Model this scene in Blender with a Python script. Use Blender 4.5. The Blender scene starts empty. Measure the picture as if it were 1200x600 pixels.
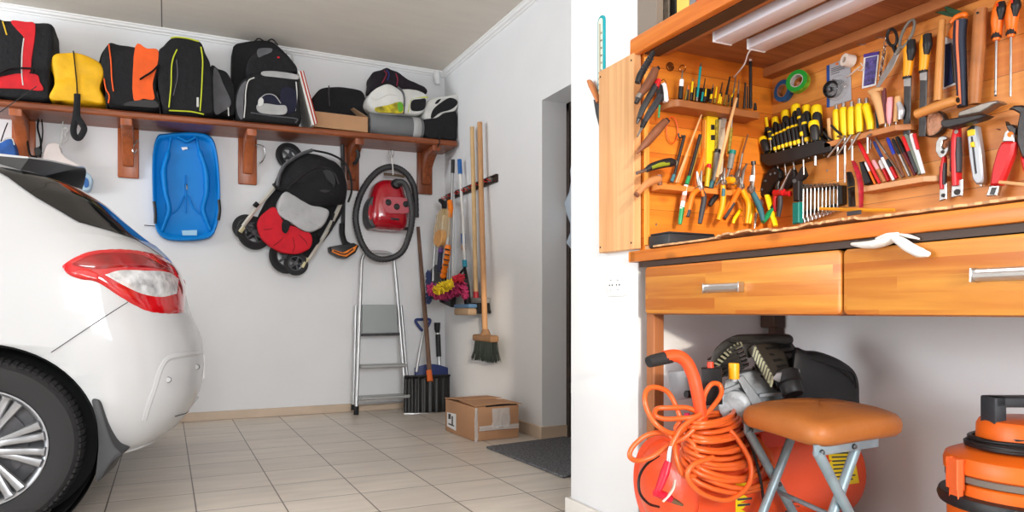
import bpy, bmesh, math, random
from mathutils import Vector, Matrix, Euler
random.seed(7)
S = bpy.context.scene
COL = S.collection
PI = math.pi
# ------------------------------------------------------------------ camera
FPX, U0, VH, CH = 835.0, 600.0, 364.0, 0.78
YAW = math.atan(405/835)
cd = bpy.data.cameras.new('camera'); cam = bpy.data.objects.new('camera', cd); COL.objects.link(cam)
cam.location = (0, 0, CH); cam.rotation_euler = (PI/2, 0, -YAW)
cd.sensor_width = 36; cd.lens = FPX/1200*36; cd.shift_y = (VH-300)/1200; cd.clip_start = 0.02
S.camera = cam
# ------------------------------------------------------------------ light
S.view_settings.view_transform = 'Standard'; S.view_settings.look = 'None'
S.view_settings.gamma = 1; S.view_settings.use_curve_mapping = False
S.view_settings.exposure = 0.12
W = bpy.data.worlds.new('world'); S.world = W; W.use_nodes = True
bgn = W.node_tree.nodes['Background']; bgn.inputs[0].default_value = (0.92, 0.96, 1.0, 1); bgn.inputs[1].default_value = 1.5
def light(name, kind, loc, direction, energy, color=(1, 1, 1), **kw):
    d = bpy.data.lights.new(name, kind); d.energy = energy; d.color = color
    for k, v in kw.items(): setattr(d, k, v)
    o = bpy.data.objects.new(name, d); COL.objects.link(o); o.location = loc
    o.rotation_euler = Vector(direction).to_track_quat('-Z', 'Y').to_euler()
    return o
SUN_D = Vector((0.35, 1.0, -0.15))
light('sun', 'SUN', (-2, -4, 3), SUN_D, 1.9, (1.0, 0.86, 0.68), angle=0.03)
light('garage_door_daylight', 'AREA', (-4.45, 2.9, 1.1), (1, 0.0, 0.0), 215, (0.92, 0.965, 1.0), shape='RECTANGLE', size=3.2, size_y=1.9)
light('front_fill', 'AREA', (0.15, -2.15, 1.58), (-0.05, 1, -0.08), 150, (0.96, 0.98, 1.0), shape='RECTANGLE', size=1.7, size_y=1.2)  # added soft fill, wider than the window, brightens back wall and floor

# ------------------------------------------------------------------ helpers: pixels and planes
_s, _c = math.sin(YAW), math.cos(YAW)
def ray(u, v):
    a = (u-U0)/FPX
    return Vector((_s+a*_c, _c-a*_s, -(v-VH)/FPX))
EYE = Vector((0, 0, CH))
YB, XR, XP, YN, XK, XF, ZC = 5.5, 2.056, 1.375, 1.865, 1.927, 1.36, 2.73
YF = 1.885
PLANES = {'B': (1, YB, -1), 'R': (0, XR, -1), 'P': (0, XP, -1), 'N': (1, YN, -1), 'K': (0, XK, -1), 'F': (0, XF, -1), 'Z': (2, 0.0, 1), 'S': (1, 5.2, -1)}
def nrm(pl):
    ax, c0, sg = PLANES[pl]; n = Vector((0, 0, 0)); n[ax] = sg; return n
def at(pl, u, v, c=0.0):
    ax, c0, sg = PLANES[pl]; r = ray(u, v); t = ((c0+sg*c)-EYE[ax])/r[ax]
    return EYE+r*t
def mpp(pl, u, v, c=0.0):
    ax, c0, sg = PLANES[pl]; r = ray(u, v); return ((c0+sg*c)-EYE[ax])/r[ax]/FPX
def atY(u, v, Y):
    r = ray(u, v); return EYE+r*(Y/r.y)
def atX(u, v, X):
    r = ray(u, v); return EYE+r*(X/r.x)

# ------------------------------------------------------------------ helpers: meshes and objects
WL = {}
def frame_from(t, up=None):
    t = t.normalized(); up = up or (Vector((0, 0, 1)) if abs(t.z) < 0.9 else Vector((1, 0, 0)))
    a = up.cross(t).normalized(); b = t.cross(a).normalized(); return a, b
class G:
    def __init__(s): s.bm = bmesh.new()
    def box(s, x0, x1, y0, y1, z0, z1, bev=0.0, seg=2, M=None):
        r = bmesh.ops.create_cube(s.bm, size=1.0); vs = r['verts']
        c = Vector(((x0+x1)/2, (y0+y1)/2, (z0+z1)/2)); d = Vector((x1-x0, y1-y0, z1-z0))
        for v in vs: v.co = Vector((v.co.x*d.x, v.co.y*d.y, v.co.z*d.z))+c
        if M is not None:
            for v in vs: v.co = M @ v.co
        if bev > 0:
            es = list({e for v in vs for e in v.link_edges})
            bmesh.ops.bevel(s.bm, geom=es, offset=bev, segments=seg, profile=0.5, affect='EDGES')
        return s
    def obox(s, c, a, b, n, da, db, dn, bev=0.0, seg=2):     # box centred at c with its own axes
        M = Matrix((a.normalized(), b.normalized(), n.normalized())).transposed().to_4x4(); M.translation = c
        return s.box(-da/2, da/2, -db/2, db/2, -dn/2, dn/2, bev, seg, M)
    def loft(s, rings, caps=True, closed=False):
        R = [[s.bm.verts.new(p) for p in r] for r in rings]; n = len(R[0]); m = len(R)
        for i in range(m if closed else m-1):
            A, B = R[i], R[(i+1) % m]
            for j in range(n):
                try: s.bm.faces.new((A[j], A[(j+1) % n], B[(j+1) % n], B[j]))
                except ValueError: pass
        if caps and not closed:
            for q in (R[0], R[-1]):
                try: s.bm.faces.new(q)
                except ValueError: pass
        return s
    def tube(s, pts, r, seg=10, closed=False, caps=True, flat=1.0, up=None):
        pts = [Vector(p) for p in pts]; n = len(pts)
        rr = r if isinstance(r, (list, tuple)) else [r]*n
        rings = []; prev = None
        for i, p in enumerate(pts):
            q0 = pts[i-1] if (i > 0 or closed) else p
            q1 = pts[(i+1) % n] if (i < n-1 or closed) else p
            t = (q1-q0)
            if t.length < 1e-9: t = pts[min(i+1, n-1)]-pts[max(i-1, 0)]
            if t.length < 1e-9: t = Vector((0, 0, 1))
            t.normalize()
            if up is not None: a, b = frame_from(t, up)
            elif prev is None: a, b = frame_from(t)
            else:
                a = prev-t*prev.dot(t)
                if a.length < 1e-6: a, b = frame_from(t)
                a.normalize(); b = t.cross(a)
            prev = a
            rings.append([p+(a*math.cos(2*PI*k/seg)+b*math.sin(2*PI*k/seg)*flat)*rr[i] for k in range(seg)])
        return s.loft(rings, caps, closed)
    def lathe(s, prof, o, axis, seg=24, caps=True, sx=1.0):
        axis = Vector(axis).normalized(); a, b = frame_from(axis); o = Vector(o)
        return s.loft([[o+axis*h+(a*math.cos(2*PI*k/seg)*sx+b*math.sin(2*PI*k/seg))*max(r, 1e-5) for k in range(seg)] for r, h in prof], caps)
    def prism(s, poly, off, bev=0.0, seg=2):
        off = Vector(off); A = [s.bm.verts.new(p) for p in poly]; B = [s.bm.verts.new(Vector(p)+off) for p in poly]; n = len(A)
        fs = [s.bm.faces.new(A), s.bm.faces.new(B[::-1])]
        for j in range(n): fs.append(s.bm.faces.new((A[j], B[j], B[(j+1) % n], A[(j+1) % n])))
        bmesh.ops.recalc_face_normals(s.bm, faces=fs)
        if bev > 0:
            es = list(fs[0].edges)+list(fs[1].edges)
            bmesh.ops.bevel(s.bm, geom=es, offset=bev, segments=seg, profile=0.5, affect='EDGES')
        return s
    def ring(s, outer, inner, off):                            # flat ring (outline with one hole) given thickness
        off = Vector(off); n = len(outer)
        return s.loft([[Vector(p) for p in outer], [Vector(p) for p in inner], [Vector(p)+off for p in inner], [Vector(p)+off for p in outer]], False, True)
    def ell(s, c, r, M=None, seg=16, e=1.0):
        c = Vector(c); rings = []
        n = max(6, seg//2)
        def pw(x): return math.copysign(abs(x)**e, x)
        for i in range(n+1):
            ph = -PI/2+PI*i/n; rings.append([])
            for k in range(seg):
                t = 2*PI*k/seg
                p = Vector((r[0]*pw(math.cos(ph))*pw(math.cos(t)), r[1]*pw(math.cos(ph))*pw(math.sin(t)), r[2]*pw(math.sin(ph))))
                if i in (0, n): p = Vector((p.x*1e-3, p.y*1e-3, p.z))
                rings[-1].append(c+(M @ p if M is not None else p))
        return s.loft(rings)
    def grid(s, f, nu, nv, thick=None):
        V = [[s.bm.verts.new(f(i/nu, j/nv)) for j in range(nv+1)] for i in range(nu+1)]
        fs = []
        for i in range(nu):
            for j in range(nv): fs.append(s.bm.faces.new((V[i][j], V[i+1][j], V[i+1][j+1], V[i][j+1])))
        if thick is not None:
            T = [[s.bm.verts.new(Vector(V[i][j].co)+Vector(thick)) for j in range(nv+1)] for i in range(nu+1)]
            for i in range(nu):
                for j in range(nv): s.bm.faces.new((T[i][j], T[i][j+1], T[i+1][j+1], T[i+1][j]))
            for i in range(nu):
                s.bm.faces.new((V[i][0], T[i][0], T[i+1][0], V[i+1][0])); s.bm.faces.new((V[i][nv], V[i+1][nv], T[i+1][nv], T[i][nv]))
            for j in range(nv):
                s.bm.faces.new((V[0][j], V[0][j+1], T[0][j+1], T[0][j])); s.bm.faces.new((V[nu][j], T[nu][j], T[nu][j+1], V[nu][j+1]))
        return s
    def jitter(s, amp, sc=6.0, seed=0):
        from mathutils import noise
        for v in s.bm.verts:
            n = noise.noise_vector(v.co*sc+Vector((seed*3.1, seed*1.7, seed)))
            v.co += n*amp
        return s
    def build(s, name, mat, parent=None, smooth=True, sharp=40, subsurf=0):
        bm = s.bm
        bmesh.ops.recalc_face_normals(bm, faces=bm.faces[:])
        for f in bm.faces: f.smooth = smooth
        if smooth:
            lim = math.radians(sharp)
            for e in bm.edges:
                if len(e.link_faces) == 2: e.smooth = e.calc_face_angle(0) < lim
        co = [v.co for v in bm.verts]
        lo = Vector([min(p[i] for p in co) for i in range(3)]); hi = Vector([max(p[i] for p in co) for i in range(3)])
        org = Vector(((lo.x+hi.x)/2, (lo.y+hi.y)/2, lo.z))
        if parent is not None: org = WL[parent.name]
        for v in bm.verts: v.co -= org
        me = bpy.data.meshes.new(name); bm.to_mesh(me); bm.free()
        if isinstance(mat, (list, tuple)):
            for m_ in mat: me.materials.append(m_)
        else: me.materials.append(mat)
        o = bpy.data.objects.new(name, me); COL.objects.link(o)
        WL[o.name] = org.copy()
        if parent is not None: o.parent = parent
        else: o.location = org
        if subsurf:
            md = o.modifiers.new('smooth', 'SUBSURF'); md.levels = subsurf; md.render_levels = subsurf
        return o
def thing(name, label, cat, loc, group=None):
    o = bpy.data.objects.new(name, None); COL.objects.link(o); o.location = loc; o.empty_display_size = 0.05
    WL[o.name] = Vector(loc); o['label'] = label; o['category'] = cat
    if group: o['group'] = group
    return o
def tag(o, label, cat, group=None):
    o['label'] = label; o['category'] = cat
    if group: o['group'] = group
    return o
def struct(g, name, mat, **k):
    o = g.build(name, mat, **k); o['kind'] = 'structure'; return o
def rod(g, pl, pts, r, seg=10, c=0.03, flat=1.0):              # tube through pixel points at a stand-off from a wall; r in pixels
    P = []; R = []
    rs = r if isinstance(r, (list, tuple)) else [r]*len(pts)
    for p, rp in zip(pts, rs):
        cc = p[2] if len(p) > 2 else c
        P.append(at(pl, p[0], p[1], cc)); R.append(rp*mpp(pl, p[0], p[1], cc))
    g.tube(P, R, seg, flat=flat, up=nrm(pl).cross((P[-1]-P[0]).normalized()) if flat != 1.0 else None); return g
def slab(g, pl, poly, c0, c1, bev=0.0, seg=2):                 # outline in pixels, traced on its front face, given a thickness
    P = [at(pl, u, v, c1) for u, v in poly]
    return g.prism(P, -nrm(pl)*(c1-c0), bev, seg)
def smoothpath(pts, n=6, closed=False):                        # Catmull-Rom
    P = [Vector(p) for p in pts]; out = []; m = len(P)
    for i in range(m if closed else m-1):
        p0 = P[(i-1) % m] if (closed or i > 0) else P[0]*2-P[1]
        p1, p2 = P[i], P[(i+1) % m]
        p3 = P[(i+2) % m] if (closed or i < m-2) else P[m-1]*2-P[m-2]
        for k in range(n):
            t = k/n
            out.append(0.5*((2*p1)+(p2-p0)*t+(2*p0-5*p1+4*p2-p3)*t*t+(3*p1-p0-3*p2+p3)*t**3))
    if not closed: out.append(P[-1])
    return out
def sp2(pts, n=5, closed=True):                                # smooth a pixel outline
    return [(p.x, p.y) for p in smoothpath([(a, b, 0) for a, b in pts], n, closed)]
def circ(u, v, r, n=20, sx=1.0): return [(u+r*sx*math.cos(2*PI*k/n), v+r*math.sin(2*PI*k/n)) for k in range(n)]
def boolean(o, cutter):
    md = o.modifiers.new('cut', 'BOOLEAN'); md.operation = 'DIFFERENCE'; md.object = cutter; md.solver = 'EXACT'
    bpy.context.view_layer.update()
    dg = bpy.context.evaluated_depsgraph_get(); me = bpy.data.meshes.new_from_object(o.evaluated_get(dg))
    o.modifiers.clear(); o.data = me
    bpy.data.objects.remove(cutter)

# ------------------------------------------------------------------ materials
MATS = {}
def lin(c):
    return tuple(((x/255)/12.92 if x/255 <= 0.04045 else ((x/255+0.055)/1.055)**2.4) for x in c)
def mat(name, rgb, rough=0.5, metal=0.0, var=0.0, vsc=8.0, bump=0.0, bsc=60.0, coat=0.0, trans=0.0, alpha=1.0, emit=0.0, stretch=None, spec=0.5, ior=1.45):
    if name in MATS: return MATS[name]
    m = bpy.data.materials.new(name); m.use_nodes = True; N = m.node_tree.nodes; L = m.node_tree.links
    b = N['Principled BSDF']; col = lin(rgb)
    b.inputs['Base Color'].default_value = (*col, 1); b.inputs['Roughness'].default_value = rough; b.inputs['Metallic'].default_value = metal
    b.inputs['Coat Weight'].default_value = coat; b.inputs['Coat Roughness'].default_value = 0.05
    b.inputs['Transmission Weight'].default_value = trans; b.inputs['Alpha'].default_value = alpha; b.inputs['IOR'].default_value = ior
    b.inputs['Specular IOR Level'].default_value = spec
    tc = N.new('ShaderNodeTexCoord'); mp = N.new('ShaderNodeMapping'); L.new(tc.outputs['Object'], mp.inputs[0])
    if stretch: mp.inputs['Scale'].default_value = stretch
    if var > 0:
        n = N.new('ShaderNodeTexNoise'); n.inputs['Scale'].default_value = vsc; n.inputs['Detail'].default_value = 5; L.new(mp.outputs[0], n.inputs['Vector'])
        r = N.new('ShaderNodeMapRange'); r.inputs[1].default_value = 0.3; r.inputs[2].default_value = 0.7; r.inputs[3].default_value = 1-var; r.inputs[4].default_value = 1+var*0.6
        L.new(n.outputs[0], r.inputs[0])
        h = N.new('ShaderNodeHueSaturation'); h.inputs['Color'].default_value = (*col, 1); L.new(r.outputs[0], h.inputs['Value']); L.new(h.outputs[0], b.inputs['Base Color'])
    if bump > 0:
        n2 = N.new('ShaderNodeTexNoise'); n2.inputs['Scale'].default_value = bsc; n2.inputs['Detail'].default_value = 4; L.new(mp.outputs[0], n2.inputs['Vector'])
        bp = N.new('ShaderNodeBump'); bp.inputs['Strength'].default_value = bump; bp.inputs['Distance'].default_value = 0.01; L.new(n2.outputs[0], bp.inputs['Height']); L.new(bp.outputs[0], b.inputs['Normal'])
    MATS[name] = m; return m
def wood(name, base, dark, axis, plank=0.1, paxis=None, rough=0.4, grain=1.0, knots=0.0, gap=0.0, staves=False):
    """grain runs along axis (0,1,2); planks of width plank counted along paxis"""
    if name in MATS: return MATS[name]
    m = bpy.data.materials.new(name); m.use_nodes = True; N = m.node_tree.nodes; L = m.node_tree.links
    b = N['Principled BSDF']; b.inputs['Roughness'].default_value = rough
    geo = N.new('ShaderNodeNewGeometry'); sep = N.new('ShaderNodeSeparateXYZ'); L.new(geo.outputs['Position'], sep.inputs[0])
    def mth(op, a, b_=None, c_=None):
        n = N.new('ShaderNodeMath'); n.operation = op
        for i, x in enumerate((a, b_, c_)):
            if x is None: continue
            if isinstance(x, (int, float)): n.inputs[i].default_value = x
            else: L.new(x, n.inputs[i])
        return n.outputs[0]
    pa = sep.outputs[paxis if paxis is not None else (2 if axis != 2 else 1)]
    idx = mth('FLOOR', mth('DIVIDE', pa, plank))
    wn = N.new('ShaderNodeTexWhiteNoise'); wn.noise_dimensions = '1D'; L.new(idx, wn.inputs['W'])
    rnd = wn.outputs['Value']
    if staves:
        al = mth('ADD', sep.outputs[axis], mth('MULTIPLY', rnd, 0.7))
        j2 = mth('FLOOR', mth('DIVIDE', al, 0.42)); w2 = N.new('ShaderNodeTexWhiteNoise'); w2.noise_dimensions = '2D'
        cb = N.new('ShaderNodeCombineXYZ'); L.new(idx, cb.inputs[0]); L.new(j2, cb.inputs[1]); L.new(cb.outputs[0], w2.inputs['Vector']); rnd = w2.outputs['Value']
    mp = N.new('ShaderNodeMapping'); sc = [26*grain, 26*grain, 26*grain]; sc[axis] = 1.6*grain; mp.inputs['Scale'].default_value = sc
    av = N.new('ShaderNodeVectorMath'); av.operation = 'ADD'; L.new(geo.outputs['Position'], av.inputs[0])
    cv = N.new('ShaderNodeCombineXYZ'); L.new(mth('MULTIPLY', rnd, 7.3), cv.inputs[0]); L.new(mth('MULTIPLY', rnd, 3.1), cv.inputs[1]); L.new(mth('MULTIPLY', rnd, 5.7), cv.inputs[2])
    L.new(cv.outputs[0], av.inputs[1]); L.new(av.outputs[0], mp.inputs[0])
    n1 = N.new('ShaderNodeTexNoise'); n1.inputs['Scale'].default_value = 1.6; n1.inputs['Detail'].default_value = 6; n1.inputs['Distortion'].default_value = 0.6; L.new(mp.outputs[0], n1.inputs['Vector'])
    fac = mth('ADD', mth('MULTIPLY', n1.outputs[0], 1.5), mth('MULTIPLY', mth('SUBTRACT', rnd, 0.5), 0.7))
    ramp = N.new('ShaderNodeMapRange'); ramp.inputs[1].default_value = 0.45; ramp.inputs[2].default_value = 1.15; L.new(fac, ramp.inputs[0])
    mx = N.new('ShaderNodeMix'); mx.data_type = 'RGBA'; mx.inputs[6].default_value = (*lin(base), 1); mx.inputs[7].default_value = (*lin(dark), 1); L.new(ramp.outputs[0], mx.inputs[0])
    out = mx.outputs[2]
    if knots > 0:
        mk = N.new('ShaderNodeMapping'); ks = [7, 7, 7]; ks[axis] = 4.0; mk.inputs['Scale'].default_value = ks; L.new(geo.outputs['Position'], mk.inputs[0])
        vo = N.new('ShaderNodeTexVoronoi'); vo.inputs['Scale'].default_value = 1.0; L.new(mk.outputs[0], vo.inputs['Vector'])
        kr = N.new('ShaderNodeMapRange'); kr.inputs[1].default_value = 0.05; kr.inputs[2].default_value = 0.13; kr.inputs[3].default_value = knots; kr.inputs[4].default_value = 0; L.new(vo.outputs['Distance'], kr.inputs[0])
        m2 = N.new('ShaderNodeMix'); m2.data_type = 'RGBA'; L.new(kr.outputs[0], m2.inputs[0]); L.new(out, m2.inputs[6]); m2.inputs[7].default_value = (*[x*0.22 for x in lin(dark)], 1); out = m2.outputs[2]
    if gap > 0:
        fr = mth('FRACT', mth('DIVIDE', pa, plank)); lt = mth('LESS_THAN', fr, gap/plank)
        m3 = N.new('ShaderNodeMix'); m3.data_type = 'RGBA'; L.new(mth('MULTIPLY', lt, 0.75), m3.inputs[0]); L.new(out, m3.inputs[6]); m3.inputs[7].default_value = (*[x*0.15 for x in lin(dark)], 1); out = m3.outputs[2]
    L.new(out, b.inputs['Base Color'])
    bp = N.new('ShaderNodeBump'); bp.inputs['Strength'].default_value = 0.08; bp.inputs['Distance'].default_value = 0.004; L.new(n1.outputs[0], bp.inputs['Height']); L.new(bp.outputs[0], b.inputs['Normal'])
    MATS[name] = m; return m
def tile_mat(name, base, grout, x0, y0, w, h, mortar, rough, var):
    m = bpy.data.materials.new(name); m.use_nodes = True; N = m.node_tree.nodes; L = m.node_tree.links; b = N['Principled BSDF']
    geo = N.new('ShaderNodeNewGeometry'); mp = N.new('ShaderNodeMapping'); mp.inputs['Location'].default_value = (-x0, -y0, 0); L.new(geo.outputs['Position'], mp.inputs[0])
    br = N.new('ShaderNodeTexBrick'); br.offset = 0; br.squash = 1; br.inputs['Scale'].default_value = 1; br.inputs['Brick Width'].default_value = w; br.inputs['Row Height'].default_value = h
    br.inputs['Mortar Size'].default_value = mortar; br.inputs['Mortar Smooth'].default_value = 0.1; br.inputs['Bias'].default_value = 0
    c = lin(base); br.inputs['Color1'].default_value = (*c, 1); br.inputs['Color2'].default_value = (*[x*(1-var) for x in c], 1); br.inputs['Mortar'].default_value = (*lin(grout), 1)
    L.new(mp.outputs[0], br.inputs['Vector'])
    n = N.new('ShaderNodeTexNoise'); n.inputs['Scale'].default_value = 1; n.inputs['Detail'].default_value = 5
    m4 = N.new('ShaderNodeMapping'); m4.inputs['Scale'].default_value = (3, 14, 3); L.new(geo.outputs['Position'], m4.inputs[0]); L.new(m4.outputs[0], n.inputs['Vector'])
    r = N.new('ShaderNodeMapRange'); r.inputs[1].default_value = 0.3; r.inputs[2].default_value = 0.7; r.inputs[3].default_value = 1-var*1.3; r.inputs[4].default_value = 1+var*0.7; L.new(n.outputs[0], r.inputs[0])
    hs = N.new('ShaderNodeHueSaturation'); L.new(br.outputs['Color'], hs.inputs['Color']); L.new(r.outputs[0], hs.inputs['Value']); L.new(hs.outputs[0], b.inputs['Base Color'])
    b.inputs['Roughness'].default_value = rough
    MATS[name] = m; return m

M_wall = mat('white_plaster', (230, 231, 233), 0.85, var=0.02, vsc=3, bump=0.04, bsc=90)
M_ceil = tile_mat('ceiling_boards', (222, 214, 203), (96, 88, 80), -0.028, -30.0, 2.44, 60.0, 0.0035, 0.8, 0.03)
M_trim = mat('white_moulding', (236, 236, 236), 0.6)
M_floor = tile_mat('floor_tiles', (218, 208, 196), (92, 80, 70), 0.105, 3.02, 0.3205, 0.3055, 0.0028, 0.32, 0.09)
M_skirt = mat('tile_skirting', (205, 184, 162), 0.4, var=0.08, vsc=6)
M_black = mat('black_plastic', (26, 26, 28), 0.45)
M_blackr = mat('black_rubber', (30, 30, 32), 0.75, bump=0.1, bsc=80)
M_blackf = mat('black_fabric', (24, 24, 27), 0.9, var=0.25, vsc=30, bump=0.5, bsc=40)
M_steel = mat('bright_steel', (200, 202, 205), 0.28, 1.0)
M_steeld = mat('dark_steel', (92, 92, 95), 0.4, 0.9, var=0.2, vsc=20)
M_alu = mat('brushed_aluminium', (198, 200, 202), 0.38, 0.9)
M_white = mat('white_plastic', (232, 233, 235), 0.4)
M_dkbrown = mat('dark_brown_paint', (58, 40, 30), 0.5)

# ------------------------------------------------------------------ the room
g = G(); g.box(-4.6, 2.6, -2.4, 5.7, -0.12, 0.0); struct(g, 'floor', M_floor, smooth=False)
g = G(); g.box(-4.6, 2.6, -2.4, 5.7, ZC, ZC+0.12); struct(g, 'ceiling', M_ceil, smooth=False)
g = G(); g.box(-4.6, 2.6, YB, YB+0.2, 0, ZC); struct(g, 'wall_back', M_wall, smooth=False)
DY1, DY0, DZ = 3.82, 2.72, 2.06          # door opening in the right wall
g = G(); g.box(XR, XR+0.5, DY1, YB, 0, ZC); g.box(XR, XR+0.5, 2.328, DY0, 0, ZC); g.box(XR, XR+0.5, DY0, DY1, DZ, ZC)
struct(g, 'wall_right', M_wall, smooth=False)
g = G(); g.box(XP, 2.56, 1.90, 2.328, 0, ZC, 0.006, 2); struct(g, 'wall_pillar', M_wall)
g = G(); g.box(1.955, 2.56, -2.4, 1.90, 0, ZC); struct(g, 'wall_niche', M_wall, smooth=False)
# front wall with the window the low sun comes through
WX0, WX1, WZ0, WZ1 = -0.62, 0.60, 1.12, 2.05
g = G(); g.box(-4.6, WX0, -2.4, -2.2, 0, ZC); g.box(WX1, 2.0, -2.4, -2.2, 0, ZC); g.box(WX0, WX1, -2.4, -2.2, 0, WZ0); g.box(WX0, WX1, -2.4, -2.2, WZ1, ZC)
struct(g, 'wall_front', M_wall, smooth=False)
g = G()
for x in (WX0, WX1-0.05): g.box(x, x+0.05, -2.36, -2.28, WZ0, WZ1)
for z in (WZ0, WZ1-0.05): g.box(WX0, WX1, -2.36, -2.28, z, z+0.05)
struct(g, 'window_1', M_trim, smooth=False)
# left wall with the open garage doorway
g = G(); g.box(-4.8, -4.6, -2.4, 1.4, 0, ZC); g.box(-4.8, -4.6, 4.7, 5.7, 0, ZC); g.box(-4.8, -4.6, 1.4, 4.7, 2.45, ZC)
struct(g, 'wall_left', M_wall, smooth=False)
# cornices, skirtings
def cornice(p0, p1, n, name):
    p0, p1, n = Vector(p0), Vector(p1), Vector(n); g = G()
    prof = [(0, 0), (0.038, 0), (0.038, -0.008), (0.030, -0.012), (0.026, -0.024), (0.012, -0.030), (0.010, -0.038), (0, -0.042)]
    g.loft([[p+n*a+Vector((0, 0, ZC+b)) for a, b in prof] for p in (p0, p1)]); return struct(g, name, M_trim, smooth=False)
cornice((-4.6, YB, 0), (XR, YB, 0), (0, -1, 0), 'trim_1')
cornice((XR, YB, 0), (XR, 2.328, 0), (-1, 0, 0), 'trim_2')
g = G(); g.box(-4.6, XR, YB-0.014, YB, 0, 0.062, 0.003, 1); struct(g, 'baseboard_back', M_skirt)
g = G(); g.box(XR-0.014, XR, DY1-0.0, YB-0.014, 0, 0.075, 0.003, 1); g.box(XR-0.014, XR+0.17, DY1-0.014, DY1, 0, 0.075, 0.003, 1); struct(g, 'baseboard_right', M_skirt)
M_skw = mat('pale_tile_skirting', (226, 222, 216), 0.4, var=0.04)
g = G(); g.box(XP-0.016, XP, 0.9, 2.344, 0, 0.074, 0.004, 2); g.box(XP, 2.05, 2.328, 2.344, 0, 0.074, 0.004, 1); struct(g, 'baseboard_pillar', M_skw)
# door: steel frame and the open dark leaf beyond the reveal
g = G(); g.box(XR+0.17, XR+0.235, DY1-0.035, DY1, 0, DZ); g.box(XR+0.17, XR+0.235, DY0, DY0+0.035, 0, DZ); g.box(XR+0.17, XR+0.235, DY0, DY1, DZ-0.05, DZ)
struct(g, 'trim_3', mat('door_frame_brown', (62, 50, 46), 0.5, var=0.35, vsc=25), smooth=False)
M_door = mat('dark_door_paint', (40, 32, 30), 0.45, var=0.1)
g = G(); g.box(XR+0.20, XR+0.245, DY0+0.035, DY1-0.035, 0.012, DZ-0.05, 0.003, 1)
for z0, z1 in ((0.18, 0.9), (1.02, 1.85)):
    for y0, y1 in ((DY0+0.15, DY0+0.5), (DY0+0.6, DY1-0.16)): g.box(XR+0.19, XR+0.21, y0, y1, z0, z1, 0.008, 2)
dr = struct(g, 'door_1', M_door)
g = G(); g.tube([(XR+0.2, 2.84, 0.98), (XR+0.15, 2.84, 0.98), (XR+0.15, 2.95, 0.98)], 0.008); g.build('door_handle', M_steel, dr)
g = G(); g.box(XR+0.18, XR+0.2, DY1-0.075, DY1-0.035, 0.27, 0.34, 0.004); g.build('hinge', M_alu, dr)

# ================================================================== CAR
M_car = mat('white_car_paint', (194, 197, 200), 0.35, coat=0.6, spec=0.3)
M_tyre = mat('tyre_rubber', (38, 38, 40), 0.75, bump=0.08, bsc=120)
M_rim = mat('silver_alloy', (158, 160, 164), 0.36, 0.75)
M_glass = mat('tinted_glass', (14, 15, 16), 0.06, spec=0.8)
M_red = mat('red_lens', (196, 12, 22), 0.1, coat=1.0, var=0.25, vsc=9)
M_redd = mat('dark_red_lens', (150, 8, 16), 0.1, coat=1.0, var=0.3, vsc=14)
M_clear = mat('clear_lens', (226, 228, 230), 0.12, 0.4, var=0.4, vsc=28, bump=0.4, bsc=45)
YS, YCAR = 2.955, 3.845                       # near side plane, centre plane
CXW, CZW, RT = -0.577, 0.307, 0.306            # near rear wheel
# (z, rear x at centre, half width, length of the rear corner, front x)
CPROF = [(0.235, -0.02, 0.78, 0.30, -3.85), (0.29, 0.06, 0.83, 0.36, -3.98), (0.36, 0.115, 0.865, 0.40, -4.05), (0.44, 0.150, 0.885, 0.44, -4.08), (0.54, 0.160, 0.893, 0.46, -4.10), (0.65, 0.152, 0.895, 0.46, -4.06),
         (0.705, 0.132, 0.894, 0.45, -4.00), (0.745, 0.112, 0.893, 0.44, -3.95), (0.80, 0.095, 0.892, 0.43, -3.88), (0.88, 0.078, 0.888, 0.42, -3.70), (0.95, 0.056, 0.880, 0.42, -3.35), (1.01, 0.020, 0.868, 0.42, -2.95), (1.06, -0.030, 0.852, 0.42, -2.86)]
def lerp_tab(tab, z, k):
    if z <= tab[0][0]: return tab[0][k]
    for a, b in zip(tab, tab[1:]):
        if z <= b[0]:
            t = (z-a[0])/(b[0]-a[0]); return a[k]*(1-t)+b[k]*t
    return tab[-1][k]
NE = 3.2
def rear_pt(xr, hw, A, th, off=0.0):
    """th=0 centre of the tail, th=pi/2 start of the near flank"""
    return xr-A+A*math.cos(th)**(2/NE)+off*math.cos(th), YCAR-hw*math.sin(th)**(2/NE)-off*math.sin(th)
def section(z, tab, nside=14, ncorner=16):
    xr, hw, A, xf = [lerp_tab(tab, z, k) for k in (1, 2, 3, 4)]
    pts = []
    for i in range(ncorner+1):
        x, y = rear_pt(xr, hw, A, PI/2*i/ncorner); pts.append((x, y))
    Af = 0.7 if z < 1.0 else 0.35
    for i in range(1, nside+1):
        pts.append((xr-A+(xf+Af-(xr-A))*i/nside, YCAR-hw))
    for i in range(1, 9):
        th = PI/2*(1-i/8); pts.append((xf+Af-Af*math.cos(th)**(2/2.6), YCAR-hw*math.sin(th)**(2/2.6)))
    full = [Vector((x, y, z)) for x, y in pts]
    mirror = [Vector((x, 2*YCAR-y, z)) for x, y in pts[1:-1]][::-1]
    return full+mirror
car = thing('car', 'white hatchback car parked at left, rear wheel and red taillight showing', 'car', (CXW, YS, 0))
zs = [0.235+0.0275*i for i in range(31)]
g = G(); g.loft([section(z, CPROF) for z in zs]); body = g.build('body', M_car, car, sharp=50)
c1 = G(); c1.lathe([(0.362, 0), (0.362, 0.42)], (CXW, YS-0.06, CZW), (0, 1, 0), 64); cut = c1.build('cut_a', M_black)
boolean(body, cut)
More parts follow.
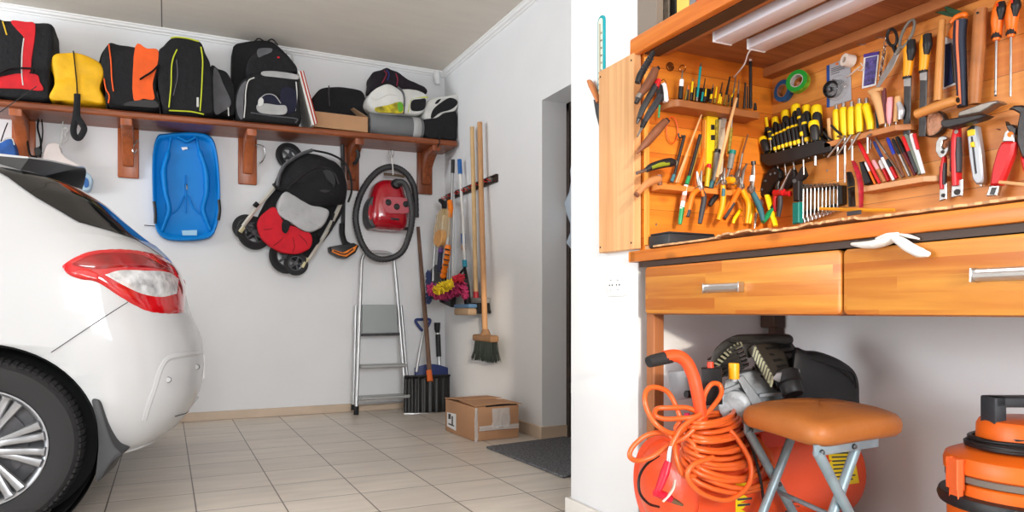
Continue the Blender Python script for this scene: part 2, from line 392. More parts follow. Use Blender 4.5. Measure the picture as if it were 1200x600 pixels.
c1 = G(); c1.lathe([(0.362, 0), (0.362, 0.42)], (CXW, 2*YCAR-YS-0.36, CZW), (0, 1, 0), 48); c1.lathe([(0.36, 0), (0.36, 0.42)], (CXW-2.61, YS-0.06, CZW), (0, 1, 0), 48); c1.lathe([(0.36, 0), (0.36, 0.42)], (CXW-2.61, 2*YCAR-YS-0.36, CZW), (0, 1, 0), 48); cut = c1.build('cut_b', M_black)
boolean(body, cut)
for p in body.data.polygons: p.use_smooth = True
# wheel housings
g = G(); g.lathe([(0.366, 0.006), (0.366, 0.36), (0.05, 0.36), (0.05, 0.352), (0.352, 0.352), (0.352, 0.03)], (CXW, YS, CZW), (0, 1, 0), 64, caps=False); g.build('wheel_housing', M_blackr, car)
# cabin: rear window and tailgate pillar, roof and spoiler
CABIN = [(1.05, -0.028, 0.853, 0.42, -2.86), (1.10, -0.09, 0.838, 0.42, -2.74), (1.16, -0.155, 0.818, 0.42, -2.60), (1.22, -0.215, 0.795, 0.42, -2.46), (1.28, -0.30, 0.765, 0.42, -2.30), (1.34, -0.47, 0.715, 0.42, -2.12), (1.40, -0.62, 0.66, 0.42, -1.90), (1.44, -0.74, 0.60, 0.42, -1.72), (1.46, -0.85, 0.52, 0.40, -1.60), (1.475, -1.0, 0.40, 0.35, -1.5)]
g = G(); g.loft([section(1.05+0.0147*i, CABIN) for i in range(31)]); g.build('cabin', M_car, car, sharp=60)
# rear window wrapping round the corner: bounded on the flank by the pillar edge
PIL = [(1.052, -0.045), (1.068, -0.13), (1.082, -0.185), (1.105, -0.29), (1.14, -0.345), (1.185, -0.418), (1.225, -0.470), (1.262, -0.515), (1.31, -0.60)]
def pil_x(z):
    if z <= PIL[0][0]: return PIL[0][1]
    for a, b in zip(PIL, PIL[1:]):
        if z <= b[0]: return a[1]+(b[1]-a[1])*(z-a[0])/(b[0]-a[0])
    return PIL[-1][1]-(z-PIL[-1][0])*1.2
def glass_f(side):
    def f(i, j):
        z = 1.053+(1.30-1.053)*i
        xr, hw, A = [lerp_tab(CABIN, z, k) for k in (1, 2, 3)]
        xb = min(pil_x(z), xr-0.02); xs = xr-A
        N_ = 40; L_ = []
        x_, y_ = rear_pt(xr, hw, A, 0, 0.006)
        for q in range(N_+1):
            th = PI/2*q/N_; x, y = rear_pt(xr, hw, A, th, 0.006)
            if x < xb: break
            L_.append((x, y))
        if xb < xs: L_.append((xb, YCAR-hw-0.006))
        elif len(L_) < N_+1:
            p = L_[-1]; t = (p[0]-xb)/max(1e-6, p[0]-x); L_.append((xb, p[1]+(y-p[1])*t))
        # resample by length
        d = [0]
        for a, b in zip(L_, L_[1:]): d.append(d[-1]+math.hypot(a[0]-b[0], a[1]-b[1]))
        s_ = j*d[-1]; k = 0
        while k < len(d)-2 and d[k+1] < s_: k += 1
        t = (s_-d[k])/max(1e-9, d[k+1]-d[k]); x = L_[k][0]+(L_[k+1][0]-L_[k][0])*t; y = L_[k][1]+(L_[k+1][1]-L_[k][1])*t
        return Vector((x, y if side < 0 else 2*YCAR-y, z))
    return f
g = G(); g.grid(glass_f(-1), 24, 36); g.grid(glass_f(1), 24, 36); g.build('rear_window', M_glass, car, sharp=80)
# spoiler: thin white plate above the window, dark underside
SPE = [(atY(33, 185.5, 3.18), 0.52), (atY(55, 188.5, 3.32), 0.54), (atY(75, 192.5, 3.50), 0.56), (atY(90, 196, 3.68), 0.58), (atY(100, 198, YCAR), 0.58)]
SPE = [(p, d) for p, d in SPE]+[(Vector((p.x, 2*YCAR-p.y, p.z)), d) for p, d in SPE[-2::-1]]
spe = smoothpath([p for p, d in SPE], 4); sdd = [SPE[min(i//4, len(SPE)-1)][1] for i in range(len(spe))]
def roofz(p): return 1.285+0.205*math.sqrt(max(0.0, 1-((p.y-YCAR)/0.745)**2))
g = G(); g.loft([[p, p+Vector((0, 0, 0.006)), Vector((p.x-d, p.y+(YCAR-p.y)*0.02, p.z+0.028)), Vector((p.x-d, p.y+(YCAR-p.y)*0.02, p.z-0.02))] for p, d in zip(spe, sdd)])
g.build('spoiler', M_car, car, sharp=35)
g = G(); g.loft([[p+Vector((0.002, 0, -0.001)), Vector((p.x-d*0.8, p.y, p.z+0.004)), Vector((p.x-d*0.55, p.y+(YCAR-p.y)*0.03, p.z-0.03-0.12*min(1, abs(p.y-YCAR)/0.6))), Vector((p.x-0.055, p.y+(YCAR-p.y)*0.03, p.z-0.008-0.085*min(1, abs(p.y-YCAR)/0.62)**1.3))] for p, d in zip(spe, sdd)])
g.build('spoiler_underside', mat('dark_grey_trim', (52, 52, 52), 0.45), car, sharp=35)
# side windows (near and far)
for s_ in (-1, 1):
    g = G()
    def sw(i, j):
        z = 1.075+(1.40-1.075)*i; x0 = -0.78-0.25*i; x1 = lerp_tab(CABIN, z, 4)+0.48
        hw = lerp_tab(CABIN, z, 2)+0.005; x = x0+(x1-x0)*j
        return Vector((x, YCAR+s_*hw, z))
    g.grid(sw, 8, 30); g.build('side_window', M_glass, car)
# taillight patch following the corner of the body
def surf(x, z, off=0.0):
    xr, hw, A = [lerp_tab(CPROF, z, k) for k in (1, 2, 3)]
    if x <= xr-A: return Vector((x, YCAR-hw-off, z))
    t = min(1.0, (x-(xr-A))/A); s_ = (1-t**NE)**(1/NE)
    return Vector((x+off*t**3, YCAR-hw*s_-off*(1-t**6), z))
def to_xz(u, v):
    """pixel on the car's flank -> x, z on the body surface"""
    Y = YS
    for _ in range(12):
        p = atY(u, v, Y); xr, hw, A = [lerp_tab(CPROF, p.z, k) for k in (1, 2, 3)]
        t = max(0.0, min(0.985, (p.x-(xr-A))/A)); Y = 0.5*Y+0.5*(YCAR-hw*(1-t**NE)**(1/NE))
    return p.x, p.z
def patch(name, top, bot, off, m, n=40, k=14, edge=0.004):
    """top and bottom outlines in pixels with common ends"""
    T = [to_xz(*p) for p in top]; B = [to_xz(*p) for p in bot]
    def samp(L_, t):
        d = [0]
        for a, b in zip(L_, L_[1:]): d.append(d[-1]+math.hypot(a[0]-b[0], a[1]-b[1]))
        s_ = t*d[-1]; q = 0
        while q < len(d)-2 and d[q+1] < s_: q += 1
        w = (s_-d[q])/max(1e-9, d[q+1]-d[q]); return L_[q][0]+(L_[q+1][0]-L_[q][0])*w, L_[q][1]+(L_[q+1][1]-L_[q][1])*w
    g = G()
    def f(i, j):
        a = samp(T, i); b = samp(B, i); x = a[0]+(b[0]-a[0])*j; z = a[1]+(b[1]-a[1])*j
        e = min(1.0, min(j, 1-j)*8, min(i, 1-i)*14); o = -edge+(off+edge)*e**0.4
        return surf(x, z, o)
    g.grid(f, n, k); return g.build(name, m, car, sharp=80)
tl_top = sp2([(72, 312), (84, 303), (105, 294), (135, 291), (165, 293), (190, 299), (208, 309), (217, 322), (219, 332)], 5, False)
tl_bot = sp2([(72, 312), (80, 322), (95, 328), (113, 331), (130, 342), (150, 355), (172, 366), (195, 369), (217, 368)], 5, False)
tl = patch('taillight', tl_top, tl_bot, 0.010, M_red)
def patch_sub(name, top, bot, off, m):
    o = patch(name, top, bot, off, m, 24, 8, -off+0.003); w = WL[o.name]; o.parent = tl; WL[o.name] = w; return o
patch_sub('clear_lens', sp2([(123, 322), (140, 317), (165, 317), (195, 319), (207, 327)], 4, False), sp2([(123, 322), (140, 332), (165, 344), (188, 348), (205, 344)], 4, False), 0.0135, M_clear)
patch_sub('reflector', sp2([(85, 318), (100, 315), (116, 321)], 4, False), sp2([(85, 318), (98, 325), (116, 329)], 4, False), 0.0125, mat('bright_red_lens', (214, 24, 26), 0.15, coat=1.0, var=0.4, vsc=40))
patch_sub('upper_lens', sp2([(84, 309), (105, 299), (135, 296), (165, 299), (196, 314)], 4, False), sp2([(84, 311), (110, 316), (140, 314), (170, 314), (198, 317)], 4, False), 0.0125, M_redd)
# panel gap lines
def gap(pts, r=0.0016):
    P = [surf(*to_xz(*p), 0.0012) for p in smoothpath([(a, b, 0) for a, b in pts], 6) for p in [(p.x, p.y)]]
    g = G(); g.tube(P, r, 6); return g.build('panel_gap', mat('panel_gap_shadow', (60, 60, 62), 0.8), car)
gap([(60, 413), (90, 393), (120, 373), (150, 354)])
gap([(147, 274), (165, 284), (185, 297), (200, 309)])
gap([(205, 488), (219, 484), (230, 478)])
# bumper: raised lower moulding line with two parking sensors
def ridge(pts, r, name, m):
    P = [surf(*to_xz(p.x, p.y), -r*0.72) for p in smoothpath([(a, b, 0) for a, b in pts], 6)]
    g = G(); g.tube(P, r, 8); return g.build(name, m, car)
ridge([(168, 492), (172, 478), (180, 455), (188, 431), (197, 420), (215, 416), (238, 413)], 0.015, 'bumper_crease', M_car)
ridge([(145, 530), (170, 522), (200, 508), (222, 491), (237, 474)], 0.006, 'bumper_lip', M_car)
for (u, v) in ((197, 445), (230, 430)):
    x, z = to_xz(u, v); p = surf(x, z, 0.0); q = surf(x, z, 0.01); n_ = (q-p)
    n_ = n_.normalized() if n_.length > 1e-6 else Vector((0, -1, 0))
    g = G(); g.lathe([(0.0105, -0.002), (0.0105, 0.0015), (0.009, 0.003), (0.002, 0.003)], p, n_, 18)
    b_ = g.build('parking_sensor', M_car, car)
    g = G(); g.ring([p+n_*0.002+Vector((0.0115*math.cos(t*PI/9), 0, 0.0115*math.sin(t*PI/9))) for t in range(18)], [p+n_*0.002+Vector((0.0095*math.cos(t*PI/9), 0, 0.0095*math.sin(t*PI/9))) for t in range(18)], n_*0.001); g.build('sensor_ring', M_black, b_)
# mud flap
mf = [(107, 469), (113, 468), (118, 472), (123, 490), (130, 512), (136, 524), (143, 532), (134, 540), (127, 548), (121, 558), (116, 563), (111, 563), (113, 545), (115, 520), (113, 495), (109, 480)]
P = [atY(u, v, YS-0.004) for u, v in sp2(mf, 3)]
g = G(); g.prism(P, (0.03, 0.20, 0), 0.006, 2); g.build('mud_flap', mat('mud_flap_plastic', (52, 54, 57), 0.5), car)
# wheels
def wheel(cx, cy, sgn, detail=True):
    o_ = Vector((cx, cy, CZW)); ax = Vector((0, sgn, 0))
    def V(r, a, d): return o_+Vector((r*math.cos(a), 0, r*math.sin(a)))+ax*d
    g = G(); w = 0.10
    prof = [(0.2015, 0.012), (0.209, 0.002), (0.235, -0.003), (0.262, -0.007), (0.282, -0.003), (0.291, 0.006), (0.299, 0.018), (0.304, 0.035), (RT, 0.06), (RT, 0.14), (0.300, 0.185), (0.285, 0.205), (0.24, 0.21), (0.2015, 0.20)]
    g.lathe([(r, h) for r, h in prof], o_, ax, 96, caps=False)
    nb = 84 if detail else 40
    for i in range(nb):                           # tread blocks on the shoulder
        a0, a1 = 2*PI*(i+0.08)/nb, 2*PI*(i+0.80)/nb
        for (r0, h0, r1, h1) in ((0.2965, 0.010, 0.3075, 0.045), (0.3055, 0.052, 0.3085, 0.10)):
            q = [V(r0, a0, h0), V(r0, a1, h0), V(r1, a1, h1), V(r1, a0, h1)]
            rd = [(p-o_-ax*((p-o_).dot(ax))).normalized()*0.0045-ax*0.002 for p in q]
            g.loft([[p+d for p, d in zip(q, rd)], [p-d for p, d in zip(q, rd)]])
    ty = g.build('tyre', M_tyre, car, sharp=30)
    g = G(); g.lathe([(0.196, 0.19), (0.182, 0.16), (0.180, 0.05), (0.185, 0.022), (0.191, 0.012), (0.198, 0.006), (0.203, 0.006), (0.203, 0.016)], o_, ax, 80, caps=False)
    for k in range(5):
        a = 2*PI*k/5+0.02; e = Vector((math.cos(a), 0, math.sin(a))); f_ = Vector((-math.sin(a), 0, math.cos(a)))
        for s_ in (-1, 1):
            pts = [o_+e*r_+f_*s_*w_+ax*d_ for r_, w_, d_ in ((0.035, 0.010, 0.010), (0.08, 0.0165, 0.016), (0.14, 0.021, 0.014), (0.191, 0.028, 0.012))]
            g.tube(smoothpath(pts, 5), [0.013]*5+[0.0135]*5+[0.0145]*5+[0.019], 8, flat=0.75, up=ax)
        for s_ in (-1, 1):
            a2 = a+s_*0.36; e2 = Vector((math.cos(a2), 0, math.sin(a2)))
            pts = [o_+e2*r_+f_*0+ax*d_ for r_, d_ in ((0.04, 0.018), (0.12, 0.020), (0.191, 0.014))]
            g.tube(pts, [0.012, 0.013, 0.018], 8, flat=0.75, up=ax)
    g.lathe([(0.0, 0.02), (0.052, 0.014), (0.060, 0.03), (0.06, 0.08)], o_, ax, 32)
    rm = g.build('alloy_rim', M_rim, car, sharp=35)
    g = G(); g.lathe([(0.0, 0.008), (0.026, 0.009), (0.03, 0.014), (0.03, 0.03)], o_, ax, 28); g.build('hub_cap', M_white, rm)
    if detail:
        g = G(); g.lathe([(0.05, 0.075), (0.135, 0.075), (0.135, 0.09), (0.05, 0.09)], o_, ax, 48, caps=False); g.lathe([(0.0, 0.10), (0.179, 0.10), (0.179, 0.12), (0.0, 0.12)], o_, ax, 40); g.build('brake_disc', M_steeld, car)
wheel(CXW, YS+0.012, 1); wheel(CXW-2.61, YS+0.012, 1, False); wheel(CXW, 2*YCAR-YS-0.012, -1, False); wheel(CXW-2.61, 2*YCAR-YS-0.012, -1, False)
# whip aerial on the roof (its tip reaches up in front of the shelf)
g = G(); p0 = atY(-38, 158, YCAR); p1 = atY(43, 101, YCAR); g.tube([p0, p1], [0.0032, 0.0018], 6); g.tube([Vector((p0.x-0.03, p0.y, 1.475)), p0-(p1-p0).normalized()*0.0], [0.014, 0.005], 8)
g.build('aerial', M_black, car)
# exhaust side, rear bumper valance and number plate recess on the unseen tail
g = G(); g.box(0.146, 0.1615, YCAR-0.22, YCAR+0.22, 0.46, 0.57, 0.003, 1); g.build('number_plate', M_white, car)

# ================================================================== BACK WALL: shelf and what stands on it
M_redwood = wood('red_stained_pine', (176, 96, 50), (118, 58, 28), 0, 0.30, 2, rough=0.35, grain=1.0, knots=0.7)
M_redwoodz = wood('red_stained_pine_upright', (170, 90, 48), (112, 54, 26), 2, 0.5, 0, rough=0.35, grain=1.0)
def shz(x): return 2.062+0.019*x
shelf = thing('wall_shelf', 'long red-stained wooden wall shelf on brackets along the back wall', 'shelf', (0.55, YB, 2.0))
SX0, SX1, SY0 = -2.2, 2.03, 5.165
g = G(); rings = []
for x in (SX0, SX1):
    z = shz(x); rings.append([Vector((x, SY0+0.012, z)), Vector((x, SY0, z-0.012)), Vector((x, SY0, z-0.035)), Vector((x, SY0+0.01, z-0.044)), Vector((x, YB-0.001, z-0.044)), Vector((x, YB-0.001, z))])
g.loft(rings); g.build('shelf_board', M_redwood, shelf, sharp=25)
def bracket(x):
    zt = shz(x)-0.044; w = 0.064
    g = G(); g.box(x-w, x+w, YB-0.03, YB-0.001, zt-0.335, zt, 0.008, 2); b_ = g.build('wall_plate', M_redwoodz, shelf)
    pr = [(0.03, -0.25), (0.055, -0.26), (0.075, -0.21), (0.105, -0.15), (0.15, -0.10), (0.22, -0.055), (0.30, -0.04), (0.31, 0.0), (0.03, 0.0)]
    g = G(); g.prism([Vector((x-0.034, YB-a, zt+b)) for a, b in sp2(pr[:7], 3, False)+pr[7:]], (0.068, 0, 0), 0.006, 2); g.build('brace', M_redwoodz, shelf)
for u in (28, 150.5, 290, 411, 497.5): bracket(atY(u, 180, YB-0.015).x)
SC = PLANES['S'][1]
def puff(g, outline, c0, c1, pl='S', n=4, prof=None, rough=0.004, seed=1, tops=1.0):
    """soft filled body: outline in pixels, from stand-off c0 (back) to c1 (front)"""
    o = sp2(outline, n); cu = sum(p[0] for p in o)/len(o); cv = sum(p[1] for p in o)/len(o); d = c1-c0
    for_ = prof or [(0, 0.88), (0.04, 0.96), (0.14, 1.0), (0.84, 1.0), (0.94, 0.985), (0.985, 0.955), (1.0, 0.91), (1.006, 0.72), (1.010, 0.48), (1.010, 0.22), (1.010, 0.04)]
    rings = []
    for t, s_ in for_:
        ring = []
        for p in o:
            u, v = cu+(p[0]-cu)*s_, cv+(p[1]-cv)*s_
            a = at(pl, u, v, c1); ring.append(a-nrm(pl)*(d*(1-t)))
        rings.append(ring)
    g.loft(rings)
    if rough: g.jitter(rough, 14, seed)
    return g
def panel(name, outline, c, m, parent, th=0.008, pl='S', n=4, jit=0.0, closed=True):
    g = G(); slab(g, pl, sp2(outline, n) if n else outline, c-th, c+0.008, 0.002, 1)
    if jit: g.jitter(jit, 14, 3)
    return g.build(name, m, parent)
def line(name, pts, r, c, m, parent, pl='S', n=5, flat=1.0, seg=6):
    g = G(); P = [(p.x, p.y) for p in smoothpath([(a, b, 0) for a, b in pts], n)] if n else pts
    rod(g, pl, P, r, seg, c, flat); return g.build(name, m, parent)
F_red = mat('red_nylon', (204, 22, 34), 0.7, var=0.2, vsc=12, bump=0.3, bsc=25)
F_yel = mat('yellow_nylon', (232, 176, 10), 0.6, var=0.18, vsc=10, bump=0.4, bsc=16)
F_org = mat('orange_nylon', (238, 92, 22), 0.65, var=0.12, vsc=12, bump=0.3, bsc=20)
F_gry = mat('grey_nylon', (92, 92, 96), 0.8, var=0.2, vsc=14, bump=0.3, bsc=30)
F_lgr = mat('light_grey_nylon', (168, 168, 168), 0.75, var=0.15, vsc=14, bump=0.3, bsc=30)
F_wht = mat('white_fabric', (214, 214, 210), 0.8, var=0.12, vsc=10, bump=0.35, bsc=25)
F_nav = mat('navy_fabric', (24, 26, 48), 0.85, var=0.2, vsc=20)
F_lime = mat('lime_piping', (196, 206, 40), 0.6)
F_wpip = mat('pale_piping', (206, 206, 202), 0.6)
CF = 0.02
def seat_base(o): return o
def bagroot(name, label, u, v, group=None):
    p = at('S', u, v, -0.12); return thing(name, label, 'bag', (p.x, p.y, shz(p.x)), group)
GB = 'bags along the wall shelf'
# 1 red and black duffel
t = bagroot('duffel_bag', 'red and black sports duffel at the left end of the wall shelf', 28, 116, GB)
g = G(); puff(g, [(-6, 24), (3, 22.5), (38, 25), (60, 27), (62.5, 40), (62, 62), (58, 85), (57, 112), (54, 116.5), (25, 115.5), (0, 113.5), (-12, 112)], -0.30, CF); g.build('bag_body', M_blackf, t)
panel('red_panel', [(13, 24.5), (30, 25.5), (41, 28), (40, 50), (37, 70), (35, 85), (25, 86), (25.5, 62), (28, 45), (21, 36)], CF, F_red, t, jit=0.002)
panel('red_panel', [(-6, 92), (10, 88), (24, 86), (43, 87), (47, 96), (50, 106), (25, 104), (-6, 102)], CF, F_red, t, jit=0.002)
line('piping', [(28, 45), (26, 62), (25.5, 85), (27, 100)], 0.7, CF+0.008, F_wpip, t)
line('piping', [(3, 25), (5, 31), (8, 41)], 0.8, CF+0.004, mat('yellow_piping', (226, 186, 30), 0.6), t)
line('handle', [(-6, 90), (8, 82), (18, 80), (32, 80), (40, 81), (38, 86)], 2.6, CF+0.022, M_blackf, t, flat=0.35)
# 2 yellow bag
t = bagroot('drawstring_bag', 'crumpled yellow bag with a dangling black strap on the wall shelf', 90, 117, GB)
g = G(); puff(g, [(61, 62), (72, 60), (86, 61.5), (105, 65), (119, 76), (121, 90), (118, 104), (122, 120.5), (104, 119.5), (90, 119), (74, 117.5), (58, 116), (60, 104), (63, 92), (58.5, 78)], -0.28, CF, rough=0.014, seed=8); g.build('bag_body', F_yel, t)
line('zip', [(86, 60), (88, 78), (90, 98), (90.5, 112)], 1.9, CF+0.006, M_black, t, flat=0.4)
g = G(); P = smoothpath([at('S', u, v, c) for u, v, c in [(90.5, 110, 0.032), (90.5, 117, 0.045), (90, 126, 0.055), (88.5, 138, 0.055), (86, 152, 0.05), (88, 160, 0.05), (93, 161.5, 0.05), (98.5, 152, 0.055), (96, 145, 0.06), (91, 137, 0.062), (90, 128, 0.062)]], 5)
g.tube(P, 0.018, 8, flat=0.22, up=Vector((0, -1, 0.02))); g.build('hanging_strap', M_blackf, t)
# 3 orange and black bag
t = bagroot('sports_bag', 'black and orange sports bag between the yellow bag and the lime-piped backpack', 152, 122, GB)
g = G(); puff(g, [(127, 49.5), (140, 51.5), (160, 54), (184, 57.5), (187, 66), (187, 80), (183, 100), (186.5, 120), (184, 128), (160, 126.5), (138, 124.5), (125, 120), (122, 98), (119, 84), (118, 68)], -0.28, CF); g.build('bag_body', M_blackf, t)
panel('orange_panel', [(158.5, 54.5), (172, 56.5), (185, 58.5), (184.5, 76), (179, 98), (181, 116), (168, 115.5), (156, 115)], CF, F_org, t, jit=0.002)
panel('mesh_pocket', [(150, 119), (165, 117), (182, 118), (185, 126), (160, 125), (145, 123.5)], CF, mat('shiny_black_mesh', (30, 30, 32), 0.35), t)
line('piping', [(127.5, 52), (130, 72), (131, 92), (133, 107)], 0.8, CF+0.006, F_org, t)
line('piping', [(122, 92), (124, 104), (128, 112), (127, 121)], 0.8, CF+0.002, F_org, t)
line('strap', [(164, 93), (170, 89), (178, 84), (186, 76)], 2.6, CF+0.02, M_blackf, t, flat=0.35)
line('strap', [(125, 56), (119, 66), (116.5, 80), (120, 86)], 2.0, CF-0.03, M_blackf, t, flat=0.5)
# 4 black backpack with lime piping
t = bagroot('backpack', 'black backpack with lime green piping on the wall shelf', 218, 130, GB)
g = G(); puff(g, [(198, 45), (207, 42.5), (222, 44), (235, 48), (241, 60), (247, 76), (250, 98), (250.5, 128), (247, 134), (225, 134), (200, 131), (191, 128), (187, 112), (184, 85), (185, 60), (191, 52)], -0.28, CF+0.01); g.build('bag_body', M_blackf, t)
for pts in ([(207.5, 58), (203, 68), (201, 80), (200.5, 100), (198, 126)], [(235.5, 55), (237.5, 70), (237, 90), (236, 110), (234.5, 130)], [(198, 129.5), (210, 130), (225, 131), (239, 134)], [(200, 44.5), (207, 43.5), (220, 45), (233, 48.5)]):
    line('piping', pts, 0.8, CF+0.016, F_lime, t)
line('side_pocket_seam', [(207, 70), (208, 90), (203, 112)], 0.6, CF+0.014, F_gry, t)
panel('buckle', [(230.5, 114), (233, 114), (233, 125), (230.5, 125)], CF+0.014, F_wpip, t, n=0)
# grey and black rucksack leaning behind it
t = bagroot('rucksack', 'small grey and black rucksack leaning behind the lime-piped backpack', 262, 132, GB)
g = G(); puff(g, [(246, 78), (256, 80), (266, 84), (273, 96), (276, 110), (275, 134), (262, 133), (246, 131)], -0.29, -0.03); g.build('bag_body', M_blackf, t)
panel('grey_panel', [(250, 82), (256, 84), (262, 99), (270, 116), (270, 124), (262, 130), (251, 131)], -0.03, F_gry, t, jit=0.001)
line('piping', [(267.5, 126), (268, 136)], 0.8, -0.02, F_wpip, t)
# 5 large black backpack behind, daypack in front
t = bagroot('backpack', 'tall black hiking backpack standing behind the daypack with a light grey band', 310, 138, GB)
g = G(); puff(g, [(274, 54), (286, 49), (300, 46.5), (312, 47), (322, 50), (333, 60), (343, 70), (349, 82), (350, 100), (350, 140), (320, 138), (280, 136), (272, 112), (272, 80)], -0.30, -0.14); g.build('bag_body', M_blackf, t)
g = G(); puff(g, [(291, 70), (300, 62), (316, 58), (330, 60), (342, 70), (349, 80), (346, 85), (320, 84), (296, 88), (290, 84)], -0.145, 0.02); g.build('lid_pocket', M_blackf, t)
panel('grey_panel', [(302, 58), (310, 56), (319, 57), (318, 61), (311, 64), (303, 67)], 0.018, F_gry, t, jit=0.001)
panel('red_tag', [(325, 66), (328, 66), (328, 68), (325, 68)], 0.02, F_red, t, n=0)
line('top_loop', [(298, 49), (303, 45), (309, 48)], 0.8, -0.1, M_blackf, t); line('top_loop', [(313, 49), (319, 46), (326, 53)], 0.8, -0.1, M_blackf, t)
line('strap', [(335, 62), (341, 64), (343, 72)], 1.2, 0.0, F_lgr, t)
t = bagroot('daypack', 'round black daypack with a light grey top band and grey pocket', 318, 141, GB)
g = G(); puff(g, [(284, 94), (294, 88), (306, 85), (325, 84), (347, 86.5), (350, 98), (351, 120), (353, 143.5), (330, 143.5), (300, 140.5), (282, 139), (277, 124), (278, 106)], -0.13, 0.06); g.build('bag_body', M_blackf, t)
panel('grey_band', [(308, 83.5), (325, 83.5), (348, 87.5), (348, 93), (325, 90.5), (308, 88.5)], 0.055, F_lgr, t, jit=0.001)
panel('navy_pocket', [(303, 116), (308, 111), (318, 110.5), (326, 114), (330, 122), (330, 130), (304, 128)], 0.064, F_nav, t)
panel('navy_pocket', [(330, 104), (346, 106), (346, 130), (330, 130)], 0.06, F_nav, t)
panel('grey_pocket', [(301, 123), (310, 121), (324, 123), (335, 124), (335, 133), (318, 134), (304, 131)], 0.075, F_lgr, t, jit=0.002)
panel('white_flap', [(303, 117), (306, 114), (309, 117), (308, 123), (303, 124)], 0.08, F_wpip, t, n=2)
panel('grey_side', [(279, 108), (284, 98), (289, 95), (286, 110), (285, 138), (280, 136), (277, 122)], 0.055, F_gry, t, jit=0.001)
line('piping', [(298, 91), (291, 95), (288, 108), (287.5, 122), (286, 138)], 0.7, 0.066, F_wpip, t); line('piping', [(304, 116), (312, 110.5), (322, 112), (329, 121)], 0.6, 0.075, F_lgr, t)
line('piping', [(347, 96), (348, 112), (346, 130)], 0.7, 0.062, F_wpip, t)
line('base_piping', [(294, 132), (320, 136), (347, 139), (346.5, 144)], 0.7, 0.064, F_gry, t)
# 6 flat boxed games leaning on edge
M_whb = mat('white_card', (222, 220, 214), 0.6); M_rdb = mat('red_card', (190, 48, 36), 0.6)
g0 = at('S', 360, 145, -0.1)
t = thing('board_game', 'thin white boards with red edges leaning against the daypack', 'board', (g0.x, g0.y, shz(g0.x)))
def quadslab(name, q, c0, c1, m): g = G(); slab(g, 'S', q, c0, c1, 0.0015, 1); g.build(name, m, t)
quadslab('cover', [(349.5, 84), (351.5, 83.2), (368.5, 146.5), (366, 146.2)], -0.28, 0.05, M_whb)
quadslab('edge', [(351.6, 83.2), (353.2, 82.8), (369.8, 145.6), (368.6, 146.4)], -0.28, 0.045, M_rdb)
quadslab('cover', [(353.3, 82.8), (354.8, 82.5), (371.2, 144.8), (369.9, 145.6)], -0.28, 0.048, M_whb)
quadslab('edge', [(354.9, 82.6), (356, 82.6), (372.4, 143.8), (371.3, 144.7)], -0.28, 0.042, M_rdb)
# 7 black holdall, open cardboard box in front
t = bagroot('holdall', 'plain black holdall with a grey strap behind the open cardboard box', 398, 140, GB)
g = G(); puff(g, [(367, 118), (371, 108), (380, 102.5), (398, 101.5), (416, 104), (426, 108), (430, 122), (432, 150), (400, 149), (368, 146)], -0.30, -0.14); g.build('bag_body', M_blackf, t)
line('grey_strap', [(385.5, 100.5), (385.5, 112), (386, 124)], 2.0, -0.13, F_gry, t, flat=0.3)
M_card = mat('brown_cardboard', (178, 136, 100), 0.85, var=0.08, vsc=6)
M_cardl = mat('pale_cardboard', (192, 154, 118), 0.85, var=0.06, vsc=6)
p = at('S', 400, 150, -0.06); t = thing('cardboard_box', 'shallow open brown cardboard box on the wall shelf', 'box', (p.x, p.y, shz(p.x)))
xl = at('S', 367.5, 147, 0.02).x; xr = at('S', 432, 152, 0.02).x; zb = shz((xl+xr)/2)+0.004; zt = zb+0.115
g = G(); y0, y1 = 5.185, 5.345; tk = 0.005
g.box(xl, xr, y0, y0+tk, zb, zt); g.box(xl, xr, y1-tk, y1, zb, zt); g.box(xl, xl+tk, y0, y1, zb, zt); g.box(xr-tk, xr, y0, y1, zb, zt); g.box(xl, xr, y0, y1, zb, zb+tk); g.build('box_body', M_card, t, smooth=False)
g = G(); g.prism([Vector((xl+0.01, y1, zt)), Vector((xr-0.03, y1, zt)), Vector((xr-0.07, y1+0.02, zt+0.065)), Vector((xl+0.01, y1+0.02, zt+0.05))], (0, 0.005, 0)); g.build('flap', M_cardl, t, smooth=False)
g = G(); g.prism([Vector((xr, y0+0.005, zt)), Vector((xr, y1-0.01, zt)), Vector((xr-0.10, y1-0.01, zt+0.085)), Vector((xr-0.10, y0+0.06, zt+0.075))], (0.005, 0, 0)); g.build('flap', M_cardl, t, smooth=False)
g = G(); g.prism([Vector((xl, y0, zt)), Vector((xl, y1, zt)), Vector((xl+0.02, y1, zt+0.05)), Vector((xl+0.005, y0+0.04, zt+0.04))], (-0.005, 0, 0)); g.build('flap', M_card, t, smooth=False)
